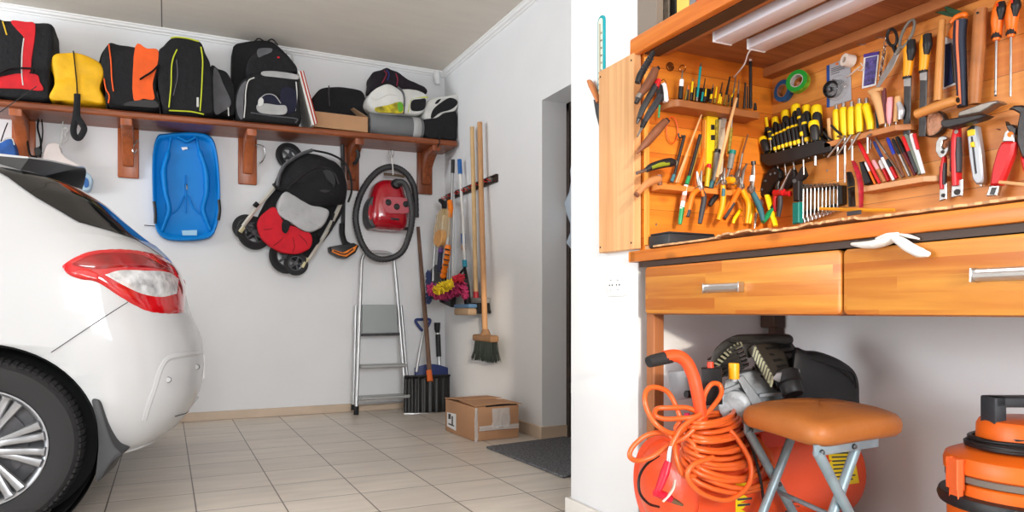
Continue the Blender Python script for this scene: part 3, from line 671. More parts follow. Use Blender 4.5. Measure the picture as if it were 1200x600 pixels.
# 8 rolled grey mat
p = at('S', 465, 155, -0.07); t = thing('rolled_mat', 'grey rolled foam mat lying at the right of the wall shelf', 'mat', (p.x, p.y, shz(p.x)))
xl = at('S', 434, 145, 0).x; xr = at('S', 497, 150, 0).x; r = 0.085
g = G()
def roll(x0, x1, r, zc0, m, name):
    g = G(); g.lathe([(0.0, 0.006), (r*0.25, 0.0), (r*0.3, 0.006), (r*0.55, 0), (r*0.6, 0.006), (r*0.93, 0), (r, 0.008), (r, x1-x0-0.008), (r*0.93, x1-x0), (r*0.6, x1-x0-0.006), (r*0.55, x1-x0), (r*0.3, x1-x0-0.006), (0, x1-x0)], (x0, 5.27, zc0), (1, 0, 0.019), 30); return g.build(name, m, t)
roll(xl, xr, r, shz(xl)+r+0.001, mat('grey_foam', (112, 114, 116), 0.85, var=0.1), 'roll')
g = G(); xa = xr-0.085; g.lathe([(r+0.002, 0), (r+0.004, 0.003), (r+0.004, 0.058), (r+0.002, 0.061)], (xa, 5.27, shz(xl)+0.019*(xa-xl)+r+0.001), (1, 0, 0.019), 30, caps=False); g.build('band', F_lgr, t)
# 9 white and grey stuff sack with a yellow-green lower part
t = bagroot('kit_bag', 'white and grey kit bag with yellow and green print on top of the rolled mat', 466, 132, GB); t.location.z = shz(1.5)+0.172; WL[t.name] = Vector(t.location)
g = G(); puff(g, [(431.5, 118), (436, 107), (446, 100.5), (456, 98.5), (467, 103), (480, 104), (493, 106), (501, 112), (500, 124), (494, 133), (470, 133), (450, 132.5), (438, 128)], -0.20, 0.02, rough=0.005); g.build('bag_body', F_wht, t)
panel('printed_patch', [(440, 126), (455, 123), (466, 119.5), (472, 121), (472, 132), (455, 132), (443, 131)], 0.03, mat('yellow_green_print', (196, 178, 30), 0.6, var=0.7, vsc=22), t, jit=0.001)
panel('green_patch', [(466, 120), (472, 121), (472, 130), (467, 130)], 0.032, mat('green_print', (92, 160, 40), 0.6), t, n=2)
line('grey_strap', [(466, 102), (472, 108), (474, 118), (473, 133)], 3.0, 0.035, F_gry, t, flat=0.3)
panel('black_panel', [(483, 118), (492, 116), (499, 116), (497, 128), (483, 129)], 0.026, M_blackf, t)
panel('black_panel', [(484, 108.5), (492, 107.5), (499, 110), (492, 111)], 0.006, M_blackf, t)
line('piping', [(478, 132), (482, 117), (492, 114.5), (501, 114)], 0.8, 0.018, F_lime, t); line('piping', [(433, 114), (441, 117), (455, 111), (466, 112)], 0.6, 0.022, F_wpip, t)
# 10 dark striped garment on top
p = at('S', 465, 106, -0.12); t = thing('folded_jacket', 'dark striped jacket bundled on top of the white kit bag', 'jacket', (p.x, p.y, p.z))
g = G(); puff(g, [(434, 106), (436, 94), (438, 85), (446, 82), (454, 78.5), (462, 82), (475, 90), (490, 98), (500, 103), (501, 108), (494, 108), (480, 107), (468, 106), (456, 100.5), (444, 103)], -0.24, -0.06, rough=0.010, seed=5); g.build('jacket_body', mat('dark_plum_fabric', (26, 20, 28), 0.9, var=0.3, vsc=20), t)
line('stripe', [(450, 83), (453, 86), (451, 92), (448, 97)], 0.8, -0.052, mat('maroon_stripe', (120, 26, 50), 0.8), t); line('stripe', [(453, 82), (456, 87), (454, 94)], 0.6, -0.05, mat('blue_stripe', (40, 50, 120), 0.8), t); line('stripe', [(464, 86), (466, 93), (465, 101)], 0.8, -0.052, MATS['maroon_stripe'], t)
# 11 black bag and white helmet bag at the right end
t = bagroot('black_sack', 'soft black sack at the right end of the wall shelf', 518, 162, GB)
g = G(); puff(g, [(497, 141), (510, 136), (528, 130), (536, 132), (536.5, 150), (535, 164.5), (520, 163), (499, 160)], -0.27, 0.0, rough=0.004, seed=3); g.build('bag_body', M_blackf, t)
line('strap', [(514, 158), (515, 166), (513, 172)], 1.8, 0.03, M_blackf, t, flat=0.4)
p = at('S', 518, 140, -0.12); t = thing('shoulder_bag', 'white bag with a black opening resting on the black sack in the corner', 'bag', (p.x, p.y, p.z), GB)
g = G(); puff(g, [(497, 132), (501, 119), (510, 114), (522, 112.5), (535, 110), (538.5, 114), (537, 124), (532, 131), (521, 132.5), (512, 139), (506, 142), (499, 139)], -0.25, 0.0, rough=0.004, seed=4); g.build('bag_body', F_wht, t)
panel('black_opening', [(505, 137), (508, 128), (517, 120), (527, 114.5), (535, 117), (536, 122), (529, 128), (516, 132), (508, 138)], 0.0, M_blackf, t)
panel('black_opening', [(510, 121), (513, 117), (517, 116), (513, 121)], 0.0, M_blackf, t)
# small white sensor in the corner under the cornice
p = at('B', 513, 97, 0.03); t = thing('alarm_sensor', 'small white sensor high in the corner under the cornice', 'sensor', (p.x, YB, p.z))
g = G(); g.tube([at('B', 511.5, 85, 0.035), at('B', 512, 91, 0.045), at('B', 513, 98.5, 0.035)], [0.022, 0.026, 0.022], 16); g.build('sensor_body', M_white, t)
g = G(); g.tube([at('B', 517, 88, 0.006), at('B', 512, 91, 0.03)], 0.008, 8); g.build('sensor_arm', M_white, t)
# ================================================================== hanging under the shelf
M_blue = mat('blue_plastic', (0, 126, 208), 0.5, spec=0.3)
p = at('B', 218, 282, 0.06); t = thing('sled', 'bright blue plastic toboggan hanging on the back wall', 'sled', (p.x, p.y, p.z))
OUT = sp2([(184, 160), (194, 156.5), (215, 155), (236, 156), (248, 161), (254, 176), (257.5, 205), (258, 240), (254, 266), (245, 279), (220, 282.5), (196, 281), (184, 271), (180, 250), (178.5, 215), (179, 180)], 5)
cu, cv = 218, 219
def oring(s_, c, sy=None): return [at('B', cu+(u-cu)*s_, cv+(v-cv)*(sy or s_), c) for u, v in OUT]
g = G(); g.loft([oring(0.94, 0.012), oring(0.985, 0.012), oring(1.0, 0.05), oring(1.0, 0.075), oring(0.975, 0.088), oring(0.94, 0.085), oring(0.90, 0.06), oring(0.86, 0.05), oring(0.5, 0.045), oring(0.05, 0.045)], False); g.build('sled_shell', M_blue, t, sharp=60)
def bl(name, pts, r, c): g = G(); rod(g, 'B', [(q.x, q.y) for q in smoothpath([(a, b, 0) for a, b in pts], 6)], r, 14, c, 0.5); g.build(name, M_blue, t, sharp=80)
bl('ridge', [(200, 162), (197, 180), (192, 200), (194, 225), (198, 245), (193, 262), (189, 272)], [3.0]*6+[6]*6+[7]*6+[6]*6+[6]*6+[5]*6+[3], 0.058)
bl('ridge', [(230, 162), (234, 178), (241, 200), (242, 225), (238, 245), (243, 262), (247, 271)], [3.0]*6+[6]*6+[7]*6+[6]*6+[6]*6+[5]*6+[3], 0.058)
bl('centre_rib', [(217, 205), (217.5, 225), (218, 250)], 1.6, 0.048); bl('fold', [(200, 252), (209, 244), (218, 228), (227, 244), (236, 252)], 2.0, 0.046)
bl('grip', [(208, 161), (214, 163.5), (219, 166), (225, 163.5), (229, 161)], 3.2, 0.085)
panel('label', [(212.5, 172.5), (219, 172), (220, 174.5), (214, 176)], 0.055, M_white, t, pl='B', n=0); panel('label', [(213, 270), (231, 269.5), (231, 276), (214, 276)], 0.068, mat('pale_blue_label', (150, 196, 226), 0.5), t, pl='B', n=0)
line('brake_lever', [(180.5, 236), (182, 248), (182, 262)], 1.9, 0.095, M_black, t, pl='B'); line('brake_lever', [(256.5, 234), (257.5, 246), (256, 258)], 1.9, 0.095, M_black, t, pl='B')
line('cord_end', [(169, 264), (176, 264.5), (182, 265)], 0.6, 0.07, M_steeld, t, pl='B')
# steel ring hook on the third bracket, small hook on the second
def hook(pts, r, label, c=0.03):
    p = at('B', pts[-1][0], pts[-1][1], c); o = line('wall_hook', pts, r, c, M_steel, None, pl='B'); tag(o, label, 'hook')
hook([(299.5, 170), (304, 170), (309, 172), (310.5, 180), (308, 188), (304.5, 191), (303, 189)], 0.8, 'curved steel hook on the bracket right of the blue toboggan', 0.11)
hook([(161.5, 164), (157, 170), (155.5, 176), (158, 179), (160.5, 175)], 0.7, 'bent steel hook on the bracket left of the blue toboggan', 0.1)
# white ice skate and blue skate, straps
M_sk = mat('white_leather', (222, 210, 206), 0.5, var=0.05)
p = at('B', 72, 198, 0.08); t = thing('ice_skate', 'white lace-up ice skate hanging under the shelf behind the car', 'skate', (p.x, p.y, p.z))
g = G(); puff(g, [(50, 188), (51, 178), (54, 170), (60, 167), (68, 168), (71, 176), (76, 184), (86, 190), (97, 195.5), (98, 198.5), (75, 199), (52, 199)], 0.03, 0.13, pl='B', rough=0.002); g.build('boot', M_sk, t)
line('laces', [(66, 168), (72, 172), (66, 173), (73, 177), (68, 178), (74, 181)], 0.5, 0.128, F_wpip, t, pl='B', n=2)
line('laces', [(70, 172), (73, 160), (75, 150), (80, 152), (76, 158), (79, 163), (74, 168)], 0.6, 0.10, F_wpip, t, pl='B'); line('laces', [(73, 170), (72, 155), (74, 142)], 0.5, 0.09, F_wpip, t, pl='B')
g = G(); slab(g, 'B', [(55, 199), (98, 198.5), (99, 200.5), (56, 201)], 0.05, 0.11, 0.003, 1); slab(g, 'B', [(60, 201), (64, 201), (64, 207), (92, 206), (92, 201), (96, 201), (97, 209), (56, 210)], 0.075, 0.083); g.build('sole_and_blade', M_steeld, t)
p = at('B', 98, 216, 0.08); t = thing('inline_skate', 'blue and white skate boot half hidden behind the car spoiler', 'skate', (p.x, p.y, p.z))
g = G(); puff(g, [(70, 198), (90, 199), (102, 202), (108, 209), (107, 218), (102, 224), (85, 222), (68, 218)], 0.02, 0.10, pl='B', rough=0.002); g.build('boot', mat('pale_blue_plastic', (170, 196, 214), 0.4, var=0.2, vsc=20), t)
panel('blue_panel', [(76, 199), (88, 200), (92, 205), (86, 208), (76, 206)], 0.10, mat('blue_leather', (24, 92, 160), 0.5), t, pl='B'); panel('blue_panel', [(98, 208), (103, 210), (104, 218), (99, 219)], 0.098, MATS['blue_leather'], t, pl='B')
p = at('B', 8, 178, 0.1); t = thing('swim_bag', 'small blue nylon bag hanging under the left end of the shelf', 'bag', (p.x, p.y, p.z))
g = G(); puff(g, [(-6, 170), (2, 166), (8, 162.5), (14, 163), (17, 172), (18, 184), (5, 186), (-8, 184)], 0.12, 0.24, pl='B', rough=0.006); g.build('bag_body', mat('blue_nylon', (22, 78, 150), 0.6, var=0.3, vsc=24), t)
line('rim', [(3, 165), (8, 162), (14, 162.5), (17, 170)], 0.7, 0.235, F_wpip, t, pl='B'); line('cord', [(1, 166), (5, 154), (9, 144)], 1.4, 0.2, M_blackf, t, pl='B', flat=0.4)
p = at('B', 40, 180, 0.08); t = thing('strap', 'black webbing straps with buckles hanging beside the first bracket', 'strap', (p.x, p.y, p.z))
line('webbing', [(30, 137), (31, 155), (33, 172), (36, 182), (44, 184)], 3.4, 0.09, M_blackf, t, pl='B', flat=0.3); line('webbing', [(45, 140), (44, 150), (47, 162), (48, 172), (47, 184)], 3.4, 0.11, M_blackf, t, pl='B', flat=0.3); line('webbing', [(49, 140), (50, 155), (48, 170), (42, 176)], 1.8, 0.12, M_blackf, t, pl='B', flat=0.4)
g = G(); slab(g, 'B', [(40, 173), (46, 172), (49, 178), (46, 184), (41, 182)], 0.10, 0.13, 0.004, 1); g.build('buckle', M_black, t)
# pushchair
p = at('B', 340, 318, 0.18); t = thing('pushchair', 'folded pushchair with black hood and red footmuff hung on the back wall', 'pushchair', (p.x, p.y, p.z))
M_tub = mat('pale_tube', (202, 200, 192), 0.35, 0.4)
def wheel_small(u, v, r, c, name, sx=0.9):
    g = G(); o_ = at('B', u, v, c); s_ = mpp('B', u, v, c); R = r*s_; ax = Vector((0.28*(1 if sx > 0 else -1), -1, 0.15)).normalized()
    g.lathe([(R*0.62, -0.014), (R*0.80, -0.02), (R*0.95, -0.018), (R, -0.006), (R, 0.006), (R*0.95, 0.018), (R*0.80, 0.02), (R*0.62, 0.014)], o_, ax, 36, caps=False); w = g.build(name, M_blackr, t)
    g = G(); g.lathe([(R*0.64, -0.012), (R*0.64, 0.012), (R*0.55, 0.012), (R*0.55, -0.012), (R*0.64, -0.012)], o_, ax, 36, caps=False)
    a, b = frame_from(ax)
    for k in range(5): d = a*math.cos(2*PI*k/5)+b*math.sin(2*PI*k/5); g.tube([o_, o_+d*R*0.6], 0.009, 8)
    g.lathe([(0, -0.02), (R*0.18, -0.02), (R*0.18, 0.02), (0, 0.024)], o_, ax, 16); g.build('wheel_hub', mat('grey_hub', (74, 76, 80), 0.5), w)
wheel_small(339, 183, 16, 0.05, 'wheel'); wheel_small(367, 196, 15, 0.04, 'wheel')
wheel_small(298, 273, 20, 0.10, 'wheel'); wheel_small(288, 266, 15, 0.07, 'wheel', -1); wheel_small(335, 301, 20, 0.10, 'wheel'); wheel_small(347, 309, 14, 0.13, 'wheel', -1)
g = G(); slab(g, 'B', sp2([(318, 225), (332, 212), (372, 228), (402, 238), (394, 262), (372, 292), (362, 304), (340, 292), (312, 282), (300, 262)], 3), 0.05, 0.13, 0.01, 2); g.jitter(0.006, 9, 2); g.build('fabric_back', M_blackf, t)
line('frame_tube', [(281, 270), (300, 245), (322, 219), (330, 205)], 2.6, 0.15, M_tub, t, pl='B'); line('frame_tube', [(357, 312), (374, 286), (392, 254), (400, 236)], 2.6, 0.15, M_tub, t, pl='B')
line('frame_tube', [(284, 280), (278, 272), (283, 264)], 2.2, 0.15, M_black, t, pl='B'); line('axle', [(290, 272), (316, 288), (346, 306)], 1.8, 0.09, M_black, t, pl='B')
for pts in ([(281, 272), (285, 266)], [(355, 314), (361, 303)]): line('end_cap', pts, 3.0, 0.15, mat('cream_plastic', (200, 190, 150), 0.5), t, pl='B', n=0)
line('lock', [(298, 242), (302, 238)], 3.2, 0.16, M_black, t, pl='B', n=0); line('lock', [(391, 250), (388, 266), (386, 270)], 2.6, 0.15, M_black, t, pl='B'); line('strap', [(372, 274), (374, 282), (371, 286)], 2.0, 0.17, M_blackf, t, pl='B', flat=0.4)
g = G(); puff(g, [(302, 264), (305, 254), (313, 246.5), (322, 243), (327, 251), (335, 262), (347, 266), (356, 271), (365, 274), (366, 284), (362, 292), (351, 297), (340, 297.5), (328, 295), (317, 288), (307, 279)], 0.12, 0.20, pl='B', rough=0.004); g.build('footmuff', mat('red_quilted_fabric', (206, 22, 40), 0.8, var=0.12, vsc=14, bump=0.4, bsc=22), t)
for pts in ([(325, 262), (318, 268), (309, 269)], [(334, 276), (326, 284), (320, 288)], [(343, 278), (345, 288), (343, 296)], [(350, 275), (358, 283), (361, 289)]): line('quilt_seam', pts, 0.6, 0.199, mat('dark_red_seam', (140, 12, 26), 0.8), t, pl='B')
g = G(); puff(g, [(325, 241), (329, 230), (335, 224), (343, 228), (352, 233), (368, 240), (385, 246), (384, 256), (377, 266), (364, 272), (352, 268), (341, 261), (328, 252)], 0.13, 0.215, pl='B', rough=0.003); g.build('seat_cover', mat('silver_grey_fabric', (176, 176, 178), 0.8, var=0.1, vsc=16, bump=0.3, bsc=30), t)
line('seat_seam', [(329, 246), (345, 250), (362, 260), (374, 266)], 0.5, 0.212, F_gry, t, pl='B')
panel('crotch_strap', [(331, 260), (336, 258), (340, 263), (336, 273), (331, 270)], 0.212, M_blackf, t, pl='B')
g = G(); puff(g, [(325, 217), (328, 204), (336, 190), (347, 180), (360, 175.5), (376, 177), (392, 183), (404, 192), (410, 206), (411.5, 222), (408, 236), (398, 238), (386, 241), (372, 242.5), (360, 238), (348, 230), (337, 222)], 0.06, 0.30, pl='B', prof=[(0, 0.96), (0.3, 1.0), (0.5, 0.98), (0.7, 0.90), (0.85, 0.74), (0.95, 0.5), (1.0, 0.2)], rough=0.007, seed=6); g.build('hood', M_blackf, t)
line('hood_trim', [(325, 218), (327, 206), (333, 194), (342, 187), (353, 180.5), (366, 176)], 4.2, 0.235, F_gry, t, pl='B', flat=0.5)
line('hood_bow', [(337, 221), (352, 208), (368, 198), (380, 196), (392, 203), (397, 216)], 1.3, 0.29, M_black, t, pl='B'); line('hood_bow', [(366, 176), (388, 181), (404, 191), (410.5, 206), (412, 224), (408, 237)], 1.3, 0.18, M_black, t, pl='B')
panel('hood_window', [(372, 204), (384, 199), (392, 206), (392, 218), (382, 226), (371, 220)], 0.285, mat('hood_mesh', (34, 34, 36), 0.6), t, pl='B')
line('joint', [(321, 219), (327, 216)], 4.2, 0.17, M_black, t, pl='B', n=0)
# vacuum cleaner, hose, wand with floor head
p = at('B', 455, 270, 0.12); t = thing('vacuum_cleaner', 'red canister vacuum cleaner hung by its looped black hose on the back wall', 'vacuum cleaner', (p.x, p.y, p.z))
M_vred = mat('glossy_red_plastic', (160, 8, 28), 0.2, coat=0.5)
g = G(); puff(g, [(440, 222), (444, 213), (453, 208.5), (467, 209.5), (474, 215), (478, 228), (480.5, 244), (480.5, 262), (475, 269), (460, 268.5), (446, 267), (438, 263), (436, 250), (437, 234)], 0.02, 0.24, pl='B', prof=[(0, 0.86), (0.05, 0.96), (0.2, 1.0), (0.6, 1.0), (0.82, 0.93), (0.94, 0.8), (1.0, 0.62)], rough=0); g.build('body', M_vred, t, sharp=70)
line('bumper_strip', [(436, 262), (446, 266.5), (462, 268.5), (478, 268)], 2.0, 0.14, mat('dark_grey_plastic', (58, 58, 60), 0.5), t, pl='B')
g = G(); puff(g, [(433, 236), (438, 229), (443, 234), (444, 252), (441, 265), (436, 266.5), (431.5, 258), (431, 246)], 0.03, 0.20, pl='B', rough=0); w = g.build('wheel', MATS['dark_grey_plastic'], t)
g = G(); puff(g, [(432.5, 243), (435, 239), (437, 246), (436, 257), (433, 257), (431.5, 250)], 0.12, 0.205, pl='B', rough=0); g.build('wheel_hub', M_vred, w)
panel('control_panel', [(450, 232), (464, 231), (480, 234), (480, 249), (464, 250), (452, 248)], 0.242, mat('dusty_pink_plastic', (176, 84, 92), 0.4), t, pl='B', n=2)
for u, v in ((454.5, 237.5), (464.3, 242.5), (475, 239.5)):
    g = G(); o_ = at('B', u, v, 0.235); g.lathe([(0.024, 0), (0.024, 0.016), (0.018, 0.022), (0, 0.022)], o_, (0, -1, 0), 20); g.build('control_knob', M_black, t)
g = G(); slab(g, 'B', [(458, 255), (468, 256), (468, 258.5), (458, 257.5)], 0.20, 0.243, 0.003, 1); g.build('latch', M_black, t)
hs = [(464, 214, .25), (472, 214, .26), (478, 223, .26), (482, 240, .26), (483, 255, .25), (480, 274, .22), (471, 295, .18), (454, 303.5, .15), (437, 301, .14), (425, 287, .10), (418.5, 268, .10), (417, 251, .10), (421.5, 231, .10), (431, 213, .10), (444, 200, .10), (458, 195.5, .11), (471, 199.5, .11), (481, 210, .11), (486.5, 226, .11), (487.5, 255, .09)]
P = smoothpath([at('B', *q) for q in hs], 10); s_ = mpp('B', 450, 250, 0.15)
g = G(); g.tube(P, [s_*(3.9 if i % 2 else 3.45) for i in range(len(P))], 12); g.build('hose', mat('ribbed_hose', (52, 52, 54), 0.5), t, sharp=80)
g = G(); o_ = at('B', 464, 216, 0.23); g.lathe([(0.036, -0.06), (0.04, 0.0), (0.034, 0.03), (0.02, 0.04)], o_, (0.1, -1, 0.2), 18); g.build('hose_socket', M_black, t)
line('hanger_bar', [(450, 204), (462, 205), (474, 207)], 1.7, 0.13, mat('aged_brass', (120, 104, 84), 0.45, 0.6), t, pl='B', n=0)
line('hanging_wire', [(459.5, 189), (460.3, 196), (460.6, 205)], 0.7, 0.17, F_wpip, t, pl='B', n=0)
o = line('ceiling_hook', [(456, 177), (455, 181), (457, 184), (460, 184), (461.5, 180), (460, 176), (457.5, 176.5), (459, 183), (459.6, 190)], 0.7, 0.17, M_steel, None, pl='B'); o.name = 'screw_hook'; tag(o, 'small ring hook screwed under the shelf above the red vacuum cleaner', 'hook')
p = at('B', 405, 303, 0.08); t = thing('floor_nozzle', 'vacuum wand with an orange and black floor head hung beside the pushchair', 'vacuum wand', (p.x, p.y, p.z))
line('wand', [(401, 163), (402, 200), (402.5, 232), (402, 262)], 2.4, 0.06, MATS['dark_grey_plastic'], t, pl='B'); line('elbow', [(401, 262), (401, 274), (404, 284), (410, 288)], 3.4, 0.07, M_black, t, pl='B')
g = G(); slab(g, 'B', [(387, 289), (398, 287), (415, 284.5), (421, 288), (417, 296), (407, 302.5), (398, 301), (388, 295)], 0.03, 0.14, 0.008, 2); g.build('head', M_black, t)
g = G(); slab(g, 'B', [(390, 292), (402, 296), (412, 291), (419, 287), (416, 294), (406, 301), (397, 299), (389, 295)], 0.13, 0.15, 0.004, 1); g.build('brush_strip', mat('orange_plastic', (236, 128, 24), 0.4), t)
line('brush_slot', [(391, 294), (404, 298), (414, 291.5)], 0.8, 0.152, M_black, t, pl='B', n=3)
o = line('bracket_clip', [(414, 173), (418, 175), (420, 182), (417, 190), (414, 192)], 2.2, 0.2, M_black, None, pl='B'); o.name = 'hanging_buckle'; tag(o, 'small black buckle hanging from the fourth shelf bracket', 'buckle')
# step ladder
p = at('B', 446, 486, 0.2); t = thing('step_ladder', 'folding aluminium three-step ladder leaning on the back wall', 'ladder', (p.x, p.y, 0.0))
def L_(name, pts, r, m=M_alu, flat=1.0): g = G(); rod(g, 'B', pts, r, 12, 0.1, flat); g.build(name, m, t)
g = G(); P = [at('B', *q) for q in [(417.5, 480, 0.235), (420.5, 400, 0.16), (423.5, 318, 0.10)]]+smoothpath([at('B', *q) for q in [(424, 305, 0.09), (427, 298, 0.085), (434, 295.5, 0.085), (452, 296, 0.085), (459, 299, 0.085), (462, 306, 0.09)]], 4)+[at('B', *q) for q in [(464.5, 330, 0.10), (470, 400, 0.16), (476.5, 480, 0.235)]]
g.tube(P, 0.013, 12); g.build('front_frame', M_alu, t, sharp=80)
L_('rear_rail', [(417, 358, 0.09), (414, 480, 0.13)], 1.8); L_('rear_rail', [(470, 358, 0.09), (480, 474, 0.13)], 1.8); L_('cross_bar', [(415, 474, 0.13), (479, 470, 0.13)], 1.2)
L_('foot', [(417.8, 476, 0.235), (417.4, 486, 0.235)], 3.0, M_blackr); L_('foot', [(476.2, 474, 0.235), (476.6, 483.3, 0.235)], 3.0, M_blackr); L_('foot', [(414, 474, 0.13), (413.8, 480.6, 0.13)], 2.4, M_blackr); L_('foot', [(479.5, 468, 0.13), (479.8, 476.5, 0.13)], 2.4, M_blackr)
def step(v, c, d, u0, u1):
    a = at('B', u0, v, c); b = at('B', u1, v-1, c); g = G(); z = (a.z+b.z)/2; g.box(a.x, b.x, a.y-d, a.y+0.02, z-0.025, z, 0.004, 1)
    for k in range(6): y = a.y-d+0.012+k*(d/6); g.box(a.x+0.01, b.x-0.01, y, y+0.004, z, z+0.003)
    g.build('step', mat('step_grey', (170, 172, 172), 0.45, 0.7), t, smooth=False)
step(427, 0.17, 0.07, 420.5, 474); step(463, 0.21, 0.09, 419, 477)
g = G(); slab(g, 'B', [(425, 357), (464, 357), (466.5, 391), (424, 393)], 0.125, 0.15, 0.003, 1)
for k in range(7): v = 361+k*4.4; slab(g, 'B', [(427, v), (464, v), (464.2, v+1.6), (427, v+1.6)], 0.148, 0.155)
g.build('platform', mat('ribbed_grey_plate', (158, 164, 164), 0.5, 0.5), t, smooth=False); L_('platform_edge', [(423, 392.5, 0.155), (468, 391.5, 0.155)], 1.6, M_steeld)
# snow shovel, blue shovel, pole
p = at('B', 500, 485, 0.18); t = thing('snow_shovel', 'wide black snow shovel with a long brown wooden handle', 'shovel', (p.x, p.y, 0.0))
M_handle = mat('worn_brown_wood', (112, 82, 66), 0.6, var=0.2, vsc=12)
def blade(i, j):
    u = 473.5+(527-473.5)*i+(-1.0+2.2*j)*(0.0); v = (441.5-1.5*i)+(42+1*i)*j
    c = 0.315+0.035*math.sin(i*PI)-0.06*(1-j)+0.005*math.sin(i*2*PI*7)
    return at('B', u, v, c)
g = G(); g.grid(blade, 42, 10, (0, 0.006, 0)); g.build('blade', mat('black_shovel_plastic', (14, 14, 15), 0.35), t, sharp=80)
g = G(); P = [at('B', 473.5+53.5*i/10, 484.2-0.4*i/10+1, 0.315+0.035*math.sin(i/10*PI)) for i in range(11)]; g.tube(P, 0.008, 8, flat=0.4, up=Vector((0, 1, 0))); g.build('metal_edge', M_alu, t)
g = G(); P = [at('B', 473.5+53.5*i/10, 441.5-1.5*i/10, 0.255+0.035*math.sin(i/10*PI)) for i in range(11)]; g.tube(P, 0.010, 8); g.build('top_rim', M_black, t)
g = G(); rod(g, 'B', [(490, 266, 0.03), (495, 330, 0.09), (500, 390, 0.21), (503.5, 438, 0.285)], [2.0, 2.5, 2.7, 2.8], 12); g.build('handle', M_handle, t)
g = G(); rod(g, 'B', [(502.5, 434, 0.28), (504, 447, 0.308)], [3.3, 3.6], 12); g.build('socket', mat('orange_collar', (222, 104, 36), 0.5), t)
p = at('B', 504, 470, 0.1); t = thing('snow_scoop', 'blue plastic shovel with a D handle standing behind the black snow shovel', 'shovel', (p.x, p.y, 0.0))
M_navy = mat('navy_plastic', (46, 60, 116), 0.45)
def blade2(i, j): return at('B', 486+(525-486)*i, 431-2.2*math.sin(i*PI)*2+52*j*0.98, 0.075+0.02*math.sin(i*PI)+0.03*j)
g = G(); g.grid(blade2, 16, 8, (0, 0.005, 0)); g.build('blade', M_navy, t, sharp=80)
g = G(); rod(g, 'B', [(497, 386, 0.045), (492, 410, 0.07), (488, 436, 0.10)], 1.9, 10); g.build('shaft', M_alu, t)
g = G(); g.tube(smoothpath([at('B', u, v, 0.045) for u, v in [(496.5, 388), (489, 380), (487.5, 375), (494, 374.5), (503.5, 374.5), (502.5, 380)]], 4, True), 0.012, 10, closed=True); g.build('d_handle', M_navy, t)
p = at('B', 514, 470, 0.06); t = thing('snow_brush', 'long grey pole with black foam grip standing in the corner', 'brush', (p.x, p.y, 0.0))
g = G(); rod(g, 'B', [(512.8, 384, 0.03), (515, 430, 0.06), (516, 479, 0.09)], 2.1, 10); g.build('pole', M_alu, t)
g = G(); rod(g, 'B', [(513.2, 392, 0.036), (514.3, 418, 0.055)], 2.9, 10); g.build('grip', M_black, t)
g = G(); rod(g, 'B', [(512.4, 378, 0.03), (512.3, 386, 0.03), (512.8, 390, 0.033)], [3.6, 3.4, 2.4], 10); g.build('head', M_black, t)

# ================================================================== RIGHT WALL: tool rail, brooms, mops
def rline(name, pts, r, m, parent, seg=10, flat=1.0, n=0, c=0.05):
    g = G(); P = pts
    if n:
        q = smoothpath([(a[0], a[1], a[2] if len(a) > 2 else c) for a in pts], n); P = [(p.x, p.y, p.z) for p in q]
    rod(g, 'R', P, r, seg, c, flat); return g.build(name, m, parent)
p = at('R', 550, 220, 0.02); t = thing('tool_rail', 'dark metal tool holder rail with red clips on the right wall', 'tool holder', (XR, p.y, p.z))
M_rail = mat('dark_rail_metal', (66, 56, 52), 0.45, 0.4)
a, b = at('R', 517, 234, 0.02), at('R', 581, 208.5, 0.02); zc = (a.z+b.z)/2
ya, yb = 5.44, b.y
g = G(); g.box(XR-0.020, XR-0.001, yb, ya, zc-0.028, zc-0.018, 0.002, 1); g.box(XR-0.020, XR-0.001, yb, ya, zc+0.018, zc+0.028, 0.002, 1); g.box(XR-0.008, XR-0.001, yb, ya, zc-0.02, zc+0.02); g.build('rail', M_rail, t)
M_clip = mat('red_clip_plastic', (196, 40, 30), 0.45)
NCL = 7
for k in range(NCL):
    y = yb+0.09+(ya-yb-0.14)*k/(NCL-1)
    g = G(); g.box(XR-0.034, XR-0.008, y-0.018, y+0.018, zc-0.015, zc+0.015, 0.004, 2); c_ = g.build('clip_body', mat('grey_clip', (120, 116, 112), 0.5), t)
    g = G(); g.tube([(XR-0.03, y-0.03, zc-0.012), (XR-0.055, y-0.034, zc-0.006), (XR-0.06, y-0.024, zc)], 0.004, 8); g.tube([(XR-0.03, y+0.03, zc-0.012), (XR-0.055, y+0.034, zc-0.006), (XR-0.06, y+0.024, zc)], 0.004, 8); g.build('clip', M_clip, c_)
M_pole = mat('grey_pole', (176, 178, 180), 0.4, 0.6)
M_wpole = mat('white_pole', (226, 226, 224), 0.4)
M_bl = mat('mid_blue_plastic', (30, 96, 168), 0.4)
M_pine = mat('pale_pine_handle', (206, 172, 124), 0.6, var=0.12, vsc=9)
M_beech = mat('beech_handle', (196, 146, 100), 0.6, var=0.12, vsc=9)
def rthing(name, label, cat, u, v, c=0.06, group=None): p = at('R', u, v, c); return thing(name, label, cat, (p.x, p.y, p.z), group)
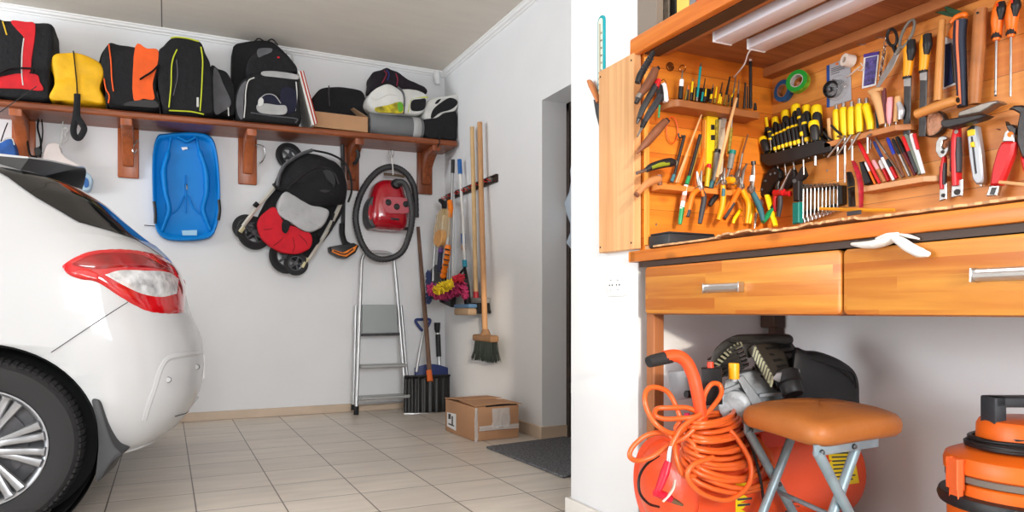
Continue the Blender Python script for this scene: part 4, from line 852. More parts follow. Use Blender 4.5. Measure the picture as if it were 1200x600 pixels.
# beech broom with dark bristles
t = rthing('broom', 'beech-handled household broom with dark green bristles hanging nearest the door', 'broom', 569, 418, 0.1)
rline('handle', [(562.3, 143.5, .055), (564, 230, .06), (566.5, 320, .075), (568.5, 392, .09)], [3.0, 3.1, 3.2, 3.3], M_beech, t, 14)
g = G(); a = at('R', 569, 396, 0.09); g.box(a.x-0.035, a.x+0.03, a.y-0.16, a.y+0.16, a.z-0.025, a.z+0.022, 0.014, 3); g.tube([a+Vector((0, 0, 0.015)), a+Vector((0, 0, 0.06))], [0.04, 0.022], 12); g.build('broom_head', mat('worn_beech', (150, 112, 78), 0.7, var=0.15), t)
rnd = random.Random(3)
def bristles(g, c, lx, ly, h, n, spread, r=0.0035):
    for i in range(n):
        x = rnd.uniform(-lx, lx); y = rnd.uniform(-ly, ly); q = Vector((c.x+x, c.y+y, c.z))
        e = Vector((x*spread+rnd.uniform(-.008, .008), y*(spread*0.35)+rnd.uniform(-.012, .012), -h*rnd.uniform(0.88, 1.04)))
        g.tube([q, q+Vector((e.x*0.3, e.y*0.3, e.z*0.5)), q+e], [r, r, r*0.5], 4, caps=False)
g = G(); bristles(g, a-Vector((0, 0, 0.022)), 0.024, 0.14, 0.135, 420, 0.7); o = g.build('bristles', mat('dark_green_bristle', (40, 48, 44), 0.8), t)
# pine handle deck brush
t = rthing('deck_brush', 'pale pine-handled scrubbing brush with black bristles behind the beech broom', 'brush', 558, 370, 0.05)
rline('handle', [(553.2, 149, .04), (555.5, 240, .042), (557.5, 345, .045)], [2.6, 2.7, 2.8], M_pine, t, 14)
rline('red_collar', [(557.6, 342, .045), (558, 353, .046)], 3.3, mat('red_collar', (170, 44, 56), 0.5), t)
g = G(); a = at('R', 557.5, 352.5, 0.048); g.box(a.x-0.03, a.x+0.03, a.y-0.20, a.y+0.15, a.z-0.018, a.z+0.02, 0.006, 2); g.build('brush_block', mat('grey_brush_block', (132, 132, 132), 0.6, var=0.3, vsc=30), t)
g = G(); bristles(g, a-Vector((0, 0.025, 0.016)), 0.026, 0.165, 0.075, 420, 0.3, 0.005); g.build('bristles', mat('black_bristle', (30, 30, 32), 0.8), t)
# blue handled squeegee
t = rthing('sponge_mop', 'white-shafted mop with blue grip, blue pad and tan sponge', 'mop', 546, 372, 0.06)
rline('shaft', [(539, 200, .05), (542, 250, .053), (544.5, 308, .06)], 1.8, M_wpole, t)
rline('grip', [(538.4, 187, .05), (539.3, 204, .05)], 2.6, M_bl, t); rline('blue_collar', [(542.6, 274, .055), (543.2, 286, .055)], 2.7, M_bl, t); rline('tan_collar', [(543.2, 287, .055), (543.6, 293, .056)], 2.7, M_beech, t); rline('joint', [(544.2, 305, .06), (544.8, 313, .06)], 2.9, mat('cyan_plastic', (40, 150, 180), 0.4), t)
rline('yoke', [(544.6, 313, .06), (545, 335, .10), (545.5, 356, .13)], 1.8, M_black, t); rline('yoke', [(544.5, 314, .06), (538, 322, .09), (531, 327, .10)], 1.4, M_black, t); rline('yoke', [(545.5, 316, .06), (549, 335, .10), (551, 354, .13)], 1.4, M_black, t)
g = G(); a = at('R', 546.5, 359, 0.135); g.box(a.x-0.035, a.x+0.03, a.y-0.13, a.y+0.16, a.z-0.012, a.z+0.016, 0.008, 2); g.build('blue_pad', mat('faded_blue_plastic', (84, 122, 158), 0.5), t)
g = G(); g.box(a.x-0.04, a.x+0.03, a.y-0.13, a.y+0.15, a.z-0.062, a.z-0.013, 0.015, 3); g.jitter(0.003, 20); g.build('sponge', mat('tan_sponge', (176, 148, 118), 0.9, var=0.15, vsc=20), t)
# black grip steel pole (dust mop) with chenille mop head
t = rthing('chenille_mop', 'grey pole with black grip and fluffy pink and yellow chenille mop head', 'mop', 524, 350, 0.1)
rline('pole', [(530.5, 198, .07), (529, 260, .09), (526, 332, .13)], 1.7, M_pole, t); rline('grip', [(530.8, 187, .07), (530.5, 203, .07)], 2.3, M_black, t)
def chenille(name, cl, m, n, seed):
    g = G(); r_ = random.Random(seed)
    for i in range(n):
        k = r_.random()*(len(cl)-1); j = int(k); f = k-j; p_ = [cl[j][q]+(cl[j+1][q]-cl[j][q])*f for q in range(4)]
        a = at('R', p_[0]+r_.uniform(-1, 1)*2, p_[1]+r_.uniform(-1, 1)*p_[3], p_[2]+r_.uniform(-.05, .07)); d = Vector((r_.uniform(-1, 1), r_.uniform(-1, 1), r_.uniform(-1, .5))).normalized()*0.020
        g.tube([a-d, a, a+d+Vector((0, 0, -.006))], [0.0045, 0.0075, 0.0045], 5)
    return g.build(name, m, t)
chenille('pink_fringe', [(503, 338, .33, 4), (512, 343, .29, 6), (524, 342, .23, 7), (534, 338, .16, 7), (543, 338, .14, 7), (546, 346, .14, 3)], mat('pink_chenille', (186, 52, 104), 0.9, var=0.35, vsc=30), 620, 1)
chenille('yellow_fringe', [(510, 340, .36, 3), (518, 336, .34, 4), (529, 332, .31, 3.5)], mat('yellow_chenille', (224, 190, 30), 0.9, var=0.2, vsc=30), 170, 2)
chenille('red_fringe', [(533, 327, .2, 2), (541, 325, .18, 3)], mat('crimson_chenille', (196, 40, 60), 0.9, var=0.2, vsc=30), 80, 3)
chenille('mauve_fringe', [(506, 334, .28, 3), (524, 350, .16, 3)], mat('mauve_chenille', (140, 70, 120), 0.9, var=0.2, vsc=30), 120, 4)
g = G(); slab(g, 'R', [(505, 333), (540, 326), (543, 334), (508, 345)], 0.10, 0.15, 0.006, 1); g.build('mop_plate', M_black, t)
# orange snow brush, black scraper brush
t = rthing('snow_brush', 'orange car snow brush with grey shaft and ribbed orange grip', 'snow brush', 524, 320, 0.2)
rline('shaft', [(527.5, 250, .16), (524, 292, .20)], 2.2, M_pole, t)
rline('orange_end', [(527, 236, .15), (528.2, 244, .155), (527.2, 255, .165)], [3.2, 3.4, 2.6], mat('vivid_orange_plastic', (240, 124, 20), 0.4), t)
g = G(); pts = [(525, 287), (524, 300), (521.5, 314), (519, 325)]; P = smoothpath([at('R', u, v, .21) for u, v in pts], 8); s_ = mpp('R', 522, 300, .2)
g.tube(P, [s_*(3.9 if (i//2) % 2 else 3.2) for i in range(len(P))], 10); g.build('orange_grip', MATS['vivid_orange_plastic'], t)
for k in range(4): rline('grip_band', [(521.8-k*.6, 292+k*6, .235), (526.5-k*.6, 293+k*6, .235)], 0.9, M_black, t)
t = rthing('ice_scraper', 'black-ended snow scraper with silver shaft beside the orange snow brush', 'snow brush', 515, 330, 0.22)
rline('shaft', [(520.5, 252, .16), (518, 275, .18)], 2.1, M_pole, t); rline('head', [(516, 235, .14), (520.5, 238, .145), (521, 252, .16)], [2.6, 3.6, 2.6], M_black, t); rline('grip', [(518.3, 272, .18), (514.5, 318, .23)], 2.8, mat('dark_navy_grip', (34, 38, 66), 0.6), t); rline('stripe', [(517, 290, .205), (516.4, 296, .21)], 3.1, mat('purple_stripe', (92, 52, 120), 0.6), t)
# crumpled translucent bag of cloths
t = rthing('net_bag', 'crumpled translucent yellow plastic bag hanging left of the snow brushes', 'bag', 510, 290, 0.24)
g = G(); puff(g, [(515, 244), (518, 252), (518, 268), (517, 284), (512, 291), (507.5, 286), (506.5, 274), (510, 258)], 0.17, 0.24, pl='R', rough=0.012, n=3); g.build('bag_skin', mat('translucent_yellow_film', (226, 196, 140), 0.2, alpha=0.38), t)
g = G(); puff(g, [(510, 272), (516, 270), (517, 282), (512, 289), (508, 284)], 0.18, 0.225, pl='R', rough=0.006, n=3); g.build('orange_cloth', mat('orange_cloth', (232, 150, 60), 0.9, var=0.2), t)
# blue brush and dustpan on the poles behind
t = rthing('push_brush', 'dark blue bristle snow brush head below the snow scraper', 'brush', 506, 355, 0.24)
rline('pole', [(513.5, 250, .2), (509, 300, .22), (507.5, 330, .24)], 1.5, M_pole, t)
g = G(); slab(g, 'R', sp2([(504, 316), (514, 312), (515, 340), (512, 350), (503, 348)], 2), 0.20, 0.235, 0.01, 2); g.build('brush_block', M_black, t)
g = G()
for i in range(170):
    u = 501.5+rnd.random()*5; v = 316+rnd.random()*36; a = at('R', u, v, 0.225); g.tube([a, a+Vector((-0.02, 0.0, -0.03))], [0.005, 0.003], 4)
g.build('bristles', mat('blue_bristle', (54, 66, 108), 0.8), t)
t = rthing('dustpan', 'dark dustpan hanging under the chenille mop head', 'dustpan', 520, 360, 0.12)
g = G(); slab(g, 'R', [(511, 338), (530, 338), (528, 360), (515, 354)], 0.05, 0.065, 0.003, 1); slab(g, 'R', [(511, 338), (514, 338), (517, 354), (515, 354)], 0.05, 0.09, 0.003, 1); slab(g, 'R', [(527, 338), (530, 338), (528, 360), (526, 359)], 0.05, 0.09, 0.003, 1); g.build('pan', M_black, t)
rline('handle', [(521, 339, .06), (523, 312, .055), (524, 290, .05)], 1.6, M_black, t)
t = rthing('long_pole', 'thin pale pole running down the corner below the mop head', 'pole', 512, 440, 0.2)
rline('pole', [(532, 212, .03), (531, 300, .04), (530.5, 330, .045)], 1.2, M_wpole, t)
# cardboard box on the floor
B0 = at('Z', 555.5, 517.5); 
p1 = at('Z', 517, 505); p2 = at('Z', 608, 512.5)
ex = (p2-B0); ex.z = 0; exn = ex.normalized(); ey = Vector((-exn.y, exn.x, 0))
LX = ex.length; LY = abs((p1-B0).dot(ey)); 
if (p1-B0).dot(ey) < 0: ey = -ey
t = thing('cardboard_box', 'taped brown cardboard box with white label on the tiled floor', 'box', (B0.x+exn.x*LX/2+ey.x*LY/2, B0.y+exn.y*LX/2+ey.y*LY/2, 0))
M_boxc = mat('brown_cardboard_worn', (186, 140, 104), 0.75, var=0.08, vsc=5)
Hh = 0.205
def bx(a, b, c): return B0+exn*a*LX+ey*b*LY+Vector((0, 0, c))
def bbox_(a0, a1, b0, b1, z0, z1, bev=0.003):
    c = bx((a0+a1)/2, (b0+b1)/2, (z0+z1)/2); return c, exn, ey, Vector((0, 0, 1)), (a1-a0)*LX, (b1-b0)*LY, z1-z0, bev
g = G(); g.obox(*bbox_(0, 1, 0, 1, 0.001, Hh, 0.004)); g.build('box_body', M_boxc, t)
g = G(); g.prism([bx(-.01, -.04, Hh+.004), bx(.62, -.03, Hh+.012), bx(1.03, -.05, Hh+.002), bx(1.02, .48, Hh+.003), bx(.0, .48, Hh+.014)], (0, 0, 0.005)); g.build('flap', M_boxc, t, smooth=False)
g = G(); g.prism([bx(.0, 1.02, Hh+.003), bx(1.0, 1.0, Hh+.003), bx(.98, .5, Hh+.012), bx(.02, .5, Hh+.016)], (0, 0, 0.005)); g.build('flap', M_boxc, t, smooth=False)
g = G(); g.prism([bx(.25, .0, Hh-.005), bx(.95, .0, Hh-.005), bx(.95, -.012, Hh+.003), bx(.25, -.012, Hh+.003)], (0, 0, 0.004)); g.build('dark_gap', M_black, t, smooth=False)
g = G(); g.prism([bx(0, -.006, .055), bx(1, -.006, .055), bx(1, -.006, .0565), bx(0, -.006, .0565)], ey*0.004); g.build('crease', mat('cardboard_crease', (140, 98, 70), 0.9), t, smooth=False)
M_tape = mat('clear_tape', (240, 238, 236), 0.08, alpha=0.55, bump=0.9, bsc=40)
def film(a0, a1, z0, z1, name, s=1):
    g = G(); r_ = random.Random(s)
    W_ = [[bx(a0+(a1-a0)*i/10+r_.uniform(-.01, .01), -.014-r_.uniform(0, .02), z0+(z1-z0)*j/6) for j in range(7)] for i in range(11)]
    g.grid(lambda i, j: W_[round(i*10)][round(j*6)], 10, 6); g.build(name, M_tape, t)
film(.38, .78, .07, .19, 'clear_tape', 2); film(.0, .07, .0, .2, 'clear_tape', 3); film(.1, .98, .06, .09, 'clear_tape', 4)
def lab(pts, m, name, d=0.003):
    g = G(); P = [bx(-d/LX, q[0], q[1]) for q in pts]; g.prism(P, exn*0.002); return g.build(name, m, t, smooth=False)
lab([(.92, .035), (.92, .125), (.6, .13), (.6, .025)], M_white, 'label')
for q in ([(.86, .085), (.86, .118), (.78, .12), (.78, .088)], [(.74, .05), (.74, .11), (.70, .11), (.70, .05)], [(.86, .05), (.86, .058), (.66, .056), (.66, .048)]): lab(q, M_black, 'label_print', 0.005)
# doormat
c = [at('Z', 570, 525.5), at('Z', 664, 561), at('Z', 668, 513)]
m0 = c[0]; mx = Vector((1, 0.0, 0)); 
def dm(u, v): return at('Z', u, v)
P = [Vector((m0.x, m0.y, 0.001)), Vector((dm(668, 562).x, dm(664, 561).y, 0.001)), Vector((XR+0.16, dm(664, 561).y-0.0, 0.001)), Vector((XR+0.16, dm(668, 513).y, 0.001))]
ya, yb2 = dm(664, 561).y, (dm(570, 525.5).y+dm(664, 513).y)/2
xa = dm(570, 525.5).x
xm = dm(664, 561).x
p0, p1_, p2_ = dm(570, 525.5), dm(660, 561), dm(662, 513.5)
g = G(); g.prism([Vector((q.x, q.y, 0.001)) for q in (p0, p1_, p1_+(p2_-p0), p2_)], (0, 0, 0.012), 0.003, 1)
M_mat = mat('grey_carpet', (112, 112, 116), 0.95, var=0.75, vsc=95, bump=0.8, bsc=200)
t = g.build('doormat', M_mat); tag(t, 'dark grey speckled doormat on the tiles in front of the doorway', 'doormat')
# crumpled clear plastic sheet hanging on the door
o_ = Vector((XR+0.19, 3.66, 1.05))
t = thing('plastic_sheet', 'crumpled pale plastic sheet hanging on the dark door', 'plastic sheet', (XR+0.19, 3.72, 1.1))
rr = random.Random(9)
g = G(); K = [[Vector((XR+0.16+rr.uniform(-.03, .02), 3.74-0.30*j+(-0.05*math.sin(i*7)+rr.uniform(-.02, .02)), 1.93-0.86*i)) for j in (0, .33, .66, 1)] for i in [k/14 for k in range(15)]]
g.grid(lambda i, j: K[round(i*14)][round(j*3)], 14, 3, (0.004, 0, 0)); g.build('sheet', mat('pale_plastic_film', (186, 200, 216), 0.25, alpha=0.85), t, sharp=20)

# ================================================================== PILLAR
M_bench = wood('varnished_pine_bench', (220, 136, 46), (184, 92, 24), 1, 0.09, 2, rough=0.32, knots=0.35)
M_drawer = wood('laminated_pine_drawer', (208, 144, 58), (174, 98, 32), 1, 0.034, 2, rough=0.35, grain=0.8, staves=True)
M_pan = wood('pine_board_panel', (222, 132, 38), (190, 96, 24), 0, 0.092, 2, rough=0.4, knots=0.4, gap=0.0016)
M_pank = wood('pine_board_panel_back', (226, 152, 72), (202, 118, 48), 1, 0.092, 2, rough=0.4, knots=0.3, gap=0.0014)
M_pale = wood('pale_glued_pine', (214, 166, 116), (190, 134, 84), 2, 0.042, 1, rough=0.5, grain=0.7)
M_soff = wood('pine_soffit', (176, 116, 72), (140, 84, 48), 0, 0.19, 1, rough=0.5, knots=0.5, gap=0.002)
M_beam = wood('pine_front_beam', (226, 136, 52), (190, 92, 30), 1, 0.3, 2, rough=0.32, knots=0.8)
M_leg = wood('pine_leg', (156, 96, 56), (124, 70, 38), 2, 0.3, 0, rough=0.5)
# thermometer
p = at('P', 704, 60, 0.004); t = thing('thermometer', 'tall teal and cream wall thermometer above the pale side board', 'thermometer', (XP, p.y, p.z))
zt, zb = at('P', 704, 18.5, .006).z, 1.50; yc = at('P', 704.5, 60, .006).y; hw = 0.0205
def stad(h, z0, z1, x, n=10): return [Vector((x, yc+h*math.cos(PI*k/n), z1-h+h*math.sin(PI*k/n))) for k in range(n+1)]+[Vector((x, yc-h*math.cos(PI*k/n), z0+h-h*math.sin(PI*k/n))) for k in range(n+1)]
g = G(); g.prism(stad(hw, zb, zt, XP-0.008), (0.008, 0, 0), 0.0015, 1); g.build('backplate', mat('teal_enamel', (0, 150, 160), 0.35), t)
g = G(); g.prism(stad(hw*0.62, zb+0.012, zt-0.010, XP-0.0095), (0.0018, 0, 0)); g.build('scale_plate', mat('cream_enamel', (232, 226, 206), 0.45), t)
g = G(); g.tube([(XP-0.0115, yc, zb+0.03), (XP-0.0115, yc, zt-0.03)], 0.0016, 8); g.build('glass_tube', mat('grey_glass_tube', (150, 140, 120), 0.1), t)
def text(s_, size, loc, xdir, zdir, m, parent, name='lettering'):
    cu = bpy.data.curves.new(name, 'FONT'); cu.body = s_; cu.size = size; cu.align_x = 'CENTER'; cu.align_y = 'CENTER'; cu.extrude = 0.0002
    o = bpy.data.objects.new(name, cu); bpy.context.view_layer.update()
    COL.objects.link(o); bpy.context.view_layer.update()
    me = bpy.data.meshes.new_from_object(o.evaluated_get(bpy.context.evaluated_depsgraph_get())); bpy.data.objects.remove(o)
    x = Vector(xdir).normalized(); y = Vector(zdir).normalized(); n = x.cross(y)
    M = Matrix((x, y, n)).transposed().to_4x4(); M.translation = Vector(loc)-(WL[parent.name] if parent else Vector())
    me.transform(M); me.materials.append(m); o = bpy.data.objects.new(name, me); COL.objects.link(o); WL[o.name] = Vector(loc); o.parent = parent; return o
zz = zt-0.065
for s_ in ('50', '40', '30', '20', '10', '0'):
    text(s_, 0.011, (XP-0.0105, yc-0.0072, zz), (0, -1, 0), (0, 0, 1), M_black, t, 'number'); zz -= 0.026
zz = zt-0.20
for s_ in ('0', '10', '20', '30', '40'):
    text(s_, 0.009, (XP-0.0105, yc+0.0072, zz), (0, -1, 0), (0, 0, 1), M_black, t, 'number'); zz -= 0.020
# double power socket
p = at('P', 725, 334, 0); t = thing('wall_socket', 'white double power socket on the pillar left of the workbench', 'socket', (XP, p.y, p.z-0.04))
y0, y1, z0, z1 = p.y-0.062, p.y+0.058, p.z-0.038, p.z+0.040
g = G(); g.box(XP-0.010, XP, y0, y1, z0, z1, 0.004, 2); g.build('frame', M_white, t)
for yy in (p.y+0.030, p.y-0.012):
    g = G(); g.lathe([(0.021, -0.001), (0.021, 0.002), (0.0185, 0.0032), (0.0178, 0.0006), (0, 0.0006)], (XP-0.010, yy, p.z), (-1, 0, 0), 24, caps=False); s_ = g.build('outlet', M_white, t)
    g = G()
    for d in (-0.0085, 0.0085): g.lathe([(0.003, 0), (0.003, 0.0015), (0, 0.0015)], (XP-0.0108, yy+d, p.z), (-1, 0, 0), 10)
    g.build('pin_hole', M_black, s_)
    g = G(); g.box(XP-0.0125, XP-0.0055, yy-0.002, yy+0.002, p.z+0.014, p.z+0.020); g.box(XP-0.0125, XP-0.0055, yy-0.002, yy+0.002, p.z-0.020, p.z-0.014); g.build('earth_clip', M_steel, s_)
# ================================================================== TOOL CABINET ABOVE THE BENCH
# pale end board
yb0 = at('P', 743, 180, .03).y; yb1 = at('P', 702, 180, .03).y
zb0 = at('P', 702, 297, .03).z; zb1 = at('P', 702, 84, .03).z
g = G(); g.box(XP-0.032, XP-0.001, yb0, yb1, zb0, zb1, 0.003, 1); sb = thing('side_board', 'pale pine end board fixed upright on the pillar beside the tools', 'board', (XP-0.016, (yb0+yb1)/2, zb0)); g.build('board', M_pale, sb)
for yy in (yb0+0.012, yb1-0.012):
    for zz in (zb0+0.02, zb1-0.022):
        g = G(); g.lathe([(0.0035, 0), (0.0032, 0.0012), (0, 0.0012)], (XP-0.032, yy, zz), (-1, 0, 0), 10); g.build('screw', mat('dark_screw', (70, 44, 30), 0.5, 0.5), sb)
# cladding: far panel faces the camera, back panel runs along the wall
ZT, ZW = 1.625, 0.970
cab = thing('tool_cabinet', 'orange pine-clad tool niche with boarded end and back panels', 'tool cabinet', (1.65, 1.6, ZW))
g = G(); g.box(XP+0.003, XK, YN, YN+0.028, ZW, ZT+0.02); g.build('end_panel', M_pan, cab, smooth=False)
g = G(); g.box(XK, XK+0.025, -0.7, YN+0.028, ZW, ZT+0.02); g.build('back_panel', M_pank, cab, smooth=False)
g = G(); a = at('N', 760, 200, 0.02).x; g.box(XP+0.003, a, YN-0.02, YN, ZW+0.019, ZT-0.036, 0.002, 1); g.build('corner_post', wood('pine_post', (226, 150, 62), (196, 112, 36), 2, 0.3, 0, rough=0.4), cab)
g = G(); g.box(XP+0.003, a+0.004, YN-0.03, YN, ZW, ZW+0.018, 0.002, 1); g.build('post_block', M_pale, cab)
# upper shelf: beam, fascia, soffit
up = thing('upper_shelf', 'thick knotty pine shelf above the tool niche', 'shelf', (1.6, 1.3, 1.60))
g = G(); g.box(1.345, 1.375, -0.7, 1.905, 1.600, 1.655, 0.006, 2); g.build('front_beam', M_beam, up)
g = G(); g.box(1.376, 1.43, -0.7, 1.864, 1.600, 1.640); g.build('fascia', mat('dark_brown_strip', (74, 50, 34), 0.6), up, smooth=False)
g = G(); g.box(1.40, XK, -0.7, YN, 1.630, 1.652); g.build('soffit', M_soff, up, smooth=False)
g = G(); g.box(XK-0.045, XK, -0.7, YN, 1.597, 1.630, 0.002, 1); g.build('rear_batten', wood('pine_batten', (176, 112, 66), (144, 84, 44), 1, 0.4, 2), up)
g = G(); g.box(1.431, 1.462, -0.7, YN, 1.608, 1.630, 0.002, 1); g.build('front_batten', MATS['pine_batten'], up)
# light battens under the shelf
M_lamp = mat('opal_diffuser', (228, 228, 240), 0.3)
def batten(x0, x1, yend, label):
    t = thing('strip_light', label, 'light', ((x0+x1)/2, yend-0.6, 1.585))
    g = G(); g.box(x0, x1, yend-1.25, yend, 1.597, 1.628, 0.004, 2); g.build('diffuser', M_lamp, t)
    g = G(); g.box(x0-0.002, x1+0.002, yend-0.004, yend+0.004, 1.595, 1.6285, 0.003, 2); g.build('end_cap', M_white, t)
    g = G(); g.box(x0+0.004, x1-0.004, yend-1.25, yend, 1.626, 1.6295); g.build('housing', M_alu, t); return t
a, b = at('Z', 0, 0), 0
def onz(u, v, z): r = ray(u, v); return EYE+r*((z-CH)/r.z)
q0, q1 = onz(829.5, 51, 1.597), onz(833, 64, 1.597)
batten(1.494, 1.565, q0.y-0.02, 'unlit white strip light nearer the front edge under the upper shelf')
q0, q1 = onz(880, 58, 1.597), onz(885, 70, 1.597)
l2 = batten(1.632, 1.703, q0.y, 'unlit white strip light nearer the back panel under the upper shelf')
cabp = smoothpath([(1.668, q0.y+0.004, 1.612), (1.665, q0.y+0.03, 1.60), (1.70, q0.y+0.085, 1.585), (1.735, YN-0.02, 1.575), (1.745, YN-0.006, 1.58)], 6)
g = G(); g.tube(cabp, 0.0025, 6); g.build('cable', M_white, l2)
# things standing on the upper shelf (only their lower ends show)
def stand(name, label, cat, x, y0, y1, h, m, grp, parts=()):
    t = thing(name, label, cat, (x, (y0+y1)/2, 1.656), grp)
    g = G(); g.box(x-0.09, x+0.10, y0, y1, 1.656, 1.656+h, 0.003, 1); g.build('cover', m, t); 
    g = G(); g.box(x-0.086, x+0.102, y0+0.004, y1-0.004, 1.658, 1.654+h); g.build('pages', M_whb, t); return t
GS = 'books and boxes on the upper shelf'
yq = lambda u: atX(u, 12, 1.40).y
def ys(u): return atX(u, 15, 1.43).y
stand('photo_book', 'dark grey printed spine leftmost above the knotty shelf beam', 'book', 1.52, ys(770), ys(761), 0.24, mat('grey_print', (84, 78, 78), 0.5, var=0.5, vsc=40), GS)
stand('magazine_file', 'marbled grey and brown spine second from the left above the shelf beam', 'book', 1.52, ys(784), ys(770.5), 0.25, mat('marbled_print', (150, 138, 122), 0.5, var=0.7, vsc=26), GS)
stand('ring_binder', 'black spine beside a yellow carton above the shelf beam', 'binder', 1.52, ys(792), ys(784.5), 0.26, mat('black_spine', (26, 24, 22), 0.4), GS)
stand('carton', 'plain yellow carton on the upper shelf', 'box', 1.52, ys(807), ys(792.5), 0.23, mat('yellow_card', (236, 196, 96), 0.6), GS)
stand('notebook', 'grey spine right of the yellow carton on the upper shelf', 'book', 1.52, ys(815), ys(807.5), 0.2, mat('mid_grey_card', (128, 128, 130), 0.6), GS)
stand('folder', 'pink-red spine at the right on the upper shelf', 'folder', 1.52, ys(826), ys(815.5), 0.21, mat('pink_card', (236, 84, 92), 0.6), GS)
stand('box_file', 'dark box file cut by the top edge above the beam', 'binder', 1.52, ys(850), ys(826.5), 0.22, mat('navy_card', (50, 50, 66), 0.6), GS)
# side cheek of the upper cupboard
g = G(); g.box(1.372, 1.40, 1.80, 1.90, 1.652, 2.60, 0.002, 1); u_ = g.build('cupboard_post', mat('grey_brown_paint', (128, 118, 108), 0.5)); u_.parent = up; u_.location = u_.location-WL[up.name]
g = G(); g.box(1.40, 1.95, YN-0.01, YN+0.03, 1.655, 2.4); o = g.build('cupboard_side', mat('grey_brown_side', (108, 84, 66), 0.5)); o.parent = up; o.location = o.location-WL[up.name]
# ================================================================== WORKBENCH
wb = thing('workbench', 'built-in orange pine workbench with thick worktop and two drawers', 'workbench', (1.65, 1.3, 0))
g = G(); g.box(1.340, XK, -0.7, 1.895, 0.935, ZW, 0.003, 2); g.box(1.340, XP-0.002, 1.866, 1.905, 0.935, ZW, 0.003, 1); g.build('worktop', M_bench, wb)
g = G(); g.box(1.352, 1.362, -0.7, 1.862, 0.918, 0.934); g.box(1.362, XK, -0.7, 1.862, 0.926, 0.934); g.build('under_rail', M_dkbrown, wb, smooth=False)
g = G(); g.box(1.365, 1.405, 1.802, 1.842, 0.0, 0.775, 0.003, 1); lg = g.build('leg', M_leg, wb)
g = G(); g.box(1.915, 1.954, 1.835, 1.875, 0.0, 0.93, 0.003, 1); g.build('leg', mat('dark_post', (70, 46, 34), 0.5), wb)
g = G(); g.box(1.90, 1.954, 1.83, 1.895, 0.72, 0.80, 0.003, 1); g.build('rear_bracket', mat('dark_post', (70, 46, 34), 0.5), wb)
def drawer(y0, y1):
    g = G(); P = []
    z0, z1, r = 0.771, 0.915, 0.012
    for cy, cz, a0 in ((y1-r, z1-r, 0), (y0+r, z1-r, 90), (y0+r, z0+r, 180), (y1-r, z0+r, 270)):
        for k in range(6): a = math.radians(a0+18*k); P.append(Vector((1.345, cy+r*math.cos(a), cz+r*math.sin(a))))
    g.prism(P, (0.020, 0, 0), 0.003, 2); d = g.build('drawer', M_drawer, wb)
    g = G(); g.box(1.365, XK-0.06, y0+0.015, y1-0.015, 0.768, 0.905); g.build('drawer_box', M_leg, d, smooth=False)
    return d
yd = atX(987, 330, 1.345).y
d1 = drawer(yd+0.003, atX(756, 340, 1.345).y)
d2 = drawer(yd-0.003-0.86, yd-0.003)
def handle(d, yc, zc, w):
    g = G(); prof = [(0.0, -0.012), (-0.004, -0.012), (-0.010, -0.010), (-0.017, -0.004), (-0.019, 0.002), (-0.0165, 0.0045), (-0.012, 0.0045), (-0.012, 0.009), (-0.003, 0.0125), (0.0, 0.0125)]
    rings = [[Vector((1.345+a, yc+s_*w/2, zc+b)) for a, b in prof] for s_ in (-1, 1)]; g.loft(rings)
    h = g.build('handle', M_alu, d, sharp=25)
    for s_ in (-1, 1):
        g = G(); g.box(1.345-0.0205, 1.345, yc+s_*w/2-0.002, yc+s_*w/2+0.002, zc-0.013, zc+0.0135, 0.001, 1); g.build('handle_end', M_steel, h)
a, b = atX(826.5, 337, 1.335), atX(868, 337, 1.335); handle(d1, (a.y+b.y)/2, (atX(847, 331.5, 1.33).z+atX(847, 342.5, 1.33).z)/2, abs(a.y-b.y))
a = atX(1142.5, 320, 1.335); handle(d2, a.y-0.06, (atX(1160, 312.5, 1.33).z+atX(1160, 330.5, 1.33).z)/2, 0.125)
# white cotton glove on the drawer edge, paper sticking out
p = atX(1045, 290, 1.335); t = thing('cotton_glove', 'white cotton glove draped over the top of the right drawer', 'glove', (p.x, p.y, 0.87))
M_glv = mat('white_cotton', (216, 214, 210), 0.9, bump=0.3, bsc=120)
def gl(pts, r, name, fl=0.55):
    P = smoothpath([atX(u, v, x) for u, v, x in pts], 5); s_ = 1.75/FPX
    n = len(P); rr_ = []
    for i in range(n): k = i/(n-1)*(len(r)-1); j = min(int(k), len(r)-2); rr_.append((r[j]+(r[j+1]-r[j])*(k-j))*s_*1.0)
    g = G(); g.tube(P, rr_, 14, flat=fl, up=Vector((-1, 0, 0)).cross((P[-1]-P[0]).normalized())); return g.build(name, M_glv, t, sharp=80)
gl([(999, 286, 1.338), (1012, 287, 1.335), (1026, 286, 1.333), (1040, 282, 1.332), (1050, 277, 1.332)], [3, 6.5, 8, 8, 6], 'fingers')
gl([(1046, 277, 1.332), (1056, 283, 1.328), (1066, 290, 1.327), (1078, 296, 1.328), (1088, 298, 1.33)], [5, 7.5, 8.5, 8.5, 4.5], 'cuff')
gl([(1028, 280, 1.336), (1040, 276, 1.334), (1052, 274, 1.334)], [3, 4.5, 3], 'thumb')
gl([(1056, 275, 1.345), (1066, 277, 1.345), (1077, 280, 1.345)], [3, 3.5, 1.5], 'fold')
g = G(); g.prism([atX(u, v, 1.36) for u, v in [(1112, 278), (1113, 272.5), (1130, 268), (1136, 268.5), (1141, 273), (1141, 276)]], (0.02, 0, 0)); o = g.build('sandpaper_sheet', mat('off_white_paper', (226, 214, 196), 0.8)); tag(o, 'folded pale paper poking out of the gap above the right drawer', 'paper')
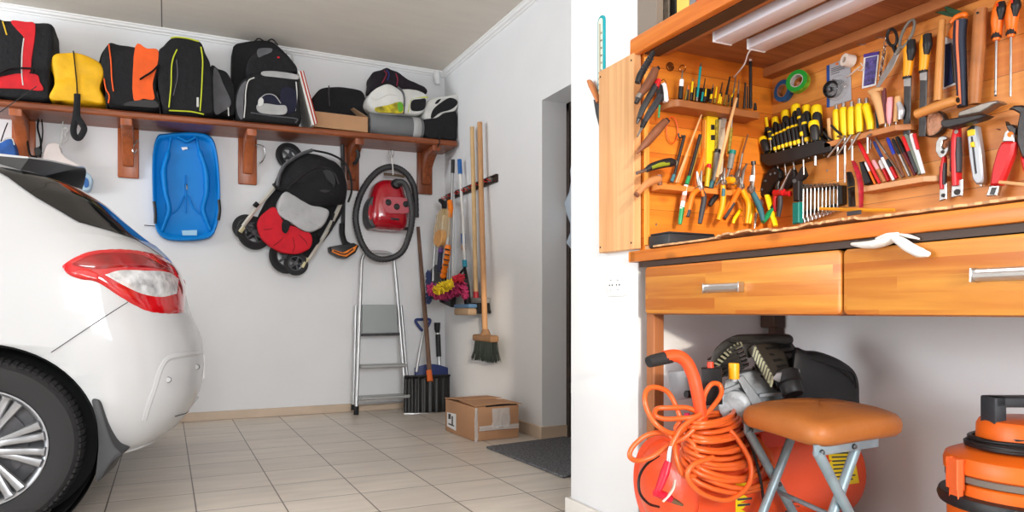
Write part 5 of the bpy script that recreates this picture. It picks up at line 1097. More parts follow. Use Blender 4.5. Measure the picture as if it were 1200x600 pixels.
# corrugated cardboard strip lying along the worktop edge
g = G(); pts = [(765, 286.5), (785, 284.5), (800, 281), (820, 278.5), (838, 276), (850, 272), (862, 270), (878, 271), (890, 269.5), (910, 266.5), (925, 263), (945, 259.5), (960, 258), (975, 256.5), (990, 254), (1005, 252), (1030, 248.5), (1060, 244), (1095, 237), (1125, 232.5), (1160, 226.5), (1200, 220), (1230, 214)]
r_ = random.Random(4); top = []
for u, v in [(q.x, q.y) for q in smoothpath([(a, b, 0) for a, b in pts], 4)]:
    a = atX(u, v+1.5, 1.341+r_.uniform(-.004, .005)); a.z = ZW+0.003+(0.010 if 838 < u < 905 else (0.006 if 935 < u < 1010 else 0.002))*r_.uniform(.5, 1.1); top.append((a, r_.uniform(.0, .006)))
n = len(top)
rings = [[Vector((a.x, a.y, a.z)), Vector((a.x+0.001, a.y, a.z+0.0055)), Vector((1.47, a.y, ZW+0.0055)), Vector((1.47, a.y, ZW+0.001))] for a, w in top]
g.loft(rings); o = g.build('cardboard_sheet', mat('torn_corrugated_card', (196, 150, 108), 0.9, var=0.3, vsc=60), sharp=20); tag(o, 'torn corrugated cardboard sheet lying along the front of the worktop', 'cardboard')
# low black box at the far end of the worktop
p = at('N', 800, 285, .1); t = thing('organiser_case', 'low black plastic case on the far end of the worktop', 'case', (p.x, p.y, ZW+0.006))
x0 = at('N', 767, 280, .06).x; x1 = at('N', 822, 277, .06).x
g = G(); g.box(x0, x1, YN-0.13, YN-0.03, ZW+0.0065, ZW+0.045, 0.004, 2); g.build('case_body', mat('charcoal_case', (36, 38, 42), 0.5), t)
g = G(); g.box(x0+0.003, x1-0.003, YN-0.127, YN-0.033, ZW+0.0455, ZW+0.051, 0.002, 1); g.build('lid', mat('charcoal_case', (36, 38, 42), 0.5), t)

# ================================================================== TOOLS on the end panel (N) and back panel (K)
CURP = 'N'; CUR = None
def T(name, label, cat, u, v, c=0.03, group=None):
    global CUR
    p = at(CURP, u, v, c); CUR = thing(name, label, cat, (p.x, p.y, p.z), group); return CUR
def R_(name, pts, r, m, c=0.03, n=0, seg=10, flat=1.0, parent=None):
    P = pts
    if n:
        q = smoothpath([(a[0], a[1], a[2] if len(a) > 2 else c) for a in pts], n); P = [(p.x, p.y, p.z) for p in q]
        if isinstance(r, (list, tuple)):
            L0 = len(r); r = [(lambda k, j: r[j]+(r[min(j+1, L0-1)]-r[j])*(k-j))(i/(len(P)-1)*(L0-1), int(i/(len(P)-1)*(L0-1)-1e-9)) for i in range(len(P))]
    g = G(); rod(g, CURP, P, r, seg, c, flat); return g.build(name, m, parent or CUR, sharp=50)
def S_(name, poly, c0, c1, m, n=0, bev=0.0015, parent=None):
    g = G(); slab(g, CURP, sp2(poly, n) if n else poly, c0, c1, bev, 1); return g.build(name, m, parent or CUR, sharp=40)
def one(name, label, cat, build, group=None):        # a thing that is a single mesh
    g = G(); m = build(g); o = g.build(name, m); tag(o, label, cat, group); return o
C_org = mat('tool_orange', (240, 116, 24), 0.42); C_yel = mat('tool_yellow', (246, 206, 16), 0.4); C_grn = mat('tool_green', (20, 140, 84), 0.4); C_teal = mat('tool_teal', (8, 120, 110), 0.4)
C_tealb = mat('teal_blue_grip', (56, 110, 122), 0.45); C_red = mat('tool_red', (206, 28, 34), 0.4); C_dgr = mat('tool_dark_grey', (58, 58, 62), 0.55); C_bk = mat('tool_black', (26, 26, 28), 0.5); C_amb = mat('amber_grip', (246, 164, 20), 0.4)
C_st = mat('tool_steel', (176, 174, 172), 0.32, 0.95, var=0.15, vsc=40); C_sd = mat('tool_dark_steel', (74, 72, 72), 0.42, 0.85, var=0.25, vsc=40); C_wd = mat('tool_wood', (186, 122, 74), 0.5, var=0.18, vsc=14); C_wdd = mat('tool_dark_wood', (122, 74, 50), 0.5, var=0.2, vsc=14); C_wdl = mat('tool_light_wood', (216, 166, 112), 0.55, var=0.12, vsc=14)
C_ylevel = mat('level_yellow', (236, 196, 30), 0.4); C_pink = mat('tool_pink', (238, 160, 166), 0.45)
def shelf_slab(name, label, poly_top, poly_front_h, c, m):
    pass
# --- end panel: bit shelf
CURP = 'N'
def ledge(label, u0, v0, u1, v1, hpx, d, m, name='tool_ledge', rl=0.03, rr=0.0):
    """wooden ledge on wall CURP: top front edge from (u0,v0) to (u1,v1) at stand-off d"""
    a, b = at(CURP, u0, v0, d), at(CURP, u1, v1, d); z = (a.z+b.z)/2; h = hpx*mpp(CURP, u0, v0, d); n = nrm(CURP)
    def on(p, c): q = Vector((p.x, p.y, z)); q = q-n*(d-c); return q
    e = (b-a); e.z = 0; e.normalize()
    P = [on(a, 0.001), on(a, d-rl)]
    if rl: P += [on(a, d-rl)+e*rl*(1-math.cos(t*PI/10))+n*rl*math.sin(t*PI/10) for t in range(1, 6)]
    if rr: P += [on(b, d)-e*rr, on(b, d-rr*1.0)]
    else: P += [on(b, d)]
    P += [on(b, 0.001)]
    g = G(); g.prism(P, (0, 0, -h), 0.0015, 1); o = g.build(name, m); tag(o, label, 'ledge'); return o, z
M_led = mat('brown_ledge_wood', (162, 100, 54), 0.5, var=0.15, vsc=10); M_ledl = mat('orange_ledge_wood', (214, 128, 56), 0.45, var=0.15, vsc=10); M_ledp = mat('pale_ledge_wood', (214, 160, 112), 0.55, var=0.1, vsc=10)
ledge('brown wooden ledge full of drill bits high on the end panel', 790, 117.5, 890, 129, 8.5, 0.075, M_led)
GD = 'drill bits standing in the upper ledge of the end panel'
def bit(label, u0, v0, u1, v1, r, ms, cat='drill bit', name='drill_bit', c=0.05, grp=GD):
    T(name, label, cat, u1, v1, c, grp)
    k = len(ms)
    for i, (m, f0, f1, rr) in enumerate(ms):
        P = lambda f: (u1+(u0-u1)*f, v1+(v0-v1)*f)
        R_(('shank', 'flutes', 'tip')[min(i, 2)], [P(f0), P(f1)], [r*rr, r*rr*(0.6 if f1 >= 1 else 1)], m, c, seg=8)
C_teald = mat('bright_teal', (0, 150, 150), 0.35); C_gold = mat('brassy_bit', (176, 150, 70), 0.35, 0.8)
bits = [('drill bit with a white chuck and chrome tip leftmost on the bit ledge', 800, 82, 797, 116, 2.4, [(C_bk, 0, .42, 1.2), (M_white, .42, .66, 1.1), (C_st, .66, 1, .45)]),
 ('short bronze bit right of the white-chucked one', 806, 100, 803, 117, 1.3, [(C_gold, 0, .6, 1), (C_st, .6, 1, .6)]),
 ('small bit with an orange ring near the left of the bit ledge', 806.5, 100, 805.5, 117, 1.4, [(C_bk, 0, .7, 1), (C_org, .7, 1, .9)]),
 ('yellow bit just left of the teal one', 812, 92, 809.5, 117.5, 1.4, [(C_sd, 0, .35, 1), (C_yel, .35, .85, 1), (C_st, .85, 1, .5)]),
 ('short gold bit between the yellow and teal bits', 814.5, 102, 813, 118, 1.1, [(C_gold, 0, 1, 1)]),
 ('tall turquoise bit standing highest on the bit ledge', 821.5, 74, 816.5, 118.5, 1.5, [(C_st, 0, .1, 1), (C_teald, .1, .9, 1), (C_st, .9, 1, .7)]),
 ('slim bit with a teal shank right of the tall turquoise one', 826.5, 92, 822, 119, 1.3, [(C_teald, 0, .4, 1), (C_sd, .4, 1, .7)]),
 ('stubby yellow banded bit right of the teal shanked bit', 827.5, 104, 825.5, 119.5, 1.3, [(C_sd, 0, .4, 1), (C_yel, .4, 1, .9)]),
 ('bit with a yellow band in front of a black sleeve', 836, 99, 832, 120.5, 1.5, [(C_sd, 0, .2, 1), (C_yel, .2, .45, 1.05), (C_bk, .45, .8, .9), (C_st, .8, 1, .6)]),
 ('mostly yellow bit in the middle of the bit ledge', 840, 102, 837, 121, 1.5, [(C_gold, 0, .3, 1), (C_yel, .3, 1, 1)]),
 ('thin grey bit with a yellow foot right of the middle', 846.5, 97, 841.5, 121.5, 1.2, [(C_yel, 0, .45, 1), (C_sd, .45, 1, .8)]),
 ('short yellow bit right of the thin grey one', 846, 108, 844, 122, 1.2, [(C_yel, 0, .6, 1), (C_sd, .6, 1, .8)]),
 ('long black masonry bit leaning right', 855.5, 90, 848.5, 123, 1.5, [(C_gold, 0, .35, .9), (C_bk, .35, 1, 1.1)]),
 ('yellow tilted bit leaning strongly right', 862, 104, 852, 124, 1.1, [(C_gold, 0, .5, 1), (C_yel, .5, 1, .9)]),
 ('shiny spiral bit with a pointed tip', 862.5, 89, 857, 125, 1.2, [(C_sd, 0, .4, 1), (C_st, .4, 1, .9)]),
 ('dull spiral bit right of the shiny one', 866, 94, 864, 126, 1.3, [(C_sd, 0, .5, 1), (C_st, .5, 1, .7)]),
 ('dark thick bit beside the tall black rod', 873.5, 97, 872, 127, 1.7, [(C_sd, 0, 1, 1)]),
 ('second dark bit close against the tall black rod', 876, 101, 876, 127, 1.2, [(C_sd, 0, 1, 1)]),
 ('tall thin black rod reaching up to the strip light', 879.5, 66, 879.5, 127, 1.9, [(C_bk, 0, .9, 1), (M_white, .9, 1, .9)]),
 ('chrome socket at the foot of the tall black rod', 880.5, 119, 880, 127, 2.2, [(C_st, 0, 1, 1)]),
 ('small dark socket at the right end of the bit ledge', 885, 121, 885, 129, 2.2, [(C_sd, 0, 1, 1)]),
 ('short dull bit left of the pointed spiral one', 854, 111, 853.5, 124, 1.2, [(C_sd, 0, 1, 1)])]
for b in bits: bit(*b)
T('bit_case', 'small black bit case behind the bits on the upper ledge', 'case', 826, 117, 0.02); S_('case_body', [(816, 102), (833.5, 104), (833.5, 118), (816, 116)], 0.004, 0.03, C_bk)
# round magnets and hooks
one('round_magnet', 'round brass-rimmed glass dial high on the end panel', 'dial', lambda g: (g.lathe([(0.0145, 0), (0.0145, 0.006), (0.0125, 0.008), (0.0115, 0.005), (0, 0.005)], at('N', 784.5, 78.5, 0.001), (0, -1, 0), 24), mat('brassy_rim', (150, 96, 50), 0.2, 0.8))[1])
one('cup_hook', 'small brass ring hook right of the round dial on the end panel', 'hook', lambda g: (g.tube([at('N', 800+3.5*math.cos(a), 80+4*math.sin(a), 0.008) for a in [i*PI/8 for i in range(16)]], 0.0013, 6, closed=True), MATS['brassy_rim'])[1])
# --- left group: tools hanging from the inside of the end board
T('grip_tool', 'black ribbed tool handle tucked under the top shelf at the left edge', 'handle', 748, 97, 0.09)
P = [(766, 61), (761, 70), (755, 80), (750, 89), (747, 97)]; R_('ribbed_grip', P, [2.6, 3.6, 3.8, 4.2, 3.4], C_bk, 0.10, n=4)
for k in range(6): f = k/6; u, v = 762-11*f, 68+19*f; R_('rib', [(u-3, v-2.2), (u+3.4, v+2.0)], 1.2, C_dgr, 0.105)
T('chisel', 'wood-handled chisel with a worn brown grip below the black ribbed handle', 'chisel', 748, 118, 0.08)
R_('grip', [(768, 81), (765, 89), (757, 102), (750, 111)], [4.4, 5.6, 5.2, 3.8], C_wdd, 0.09, n=4); R_('ferrule', [(751, 110), (747.5, 116)], 3.8, C_st, 0.09); R_('cap', [(768, 79.5), (770, 83)], [4.4, 4.8], C_bk, 0.088); R_('blade', [(749, 113), (745.5, 121)], [3.2, 2.6], C_sd, 0.085)
T('utility_knife', 'black knife with a red end cap hanging at the left of the end panel', 'knife', 748, 140, 0.07)
R_('grip', [(770, 98), (763, 110), (754, 126), (748.5, 139)], [5.4, 6, 5.6, 3.6], mat('charcoal_grip', (50, 50, 52), 0.5), 0.10, n=4, flat=0.6); R_('red_cap', [(771.5, 94), (768, 103)], [4.8, 5.8], C_red, 0.101, flat=0.62); R_('tip', [(748.5, 139), (746.5, 145)], [2.8, 1.2], C_sd, 0.095)
T('folding_saw', 'dark textured handle crossing under the red-capped knife', 'saw', 752, 150, 0.06)
R_('grip', [(774, 112), (769, 121), (761, 133), (755, 143)], [4.6, 5.4, 5.4, 4], C_dgr, 0.075, n=4, flat=0.7); R_('collar', [(756, 141), (752.5, 149)], [3.6, 3], C_bk, 0.075); R_('blade', [(752.5, 149), (747, 160)], [3, 2.2], C_st, 0.07, flat=0.3)
T('key_tag', 'white plastic tag and black fob on a wire behind the left tool handles', 'tag', 780, 118, 0.04)
S_('white_tag', [(777, 98.5), (781, 98), (784, 117), (780, 119), (776.5, 112)], 0.03, 0.045, M_white, 2); S_('black_fob', [(773.5, 99), (777, 101), (778.5, 117), (774, 118)], 0.03, 0.05, C_bk, 2); R_('wire', [(775, 95), (778, 93), (781, 98)], 0.5, MATS['brassy_rim'], 0.04, n=4, seg=6)
one('green_pencil', 'thin green pencil hanging below the black fob', 'pencil', lambda g: (rod(g, 'N', [(773, 123), (772, 138)], [1.2, 1.2], 6, 0.03), C_grn)[1])
T('wooden_spike', 'tapered dark wooden spike with a pointed lower end', 'spike', 747, 178, 0.08)
R_('shaft', [(780, 142), (770, 153), (757, 168), (746.5, 179.5)], [4.2, 5.6, 4.6, 1.2], C_wdd, 0.08, n=4, seg=14); R_('cap', [(779, 140.5), (782, 144)], [3.8, 4.2], C_sd, 0.08)
T('wire_loop', 'thin orange-red wire loop hanging on the end panel', 'wire', 787, 168, 0.01)
R_('loop', [(786, 137), (781.5, 146), (781.5, 158), (785, 166), (790, 167), (794, 158), (793.5, 146), (790, 138), (786, 137)], 0.55, mat('orange_red_wire', (226, 78, 20), 0.5), 0.012, n=4, seg=6)
R_('hook', [(795, 156), (796, 161), (799, 161), (799, 158)], 0.9, C_bk, 0.02, n=3, seg=6)
T('screwdriver', 'green and black chunky screwdriver pointing left on the end panel', 'screwdriver', 760, 205, 0.09)
R_('grip', [(757, 199.5), (764, 195.5), (778, 191.5), (786, 190.5), (790.5, 191)], [3, 4.6, 5.4, 5.4, 4], C_bk, 0.10, n=4, seg=14); R_('green_inlay', [(763, 196.5), (773, 193), (783, 191.5)], [2.4, 3.4, 3.2], mat('olive_green_grip', (128, 136, 30), 0.4), 0.106, n=3); R_('end_cap', [(786.5, 190.5), (791.5, 191)], [4.6, 3.6], mat('smoky_cap', (150, 140, 120), 0.3), 0.1); R_('shaft', [(758, 199), (746, 203)], [2, 2], C_st, 0.1)
T('hand_drill', 'brown wooden pistol-shaped handle below the green screwdriver', 'handle', 748, 229, 0.09)
R_('grip', [(773, 210), (766, 211.5), (757, 216.5), (747, 227)], [4.5, 5, 4.5, 3.2], C_wd, 0.09, n=4, seg=12); R_('butt', [(772.5, 205), (773.5, 217)], [3.5, 3], C_wdd, 0.09); R_('ferrule', [(749, 224), (745.5, 229)], 3.4, C_wdd, 0.088)
# --- lower ledge on the end panel
ledge('orange-brown wooden ledge holding pliers on the end panel', 773.5, 214, 858, 224, 6.5, 0.062, M_ledl, rl=0.0)
S1 = at('N', 0, 0, 0)
T('file', 'black needle file with a blue-green foot standing in the lower ledge', 'file', 787, 213, 0.03); R_('blade', [(802, 159), (789, 210)], [1.9, 1.9], C_bk, 0.03); R_('foot', [(790, 205), (787, 213)], 2.2, C_tealb, 0.03)
one('dowel', 'long thin light wooden stick leaning right in the lower ledge', 'stick', lambda g: (rod(g, 'N', [(822, 134.5), (792, 214)], [1.1, 1.1], 6, 0.035), C_wdl)[1], None)
one('dowel', 'thinner wooden stick crossing behind the long one in the lower ledge', 'stick', lambda g: (rod(g, 'N', [(806, 180), (794.5, 214)], [.8, .8], 6, 0.03), C_wdl)[1], None)
T('file', 'black flat file with a green ring in the lower ledge', 'file', 804, 215, 0.035); R_('blade', [(820.5, 158), (806, 212)], [2, 2], C_bk, 0.035); R_('brass_edge', [(823, 160), (809, 210)], [.7, .7], MATS['brassy_bit'], 0.04); R_('green_collar', [(807.5, 207), (804.5, 216)], 2.6, C_grn, 0.037)
T('paint_marker', 'white and green marker hanging through the lower ledge with its green tip down', 'marker', 797, 263, 0.05); R_('barrel', [(804, 217), (799, 245)], [2.6, 2.8], M_white, 0.055); R_('print', [(801.8, 229), (800.6, 236)], 2.95, mat('salmon_print', (226, 130, 100), 0.5), 0.055); R_('green_tip', [(799.5, 243), (797.5, 257), (796.8, 263)], [3, 2.8, 2], C_grn, 0.055)
T('spirit_level', 'yellow spirit level standing behind the pliers on the end panel', 'spirit level', 832, 214, 0.02)
S_('body', [(829.5, 131), (842, 133), (840, 214), (828, 212)], 0.006, 0.028, C_ylevel); 
for v in (148, 160): S_('vial_window', [(833.5, v-2), (838, v-2), (838, v+4), (833.5, v+4)], 0.02, 0.030, C_bk)
one('wooden_rule', 'slim orange wooden rule beside the yellow spirit level', 'rule', lambda g: (slab(g, 'N', [(826.5, 140), (829.5, 140), (827.5, 205), (825, 205)], 0.004, 0.02, 0.001, 1), mat('amber_wood_rule', (226, 148, 60), 0.5))[1])
T('folding_rule', 'pale grey folded rule right of the yellow level', 'rule', 850, 200, 0.02); S_('blades', [(843.5, 140), (851, 140), (847, 205), (840, 205)], 0.006, 0.026, mat('pale_rule', (200, 186, 160), 0.6, var=0.2, vsc=30)); S_('blade', [(846.5, 137.5), (852.5, 138), (850, 150), (845, 150)], 0.006, 0.03, mat('grey_rule', (176, 168, 156), 0.6))
T('tape_rule', 'black and yellow printed tape rule between the levels', 'rule', 841, 178, 0.03); S_('strip', [(839.5, 140), (843, 140), (841.5, 178), (838.5, 178)], 0.028, 0.034, mat('black_yellow_print', (150, 130, 40), 0.5, var=0.7, vsc=90))
one('bamboo_stick', 'flat pale wooden stick leaning right in front of the bit ledge', 'stick', lambda g: (rod(g, 'N', [(863, 115), (855, 145), (840, 208)], [1.7, 1.9, 2.0], 8, 0.09), C_wdl)[1])
T('screwdriver', 'long slim screwdriver leaning behind the grey-handled socket driver', 'screwdriver', 864, 215, 0.02); R_('shaft', [(876.5, 157.5), (870, 180)], [.9, 1.1], C_wdd, 0.03); R_('grip', [(870, 180), (864, 212)], [1.4, 1.5], C_st, 0.03)
T('screwdriver', 'yellow-striped screwdriver standing right of the pale folding rule', 'screwdriver', 854, 178, 0.03); R_('grip', [(857, 150), (854, 180)], [2.1, 2.1], mat('black_yellow_print', (150, 130, 40), 0.5, var=0.7, vsc=90), 0.035); R_('shaft', [(858, 140), (857, 151)], [1, 1], C_st, 0.035)
# glue gun sticks / nut drivers
T('nut_driver', 'grey-handled nut driver with a dark top left of the snub pliers', 'nut driver', 835, 222, 0.04); R_('grip', [(840.5, 178), (837.5, 205), (834.5, 217)], [3.6, 3.2, 2.4], mat('grey_translucent_grip', (124, 122, 116), 0.3), 0.045, n=3); R_('cap', [(841, 175.5), (840.5, 179.5)], 3.9, C_bk, 0.045); R_('foot', [(835, 212), (833, 221)], [2.8, 3.2], C_tealb, 0.045)
T('nut_driver', 'grey-handled nut driver with a teal top', 'nut driver', 852, 200, 0.045); R_('grip', [(858, 180), (855, 198)], [3.7, 3.3], mat('grey_translucent_grip', (124, 122, 116), 0.3), 0.05); R_('teal_cap', [(858.7, 176.5), (858, 181)], 4.0, C_teal, 0.05); R_('shaft', [(855, 198), (852, 208)], 1.6, C_st, 0.05)
T('screwdriver', 'red-topped yellow and green screwdriver behind the orange pliers', 'screwdriver', 828, 220, 0.035); R_('grip', [(830.5, 197), (828, 219)], [2.9, 2.9], mat('lime_yellow_grip', (196, 176, 40), 0.4), 0.04); R_('red_cap', [(831, 192.5), (830.5, 198)], [2.6, 3.0], C_red, 0.04)
T('scraper', 'bright orange long-handled tool behind the first pliers', 'scraper', 812, 235, 0.03); R_('grip', [(825, 174), (822, 190), (816, 208), (813, 220)], [2.2, 4.2, 4, 2.4], C_org, 0.04, n=4, flat=0.5)
def pliers(label, jaw, piv, h1, h2, m1, m2, jm=C_st, c=0.085, rj=2.6, rh=3.2, inlay=None, name='pliers', cat='pliers'):
    T(name, label, cat, h1[-1][0], h1[-1][1], c)
    nj = len(jaw)
    for j in jaw: R_('jaw', [piv]+j, [rj*1.35]+[rj]*(len(j)-1)+[rj*0.55], jm, c, seg=8, flat=0.6)
    g = G(); g.lathe([(rj*1.55*mpp(CURP, *piv, c), -0.006), (rj*1.55*mpp(CURP, *piv, c), 0.007), (rj*0.8*mpp(CURP, *piv, c), 0.0085), (0, 0.0085)], at(CURP, piv[0], piv[1], c), nrm(CURP), 14); g.build('pivot', jm, CUR)
    for h, m in ((h1, m1), (h2, m2)):
        if h: R_('handle', [piv]+h, [rh*0.8]+[rh]*(len(h)-1)+[rh*0.75], m, c, n=4, seg=10)
    if inlay:
        for pts, m in inlay: R_('grip_inlay', pts, rh*0.62, m, c+rh*0.62*0.0026, n=3, seg=8)
pliers('orange pliers with dark grey tips leftmost on the lower ledge', [[(818, 212), (816.5, 201)], [(820.5, 212), (822, 200)]], (820.5, 221), [(825, 231), (822.5, 248), (820, 262)], [(812, 228), (808, 243), (805.5, 254)], C_dgr, C_org, rh=3.3, inlay=[([(822, 222), (824, 230)], C_org), ([(808, 246), (806, 254)], C_dgr)])
pliers('yellow-handled pliers with teal collar and open snub jaws', [[(845, 205), (842, 213), (838.5, 218)], [(848, 203), (849, 197)]], (847, 214), [(847.5, 228), (846, 243), (841.5, 258)], None, C_amb, C_dgr, rh=3.5, inlay=[([(848, 221), (847.5, 230)], C_tealb)])
T('pliers', 'dark blue-black rubber handle behind the yellow pliers', 'pliers', 831, 243, 0.05); R_('handle', [(840, 230), (835, 235), (831.5, 241)], [3, 3.6, 2.6], C_bk, 0.05, n=3); R_('jaw', [(840, 230), (843, 222)], [2.4, 2], C_sd, 0.05)
pliers('orange and black long pliers with steel jaws in the middle of the end panel', [[(869, 212), (871, 200), (875, 192)], [(866, 208), (862, 216)]], (868, 219), [(861, 232), (854, 247), (848.5, 257)], [(872, 228), (877, 240), (875, 262)], C_org, C_amb, rh=3.3, inlay=[([(860, 238), (853, 250), (849, 256)], C_dgr)])
pliers('amber pliers with a teal ring behind the orange and black pair', [[(864, 202), (866, 198)], [(857, 206), (852, 214)]], (860, 213), [(871, 231), (873, 243), (873, 262)], None, C_amb, C_amb, c=0.06, rh=3.2, inlay=[([(871, 226), (871.5, 233)], C_teal)])
T('orange_bung', 'round orange plastic knob between the pliers', 'knob', 856, 214, 0.06); R_('knob', [(853, 211), (859, 211.5)], [4.2, 4.2], C_amb, 0.065, seg=14)
pliers('blue-green handled cutters with white tape on the shank', [[(881.5, 214), (882.5, 203), (883, 191)]], (880, 222), [(886, 234), (891, 246), (894, 258)], None, C_tealb, C_teal, jm=C_st, rj=3.0, rh=3.6)
R_('white_tape', [(881.7, 206), (881, 213)], 3.3, M_white, 0.0855); R_('dark_tip', [(882.8, 189), (883, 193)], 2.8, C_sd, 0.086)
T('side_cutters', 'green-handled cutters between the blue-green and yellow handles', 'cutters', 895, 261, 0.05); R_('handle', [(905, 244), (900, 252), (894, 260)], [2.6, 3.4, 2.8], C_grn, 0.05, n=3); R_('jaw', [(903, 245), (908, 237)], [2.4, 2], C_sd, 0.05)
pliers('red-handled pincers behind the crimping tool', [[(888, 236), (886, 228)]], (890, 238), [(892, 246), (893, 252)], None, C_red, C_red, c=0.035, rh=2.6)
T('pliers', 'yellow-handled small pliers low behind the blue-green cutters', 'pliers', 876, 262, 0.03); R_('handle', [(878, 236), (881, 245), (878, 262)], [2.2, 2.8, 2], C_yel, 0.035, n=3); R_('handle', [(868, 246), (861, 256), (859, 262)], [2.2, 2.4, 1.8], C_yel, 0.035, n=3); R_('jaw', [(877, 237), (875, 229)], [2.2, 1.4], C_sd, 0.035)
T('tin_snips', 'red and amber snips hanging lowest in the middle of the end panel', 'snips', 885, 262, 0.03); R_('blade', [(886, 250), (884, 268)], [1.6, 1.2], C_st, 0.04); R_('handle', [(886, 250), (889, 240)], [2.4, 2.6], C_amb, 0.04)
# ------------------------------------------------------------------ back panel
CURP = 'K'
def K_(u): return u
# panel seams of screws
for i, (u, v, lb) in enumerate([(907, 114, 'tiny screw head on the seam left of the blue tape roll'), (969.5, 199.8, 'shiny screw head right of the screwdriver rack on the back panel')]):
    one('screw', lb, 'screw', lambda g: (g.lathe([(0.004, 0), (0.0032, 0.0018), (0, 0.002)], at('K', u, v, 0.0003), (-1, 0, 0), 12), C_st)[1])
CURP = 'N'; one('screw', 'tiny screw head near the black case on the end panel', 'screw', lambda g: (g.lathe([(0.004, 0), (0.0032, 0.0018), (0, 0.002)], at('N', 769, 263, 0.0003), (0, -1, 0), 12), C_st)[1]); CURP = 'K'
# tape rolls
def tape(label, u, v, r, m, mi, c, tilt, w=0.02):
    T('tape_roll', label, 'tape', u, v+r, c); s_ = mpp('K', u, v, c); ro = r*s_; ax = Vector(tilt).normalized(); o_ = at('K', u, v, c)
    g = G(); g.lathe([(ro*0.60, 0), (ro, 0), (ro, w), (ro*0.60, w), (ro*0.60, 0)], o_, ax, 36, caps=False); g.build('tape', m, CUR)
    g = G(); g.lathe([(ro*0.53, -0.0005), (ro*0.60, -0.0005), (ro*0.60, w+0.0005), (ro*0.53, w+0.0005), (ro*0.53, -0.0005)], o_, ax, 36, caps=False); g.build('core', mi, CUR)
tape('blue electrical tape roll hanging on the back panel', 921, 107, 12.5, mat('blue_tape', (0, 92, 156), 0.4), mat('card_core', (180, 140, 110), 0.7), 0.003, (-1, 0.0, 0.0), 0.018)
tape('green and yellow striped electrical tape roll on the back panel', 937, 97, 13, mat('green_yellow_tape', (120, 176, 40), 0.4, var=0.6, vsc=70), mat('grey_core', (176, 172, 168), 0.6), 0.026, (-1, -0.30, 0.12), 0.022)
p = CUR
g = G(); o_ = at('K', 937, 97, 0.026); s_ = mpp('K', 937, 97, .026); ax = Vector((-1, -0.30, 0.12)).normalized(); g.lathe([(13*s_*0.61, 0.0222), (13*s_*0.99, 0.0222), (13*s_*0.99, 0.0228), (13*s_*0.61, 0.0228)], o_, ax, 36, caps=False); g.build('green_side', mat('green_tape_side', (24, 140, 40), 0.4), CUR)
one('peg', 'wooden peg carrying the green and yellow tape roll', 'peg', lambda g: (g.tube([at('K', 936, 98, 0.0), at('K', 936, 98, 0.03)], 0.006, 10), C_wd)[1])
# blister pack with hole saw
T('blister_pack', 'grey card blister pack with a black hole-saw set on the back panel', 'pack', 984, 124, 0.004)
S_('card', [(968.5, 77), (974, 74.8), (996, 66), (997.5, 117), (976, 124.5), (968.8, 126)], 0.001, 0.004, mat('grey_card', (164, 164, 170), 0.5)); S_('blue_edge', [(968.5, 77), (972, 75.8), (972.2, 125.3), (968.7, 126)], 0.003, 0.0048, mat('blue_card', (24, 70, 140), 0.5))
for k, (u0, u1, v) in enumerate([(974, 992, 80.5), (974, 991, 82.5), (974, 990, 84.5), (974, 984, 87)]): S_('print_line', [(u0, v), (u1, v-(u1-u0)*.33), (u1, v-(u1-u0)*.33+.7), (u0, v+.7)], 0.003, 0.0048, C_dgr, bev=0)
S_('red_emblem', [(979, 74.5), (982, 73), (982.5, 75.5), (979.5, 76.5)], 0.003, 0.0048, C_org, bev=0)
g = G(); o_ = at('K', 979.5, 104, 0.004); g.lathe([(0.027, 0), (0.027, 0.03), (0.024, 0.034), (0.02, 0.03), (0.018, 0.012), (0, 0.012)], o_, (-1, -.15, -.25), 28); hs_ = g.build('hole_saw', C_bk, CUR)
g = G(); g.lathe([(0.008, 0.01), (0.008, 0.044), (0, 0.046)], o_, (-1, -.15, -.25), 14); g.build('arbor', C_sd, CUR)
R_('clip', [(976, 95), (985, 96), (987, 94)], 2.4, C_bk, 0.02, n=3); R_('chrome_bit', [(988, 99), (990.5, 102)], 2.4, C_st, 0.012)
g = G(); g.ell(at('K', 981, 103, 0.012), (0.022, 0.042, 0.040), None, 20); g.build('clear_bubble', mat('clear_bubble', (236, 238, 242), 0.08, alpha=0.18), CUR)
# masking tape with loose end
T('tape_roll', 'white fabric tape roll with a loose end above the grey blister pack', 'tape', 1000, 82, 0.03); CT = CUR
o_ = at('K', 999, 72, 0.008); ax = Vector((-1, 0.25, 0.12)).normalized(); g = G(); g.lathe([(0.009, 0), (0.019, 0), (0.019, 0.03), (0.009, 0.03), (0.009, 0)], o_, ax, 26, caps=False); g.build('tape', mat('white_tape', (226, 214, 202), 0.6), CUR)
R_('loose_end', [(1008, 78), (1002, 83), (996, 88), (992, 90)], 1.7, mat('white_tape', (226, 214, 202), 0.6), 0.018, n=4, flat=0.25)
R_('paper_curl', [(1009, 74), (1012, 79), (1009, 83), (1006, 82)], 1.3, mat('white_tape', (226, 214, 202), 0.6), 0.02, n=4, flat=0.4)
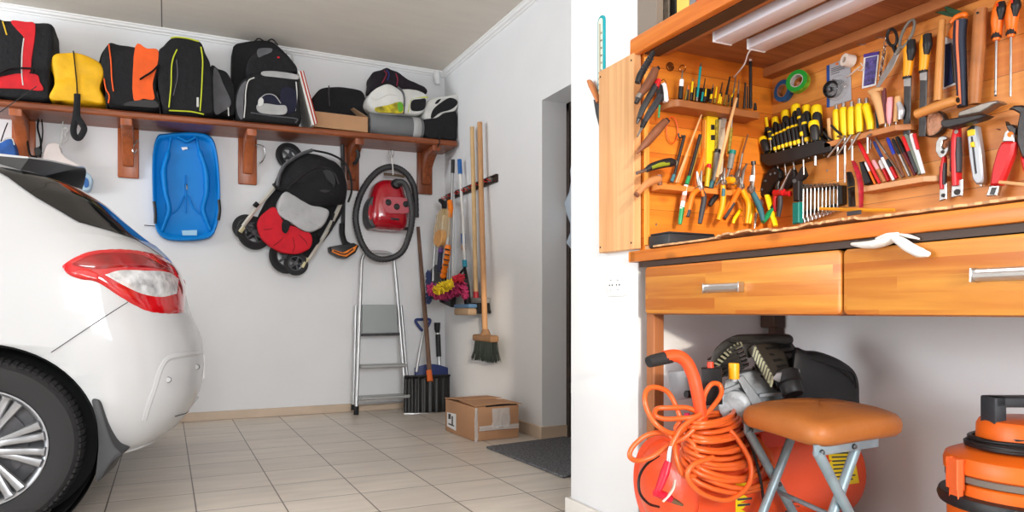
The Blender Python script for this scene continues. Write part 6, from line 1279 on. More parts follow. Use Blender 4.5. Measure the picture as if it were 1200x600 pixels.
# packet of purple parts
T('parts_packet', 'white-bordered packet of violet parts hanging left of the scissors', 'packet', 1020, 102, 0.004)
S_('packet', [(1012, 63.5), (1030, 60), (1026, 100), (1009.5, 104)], 0.001, 0.005, M_white); S_('violet_window', [(1014, 68), (1027.5, 65), (1024, 98), (1011.5, 101)], 0.004, 0.0085, mat('violet_parts', (84, 74, 140), 0.4, var=0.8, vsc=70, bump=0.6, bsc=90)); S_('violet_header', [(1012, 63.5), (1030, 60), (1029.5, 64), (1012, 67.5)], 0.004, 0.006, mat('violet_print', (74, 50, 140), 0.5))
for i, (u, v) in enumerate([(1003.5, 51), (1025, 42.8)]):
    one('cup_hook', ['brass cup hook above the white tape roll', 'brass cup hook above the violet packet'][i], 'hook', lambda g: (g.tube([at('K', u+a, v+b, c) for a, b, c in [(0, 0, 0.0), (0, 0, 0.014), (1, 1, 0.02), (4, 1, 0.024), (9, 1.5, 0.022), (11, 0, 0.02)]], 0.0016, 6), C_st)[1])
T('key_chain', 'bunch of chromed chain hanging beside the scissors', 'chain', 1035, 92, 0.02)
for k in range(9):
    u, v = 1038.5-k*0.9, 46+k*5.4; g = G(); g.tube([at('K', u+1.7*math.cos(a)*(1 if k % 2 else .5), v+3.4*math.sin(a), 0.02+0.004*math.cos(a)*(0 if k % 2 else 1)) for a in [i*PI/6 for i in range(12)]], 0.0013, 6, closed=True); g.build('link', C_st, CUR)
R_('rod', [(1036.5, 62), (1031, 92)], 1.0, C_wdd, 0.014)
# scissors
T('scissors', 'large scissors with black and grey handles hanging on the back panel', 'scissors', 1027, 104, 0.04)
S_('blade', [(1048, 62), (1053, 60), (1046, 75), (1028, 104), (1025.5, 103), (1036, 82)], 0.034, 0.037, C_st); S_('blade', [(1050, 60), (1054, 62), (1047, 78), (1028.5, 105), (1026, 104.5), (1040, 84)], 0.037, 0.040, C_st)
def oval(u, v, ru, rv, a, n=20): return [(u+ru*math.cos(t)*math.cos(a)-rv*math.sin(t)*math.sin(a), v+ru*math.cos(t)*math.sin(a)+rv*math.sin(t)*math.cos(a)) for t in [2*PI*i/n for i in range(n)]]
g = G(); g.tube([at('K', u, v, 0.04) for u, v in oval(1045.5, 44, 5.6, 10, -0.12)], 0.0042, 8, closed=True); rod(g, 'K', [(1047, 53), (1050, 62)], [3.8, 3.2], 10, 0.04, 0.6); g.build('handle', C_bk, CUR)
g = G(); g.tube([at('K', u, v, 0.043) for u, v in oval(1063, 39.5, 5.4, 17.5, 0.42)], 0.0042, 8, closed=True); rod(g, 'K', [(1055, 55), (1051, 63)], [3.6, 3.2], 10, 0.043, 0.6); g.build('handle', mat('warm_grey_grip', (112, 108, 100), 0.5), CUR)
g = G(); g.lathe([(0.006, 0), (0.006, 0.003), (0, 0.0035)], at('K', 1050, 62, 0.043), (-1, 0, 0), 12); g.build('rivet', C_st, CUR)
# wood files with yellow and black grips
GF = 'yellow and black handled files on the back panel'
def rasp(label, uh, vh, ub, vb, c):
    T('file', label, 'file', ub, vb, c, GF)
    R_('grip', [(uh, vh), (uh-.5, vh+10), (uh-1.5, vh+28), (uh-3, vh+42)], [5.2, 6.6, 5.6, 4.8], C_amb, c, n=4, seg=14); R_('black_inlay', [(uh+1.5, vh-0.5), (uh+2, vh+12), (uh+.5, vh+23)], [4.8, 5.4, 3.0], C_bk, c+0.006, n=4, seg=12); R_('collar', [(uh-2.4, vh+35), (uh-3, vh+44)], [4.4, 5], C_bk, c)
    S_('blade', [(uh-7, vh+43), (uh+1.5, vh+43), (ub+4, vb), (ub-4, vb)], c-0.003, c+0.002, C_sd); S_('tang_band', [(uh-7, vh+43), (uh+1.3, vh+43), (uh+.8, vh+53), (uh-7, vh+53)], c-0.0032, c+0.0024, C_st, bev=0)
rasp('flat file with a yellow and black grip half behind the scissors', 1066, 48, 1062, 158, 0.03)
rasp('flat file with a yellow and black grip left of the slim wooden hammer handle', 1085, 41, 1080, 160, 0.03)
# wooden hammer / axes
T('hammer', 'small hammer with slim light wooden handle and grey claw on the back panel', 'hammer', 1100, 118, 0.03)
R_('handle', [(1104, 24), (1102, 60), (1099, 118)], [4, 4.4, 4.8], mat('honey_handle', (206, 140, 72), 0.4, var=0.12, vsc=14), 0.035, n=3, seg=14)
T('mallet', 'stout round-ended wooden mallet laid across the file blades', 'mallet', 1098, 138, 0.08)
R_('head', [(1074, 134), (1090, 128), (1108, 121.5), (1122, 117.5)], [5.2, 5.8, 6.0, 5.4], mat('honey_handle', (206, 140, 72), 0.4, var=0.12, vsc=14), 0.075, n=3, seg=16); R_('dark_socket', [(1120.5, 117.8), (1123, 117.2)], [3.2, 3.2], C_bk, 0.075)
T('saw_blade_packet', 'white-backed packet with a navy saw blade behind the slim hammer handle', 'packet', 1110, 105, 0.01); S_('backing', [(1105.5, 42), (1118, 47), (1120, 99), (1104.5, 105)], 0.001, 0.006, M_white); S_('navy_blade', [(1107, 52), (1113.5, 50), (1117, 97), (1105.5, 102)], 0.005, 0.012, mat('navy_blade', (20, 40, 84), 0.4)); R_('teeth', [(1114.5, 52), (1118, 97)], 0.9, C_sd, 0.012)
T('hammer', 'hammer with a navy and orange rubber grip on the back panel', 'hammer', 1125, 125, 0.03)
R_('grip', [(1126, 24), (1124.5, 45), (1126, 75), (1128, 125)], [7.2, 7.0, 6.2, 5.6], mat('navy_rubber', (40, 50, 68), 0.6), 0.035, n=4, seg=16); R_('orange_stripe', [(1122, 24), (1121.5, 50), (1123.5, 85), (1125, 122)], [1.6, 1.5, 1.4, 1.4], mat('salmon_stripe', (226, 120, 80), 0.5), 0.052, n=4, seg=8)
R_('orange_end', [(1114.5, 27), (1121, 20), (1130, 17), (1133, 19)], [2.6, 3.4, 3.4, 2.4], C_org, 0.04, n=4); S_('orange_base', [(1110, 40), (1117, 27), (1118, 46), (1113, 45)], 0.008, 0.02, C_org)
S_('head', [(1122, 134), (1124, 130.5), (1150, 121), (1160, 118.5), (1168, 117.5), (1172, 120.5), (1164, 122.5), (1157, 127), (1148, 132), (1122, 137)], 0.02, 0.055, mat('worn_hammer_steel', (150, 142, 134), 0.4, 0.7, var=0.25, vsc=30), 0, 0.003)
T('claw_hammer', 'stout knotty wooden hammer handle with dark flat iron head on the back panel', 'hammer', 1149, 124, 0.03)
R_('handle', [(1149, 11), (1147, 50), (1144, 90), (1142, 122)], [7.2, 7.4, 7.0, 6.2], mat('knotty_handle', (176, 112, 60), 0.5, var=0.25, vsc=12), 0.035, n=3, seg=16); R_('hole', [(1145.5, 15, .052), (1145.5, 15, .0535)], 1.4, C_bk, 0.05)
S_('head', [(1101.5, 142), (1104, 140), (1120, 137.5), (1150, 133), (1157, 135), (1150, 139), (1128, 146), (1110, 150.5), (1104, 149.5), (1101.5, 146)], 0.045, 0.08, mat('dark_iron', (62, 60, 60), 0.45, 0.6), 0, 0.004)
T('wrapped_disc', 'round clear-wrapped pale disc with a dark rim below the wooden mallet', 'disc', 1097, 159, 0.03)
g = G(); o_ = at('K', 1098, 146, 0.004); g.lathe([(0.034, 0), (0.036, 0.004), (0.036, 0.022), (0.033, 0.024), (0.032, 0.018)], o_, (-1, 0, 0), 36, caps=False); g.build('rim', C_sd, CUR); g = G(); g.lathe([(0.033, 0.0), (0.033, 0.016), (0.02, 0.022), (0, 0.021)], o_, (-1, 0, 0), 36); g.jitter(0.0012, 90, 2); g.build('wrapped_disc', mat('wrapped_disc', (206, 150, 116), 0.12, var=0.3, vsc=50, bump=0.8, bsc=90), CUR)
T('secateurs', 'dark green blades of pruning shears on the back panel above the navy hammer', 'shears', 1110, 16, 0.03); S_('blade', [(1095, 14.5), (1107, 12), (1121, 17), (1116, 20), (1108, 18.5)], 0.03, 0.036, mat('dark_green_blade', (34, 72, 44), 0.45)); S_('blade', [(1103.5, 6), (1107, 6.5), (1126, 13), (1124, 17), (1112, 16)], 0.036, 0.042, mat('dark_green_blade', (34, 72, 44), 0.45))
# orange and black screwdrivers
GS2 = 'orange and black screwdrivers at the right of the back panel'
def sdrv(label, u, v, du, tipm, c=0.035):
    T('screwdriver', label, 'screwdriver', u+du, 114, c, GS2)
    R_('grip', [(u+1.5, v), (u+1.5, v+9), (u, v+22), (u-.5, v+33), (u-1, v+43)], [3.6, 6.8, 7.0, 5.4, 5.4], C_org, c, n=4, seg=16); R_('black_inlay', [(u+4, v+1.5), (u+4.5, v+10), (u+3, v+22)], [4.2, 5.6, 2.6], C_bk, c+0.006, n=4, seg=12); R_('collar', [(u-.5, v+31), (u-1.3, v+43)], [4.2, 5.6], C_bk, c+0.0012); R_('ferrule', [(u-1.2, v+43), (u-1.3, v+46)], [4.2, 3.6], C_org, c)
    R_('shaft', [(u-1.3, v+45), (u+du, 111)], [1.4, 1.4], C_st, c); R_('tip', [(u+du, 107), (u+du-.2, 113)], [1.5, 1.1], tipm, c); R_('hang_ring', [(u-.5, v+3), (u+1, v+6)], 1.4, mat('red_ring', (226, 56, 30), 0.5), c+0.014)
sdrv('orange and black screwdriver with a dark tip, left of the pair', 1169, 1.5, -2.3, C_sd); sdrv('orange and black screwdriver with a bright flat tip, right of the pair', 1186, -2.5, -1.7, C_st)
# ------------------------------------------------------------------ yellow/black screwdriver rack
rk = thing('screwdriver_rack', 'black plastic rack full of yellow and black screwdrivers on the back panel', 'rack', at('K', 930, 195, 0.03))
CUR = rk
A_, B_ = at('K', 891, 180, 0.055), at('K', 966, 166, 0.055)
S_('rack_bar', [(890.5, 180.5), (908, 178.5), (935, 171), (962, 163), (974, 168), (974, 178), (955, 182), (925, 190), (900, 195), (891, 189)], 0.0, 0.062, C_bk, 0, 0.003)
S_('rack_back', [(891, 168), (965, 150), (974, 165), (974, 175), (891, 190)], 0.0, 0.01, C_bk, 0, 0.002)
GR = 'screwdrivers in the black rack'
def rackdriver(label, ut, vt, ub, vb, r, c, cap, big=False, tip=None):
    T('screwdriver', label, 'screwdriver', ub, vb, c, GR)
    P = lambda f: (ut+(ub-ut)*f, vt+(vb-vt)*f)
    if big:
        R_('grip', [P(0), P(.06), P(.25), P(.6), P(1)], [r*.55, r*.9, r, r*.85, r*.8], C_yel, c, n=4, seg=14); R_('black_side', [(P(.12)[0]-r*.15, P(.12)[1]+1), P(.35), P(.75), P(1)], [r*.55, r*.86, r*.86, r*.7], C_bk, c+0.004, n=3, seg=12)
    else:
        R_('grip', [P(0), P(.1), P(.45), P(.86)], [r*.7, r*.85, r, r*.9], C_bk, c, n=3, seg=10); R_('yellow_band', [P(.30), P(.38)], [r*1.04, r*1.05], C_yel, c); R_('yellow_foot', [P(.86), P(.93), P(1)], [r*.98, r*1.05, r*.8], C_yel, c); R_('yellow_stripe', [(P(.42)[0]-r*.55, P(.42)[1]), (P(.7)[0]-r*.5, P(.7)[1])], [r*.5, r*.2], C_yel, c+0.002)
    if tip: R_('shaft', [P(1), tip], [r*.28+.3, r*.26+.3], C_st, c, seg=8)
small = [('leftmost slim precision driver standing in the rack', 904, 150, 909, 176.5, (912, 200)), ('second slim precision driver from the left of the rack', 909, 147.5, 913.5, 175, None), ('third slim precision driver from the left of the rack', 913.5, 145.5, 918, 173.5, (921, 206)), ('fourth slim precision driver from the left of the rack', 918, 143, 922.5, 172, None), ('fifth slim precision driver from the left of the rack', 922.5, 139.5, 927, 171, (931, 199)), ('sixth slim precision driver from the left of the rack', 927.5, 137.5, 932, 170, None), ('seventh slim precision driver from the left of the rack', 932, 136.5, 936.5, 168.5, (935, 182))]
for l, a, b, c_, d, tp in small: rackdriver(l, a, b, c_, d, 2.5, 0.045, C_bk, False, tp)
rackdriver('slim precision driver raised high in the middle of the rack', 935.5, 127, 940.5, 159.5, 2.9, 0.05, C_bk, False, (942, 205)); rackdriver('slim precision driver rightmost in the front row of the rack', 940.5, 134, 946, 166, 2.9, 0.05, C_bk, False, (948, 186))
rackdriver('short raised driver at the left end of the rack', 901, 150, 902.5, 164, 2.0, 0.058, C_bk, False, (904, 176))
big = [('chunky yellow-domed screwdriver leftmost in the rack back row', 908, 137, 912, 168, 4.6), ('chunky yellow-domed screwdriver second in the rack back row', 920, 129, 923, 162, 5.4), ('chunky yellow-domed screwdriver third in the rack back row', 932, 122, 935, 158, 5.8), ('chunky yellow-domed screwdriver fourth in the rack back row', 944.5, 123, 948, 158, 5.2), ('chunky yellow-domed screwdriver rightmost in the rack back row', 956.5, 123, 959, 160, 6.4)]
for l, a, b, c_, d, r in big: rackdriver(l, a, b, c_, d, r, 0.022, C_yel, True)
rackdriver('stubby yellow and black screwdriver at the right end of the rack', 953, 141.5, 956, 165, 6.2, 0.052, C_yel, True, (955.5, 194)); rackdriver('stubby yellow and black screwdriver drooping at the left end of the rack', 893, 161, 899, 178, 5.6, 0.055, C_yel, True)
T('hex_key_set', 'folded black hex key set at the left of the screwdriver rack', 'hex keys', 897, 160, 0.03)
R_('casing', [(891, 135), (895, 147), (899, 160)], [2.6, 2.8, 2.4], C_bk, 0.03); R_('yellow_key', [(897.5, 138), (899, 149)], [2.0, 1.8], C_yel, 0.034); R_('arm', [(895.5, 133), (901, 158)], 1.7, C_bk, 0.03)
T('hex_keys', 'black hex keys poking out right of the rack', 'hex keys', 975, 162, 0.05); R_('key', [(965, 155), (970, 161), (976, 165)], 1.2, C_bk, 0.05); R_('key', [(974, 147), (980, 153), (986, 158)], 1.4, C_bk, 0.055); R_('shaft', [(965, 170), (966, 183)], 1.0, C_sd, 0.05)
# ------------------------------------------------------------------ upper long ledge with yellow chisels
def ledgeK(label, pts, c1, hpx, m, c0=0.001):
    g = G(); slab(g, 'K', pts, c0, c1, 0.002, 1); o = g.build('tool_ledge', m); tag(o, label, 'ledge'); return o
a, b = at('K', 966, 167, .06), at('K', 1052, 145, .06)
M_hol = mat('holed_ledge_wood', (190, 124, 72), 0.5, var=0.12, vsc=14)
def kledge(label, u0, v0, u1, v1, h, d, m, chamf):
    a, b = at('K', u0, v0, d), at('K', u1, v1, d); z = (a.z+b.z)/2
    X = XK-d; P = [Vector((XK-0.001, a.y, z)), Vector((X, a.y, z)), Vector((X, b.y, z)), Vector((X+chamf, b.y-chamf*0.9, z)), Vector((XK-0.001, b.y-chamf*0.9, z))]
    g = G(); g.prism(P, (0, 0, -h), 0.0015, 1); o = g.build('tool_ledge', m); tag(o, label, 'ledge'); return o, z, X
lo, zl, Xl = kledge('brown ledge with drilled holes carrying the yellow chisels', 966, 167, 1049, 146, 0.017, 0.062, M_hol, 0.03)
holes = [(1012, 157), (1018, 155), (1022, 154), (1027, 152.5), (1030, 152), (1043, 148.8), (1045, 149)]
GY = 'yellow-handled chisels on the long brown ledge'
nm = ['leftmost', 'second from the left', 'middle', 'second from the right', 'rightmost and most faceted']
for i, (ut, vt, ub, vb, r) in enumerate([(980, 128.5, 981, 164, 4.2), (988.5, 126, 989.5, 161, 4.6), (998, 125.5, 998, 158, 4.6), (1007, 122, 1007.5, 155, 5.0), (1015.5, 121.5, 1020, 152, 5.0)]):
    T('chisel', f'yellow-handled chisel, {nm[i]} of the five on the ledge', 'chisel', ub, vb, 0.035, GY)
    R_('handle', [(ut, vt), (ut, vt+3), (ut+(ub-ut)*.3, vt+9), (ub, vb-8), (ub, vb)], [r*.75, r, r*1.0, r*.95, r*.8], C_yel, 0.035, n=4, seg=8); R_('ferrule', [(ut, vt-6), (ut, vt+.5)], [2.0, 2.3], C_st, 0.035); R_('nut', [(ut, vt-6.6), (ut, vt-4)], [1.7, 1.9], C_st, 0.035, seg=6); R_('blade', [(ub, vb), (ub+.5, vb+22 if i > 2 else vb+12)], [1.2, 1.0], C_st, 0.03, seg=6)
one('wooden_peg', 'short pale wooden peg left of the yellow chisels', 'peg', lambda g: (rod(g, 'K', [(971.5, 139), (973, 165)], [2.6, 2.6], 10, 0.035), C_wdl)[1])
T('awl', 'pale wooden flared handle standing right of the yellow chisels', 'awl', 1033, 146, 0.03); R_('handle', [(1020, 108, .045), (1026, 112), (1031, 128), (1034, 146)], [3.0, 5.4, 4.6, 3.6], C_wdl, 0.04, n=4, seg=14); R_('flare', [(1018, 107.5), (1026, 105.5), (1034, 104)], [2.0, 3.2, 2.0], C_wdl, 0.045, n=3)
T('awl', 'dark maroon rod handle right of the flared wooden handle', 'awl', 1037, 145, 0.03); R_('handle', [(1035.5, 104), (1037.5, 144)], [2.6, 2.7], mat('maroon_handle', (98, 40, 44), 0.4), 0.035, seg=12); R_('tip', [(1037.5, 144), (1037.6, 152)], 1.0, C_st, 0.035)
T('awl', 'pink handled awl on the brown ledge', 'awl', 1042.5, 144, 0.03); R_('handle', [(1043, 114.5), (1043, 122), (1042.5, 136), (1042.5, 145)], [3.2, 4.2, 3.6, 2.0], C_pink, 0.035, n=4, seg=14); R_('tip', [(1042.5, 145), (1043, 156)], 0.8, C_st, 0.035)
T('awl', 'pale wooden handled awl with taped grip right of the pink one', 'awl', 1050, 142, 0.03); R_('handle', [(1052, 113.5), (1052, 122), (1050, 143)], [3.4, 3.9, 3.2], C_wdl, 0.035, n=4, seg=14); R_('taped_grip', [(1053, 120), (1056, 130), (1055, 140)], [2.6, 4.0, 2.8], mat('silvery_tape', (196, 196, 198), 0.25, 0.3, var=0.3, vsc=40), 0.04, n=4); R_('tip', [(1050, 143), (1049.5, 155)], 0.8, C_st, 0.035)
one('pencil', 'teal pencil standing behind the flared wooden handle', 'pencil', lambda g: (rod(g, 'K', [(1026, 118), (1028.5, 150)], [1.4, 1.4], 6, 0.02), mat('teal_pencil', (20, 96, 116), 0.5))[1])
# hex keys hanging from that ledge
GH = 'steel hex keys hanging from the brown ledge'
for i, (pts, lb) in enumerate([([(970, 184), (980, 172), (991, 158.5), (981.5, 160), (981.5, 172), (981.5, 213)], 'longest dull hex key, leftmost under the brown ledge'), ([(980.5, 182.5), (990, 169), (997.5, 158), (990, 162), (990, 214)], 'bright hex key, second from the left under the brown ledge'), ([(994.5, 175.5), (1000, 167), (1006.5, 156), (998.5, 163), (998.5, 188)], 'shorter bright hex key, third under the brown ledge'), ([(1021, 157), (1016.5, 160), (1016.5, 180)], 'thin straight hex key under the middle of the brown ledge')]):
    T('hex_key', lb, 'hex key', pts[-1][0], pts[-1][1], 0.06, GH)
    k = len(pts)-3 if len(pts) > 3 else 1
    R_('short_arm', pts[:k+1] if len(pts) > 3 else pts[:2], 1.25, C_st, 0.068, seg=6); R_('long_arm', pts[-2:], 1.25, C_st, 0.064, seg=6)
# lower pen ledge
po, zp, Xp_ = kledge('pale wooden ledge full of pens and markers low on the back panel', 1004.5, 222, 1082, 204, 0.016, 0.058, M_ledp, 0.035)
pens = [('mechanical pencil', 'white and orange pencil leftmost on the pen ledge', 1014, 190, 1025.5, 216, 1.4, C_org, M_white), ('marker', 'long red marker leaning left on the pen ledge', 1005.5, 165.5, 1031, 215, 2.1, C_red, C_red), ('pencil', 'pink-ended wooden pencil on the pen ledge', 1023, 188, 1036.5, 213, 2.0, C_wd, C_pink), ('marker', 'white and red stubby marker on the pen ledge', 1031.5, 188, 1041.5, 212, 2.4, C_red, M_white), ('pen', 'white and navy pen on the pen ledge', 1024, 166, 1047, 211, 1.7, M_white, MATS['navy_plastic']), ('scriber', 'long bronze metal scriber on the pen ledge', 1024.5, 159.5, 1057.5, 208, 1.2, mat('bronze_metal', (132, 116, 100), 0.35, 0.8), C_st), ('marker', 'red marker with a grey cap in the back of the pen ledge', 1040, 187, 1051, 209, 2.6, C_red, C_dgr), ('pen', 'blue-capped pen on the pen ledge', 1040, 162, 1059, 207, 2.0, C_wdd, mat('royal_blue', (40, 60, 170), 0.35)), ('pen', 'black-capped pen on the pen ledge', 1046, 163, 1066, 206.5, 2.0, C_st, C_bk), ('marker', 'black slim marker right of the black-capped pen', 1051, 160.5, 1073, 205, 2.4, mat('maroon_barrel', (110, 26, 40), 0.4), C_bk), ('marker', 'red-capped marker behind the glass tube on the pen ledge', 1058, 160, 1074, 202, 2.0, C_dgr, C_red), ('glass_tube', 'grey glassy tube on the pen ledge', 1061, 158, 1079, 204, 3.4, mat('grey_green_glass', (120, 128, 116), 0.15), mat('grey_green_glass', (120, 128, 116), 0.15)), ('marker', 'white marker with a red cap rightmost on the pen ledge', 1068, 157, 1082, 203.5, 2.6, M_white, M_white)]
for nme, lb, ut, vt, ub, vb, r, m1, m2 in pens:
    T(nme.replace(' ', '_'), lb, nme.split('_')[-1].split()[-1] if nme != 'glass_tube' else 'tube', ub, vb, 0.03, 'pens and markers on the pale ledge')
    P = lambda f: (ut+(ub-ut)*f, vt+(vb-vt)*f); cc = 0.038 if r < 2.3 else 0.028
    R_('barrel', [P(.42), P(1)], [r, r*.9], m1, cc, seg=10); R_('cap', [P(0), P(.05), P(.42)], [r*.7, r*1.05, r*1.1], m2, cc, seg=10)
R_('red_clip', [(1071.5, 157), (1076, 175)], 2.0, C_red, 0.032)
T('leather_pouch', 'black leather pouch standing at the back of the pen ledge', 'pouch', 1016, 214, 0.02); S_('pouch', [(1006, 190), (1011, 189), (1022, 214), (1012, 217)], 0.006, 0.03, C_bk, 0, 0.003)
T('strap', 'crimson patterned cloth strap hanging below the hex keys', 'strap', 1010, 243, 0.05); R_('strap', [(1000, 189, .07), (1003, 196, .07), (1007, 208, .075), (1009, 222, .078), (1009, 243, .07)], [2.8, 4.4, 4.6, 4.6, 3.6], mat('crimson_strap', (164, 20, 44), 0.6, var=0.4, vsc=60), 0.05, n=4, flat=0.35)
T('tool_pouch', 'scuffed black folding knife pouch hanging left of the crimson strap', 'pouch', 997, 242, 0.04); R_('body', [(995, 202), (997, 212), (998, 228), (998.5, 242)], [4.2, 6.0, 5.4, 5.6], mat('scuffed_black', (44, 44, 44), 0.6, var=0.5, vsc=50, bump=0.4, bsc=70), 0.04, n=4, flat=0.45); R_('clip', [(993, 220), (1002, 218)], 0.5, C_gold, 0.055)
# spanner set in roll
sp = T('spanner_set', 'row of chrome combination spanners held in a black holder', 'spanner set', 960, 258, 0.02)
S_('holder_bar', [(935, 221.5), (984, 217.5), (984, 220.5), (935, 224.5)], 0.0, 0.02, C_bk); S_('holder_bar', [(936, 249), (984, 237.5), (984, 240), (936, 252)], 0.0, 0.02, C_bk); S_('end_cap', [(980.5, 218), (987, 217), (987, 239), (980.5, 241)], 0.0, 0.022, C_bk)
for i in range(11):
    u = 937.5+4.45*i; vt = 216.5-0.25*i; vb = 263-1.55*i; r = 1.95-0.06*i
    T('spanner', f'chrome spanner {["leftmost and longest in the holder", "second from the left in the holder", "third from the left in the holder", "fourth from the left in the holder", "fifth from the left in the holder", "in the very middle of the holder", "fifth from the right in the holder", "fourth from the right in the holder", "third from the right in the holder", "second from the right in the holder", "rightmost and shortest in the holder"][i]}', 'spanner', u, vb, 0.02, 'chrome spanners in the holder')
    R_('shank', [(u, vt+4), (u-.3, vb-5)], r, C_st, 0.024, seg=8, flat=0.6)
    g = G(); s_ = mpp('K', u, vt, .026); g.lathe([(r*.7*s_, -0.003), (r*1.45*s_, -0.003), (r*1.45*s_, 0.003), (r*.7*s_, 0.003), (r*.7*s_, -0.003)], at('K', u, vt+2.2, 0.028), (-1, 0, .25), 14, caps=False); g.build('ring_end', C_st, CUR)
    R_('jaw', [(u-.3, vb-6), (u-1.3, vb-2.5), (u-1.2, vb)], [r*.9, r*.75, r*.4], C_st, 0.024, seg=6); R_('jaw', [(u-.3, vb-6), (u+.9, vb-2.5), (u+.8, vb)], [r*.9, r*.75, r*.4], C_st, 0.024, seg=6)
# crimpers, cutters left of the spanners
T('crimping_tool', 'black crimping tool with long yellow handle', 'crimping tool', 908, 264, 0.05)
S_('head', [(888, 227), (893, 212), (899, 199), (907, 195), (913, 200), (914, 208), (906, 217), (899, 229), (893, 231)], 0.03, 0.055, mat('black_tool_metal', (34, 34, 34), 0.4, 0.5), 0, 0.004); R_('handle', [(899, 229), (902, 240), (906, 255), (909, 265)], [4.2, 4.4, 4.2, 3.6], C_yel, 0.055, n=4, flat=0.6); R_('handle', [(892, 229), (890, 238), (893, 246)], [3, 3, 2.6], C_grn, 0.045, n=3)
for (u, v) in ((897, 212), (903, 204), (908, 203), (893, 222)): R_('rivet', [(u, v, .05), (u, v, .058)], 1.4, C_sd, 0.05)
T('insulated_pliers', 'red-handled insulated pliers with grey grip left of the spanner holder', 'pliers', 911, 254, 0.05)
R_('jaw', [(913, 226), (911, 218), (913, 212)], [3.6, 3.0, 1.6], C_sd, 0.05); R_('jaw', [(914, 226), (919, 214), (927, 198)], [2.4, 1.6, .9], C_st, 0.055); R_('guard', [(908, 226), (918, 225)], [4.2, 4.2], C_red, 0.05); R_('guard', [(918, 227), (926, 227)], [2.8, 3.4], C_red, 0.045); R_('handle', [(914, 230), (914, 240), (912, 254)], [3, 3.2, 2.4], C_dgr, 0.05, n=3); R_('handle', [(909, 228), (908, 240), (909, 248)], [2.6, 2.6, 2.0], C_red, 0.048, n=3)
T('wire_stripper', 'black wire stripper with a teal handle left of the spanner holder', 'wire stripper', 931, 262, 0.05)
S_('jaw', [(917, 222), (920, 212), (926, 202), (928, 196), (931, 203), (930, 211), (924, 220)], 0.02, 0.04, C_bk, 0, 0.003); S_('head', [(928, 212), (934, 203), (939, 195), (943, 205), (940, 209), (936, 212), (936, 235), (929, 236)], 0.03, 0.052, C_bk, 0, 0.003); S_('teal_handle', [(928, 237.5), (936, 236.5), (936, 261), (928, 263)], 0.03, 0.052, C_teal, 0, 0.003); R_('pivot', [(931, 212, .05), (931, 212, .056)], 2.4, C_sd, 0.05)
one('pencil', 'orange carpenter pencil lying at the foot of the back panel below the spanners', 'pencil', lambda g: (rod(g, 'K', [(961, 244.5), (1022, 246.5), (1048, 246)], [2.0, 2.2, 2.2], 6, 0.042), mat('orange_pencil', (236, 160, 44), 0.5))[1])
one('metal_rule', 'flat grey metal rule end poking up behind the orange carpenter pencil', 'rule', lambda g: (slab(g, 'K', [(992, 248), (1008, 246), (1008, 251), (992, 253)], 0.05, 0.056, 0.001, 1), C_dgr)[1])
# wrenches and knives on the right
def wrench(label, pts, r, head, c):
    T('wrench', label, 'wrench', pts[-1][0], pts[-1][1]+13, c)
    S_('lower_shank', [(pts[-1][0]-r*.75, pts[-1][1]-8), (pts[-1][0]+r*.75, pts[-1][1]-8), (pts[-1][0]+r*.7, pts[-1][1]+11), (pts[-1][0]-r*.9, pts[-1][1]+14)], c-0.004, c+0.004, C_st, 0, 0.002); R_('lower_rivet', [(pts[-1][0]+.2, pts[-1][1]+7, c+.003), (pts[-1][0]+.2, pts[-1][1]+7, c+.008)], r*.42, C_sd, c)
    R_('red_grip', pts, [r*.72, r, r, r*.9], C_red, c, n=4, seg=14, flat=0.5); P = [(p[0]+(r*.32), p[1]) for p in pts[1:3]]; m_ = ((P[0][0]+P[1][0])/2, (P[0][1]+P[1][1])/2)
    R_('black_inlay', [(P[0][0], P[0][1]-4), m_, (P[1][0], P[1][1]+6)], [r*.45, r*.6, r*.5], C_dgr, c+0.005, n=3, seg=10, flat=0.6); R_('black_inlay', [(pts[1][0]-r*.6, pts[1][1]), (pts[2][0]-r*.6, pts[2][1]+5)], [r*.4, r*.42], C_dgr, c+0.004, n=0, seg=10, flat=0.6); 
    if head: head()
def hd1(): S_('jaw_head', [(1100, 184), (1096, 177), (1096.5, 167), (1100, 160.5), (1106, 159), (1111, 161), (1109, 163.5), (1104.5, 165), (1103, 171), (1105.5, 175), (1110, 172), (1111, 165), (1111.5, 175), (1109, 181), (1104, 186)], 0.022, 0.032, C_st, 0, 0.002); R_('jaw_screw', [(1104.5, 178, .03), (1104.5, 178, .035)], 2, C_sd, 0.03)
wrench('small red and black self-adjusting wrench with a hooked steel jaw', [(1107, 184), (1106, 195), (1105, 210), (1105, 222)], 5.4, hd1, 0.028)
wrench('long red and black wrench handle right of the small hooked wrench', [(1122, 150), (1121, 165), (1121, 196), (1121.5, 218)], 8.4, None, 0.03); R_('hang_hole', [(1120.5, 154.5, .04), (1120.5, 154.5, .0445)], 2.2, C_st, 0.04)
T('utility_knife', 'grey metal utility knife with yellow slider on the back panel', 'knife', 1146, 218, 0.02)
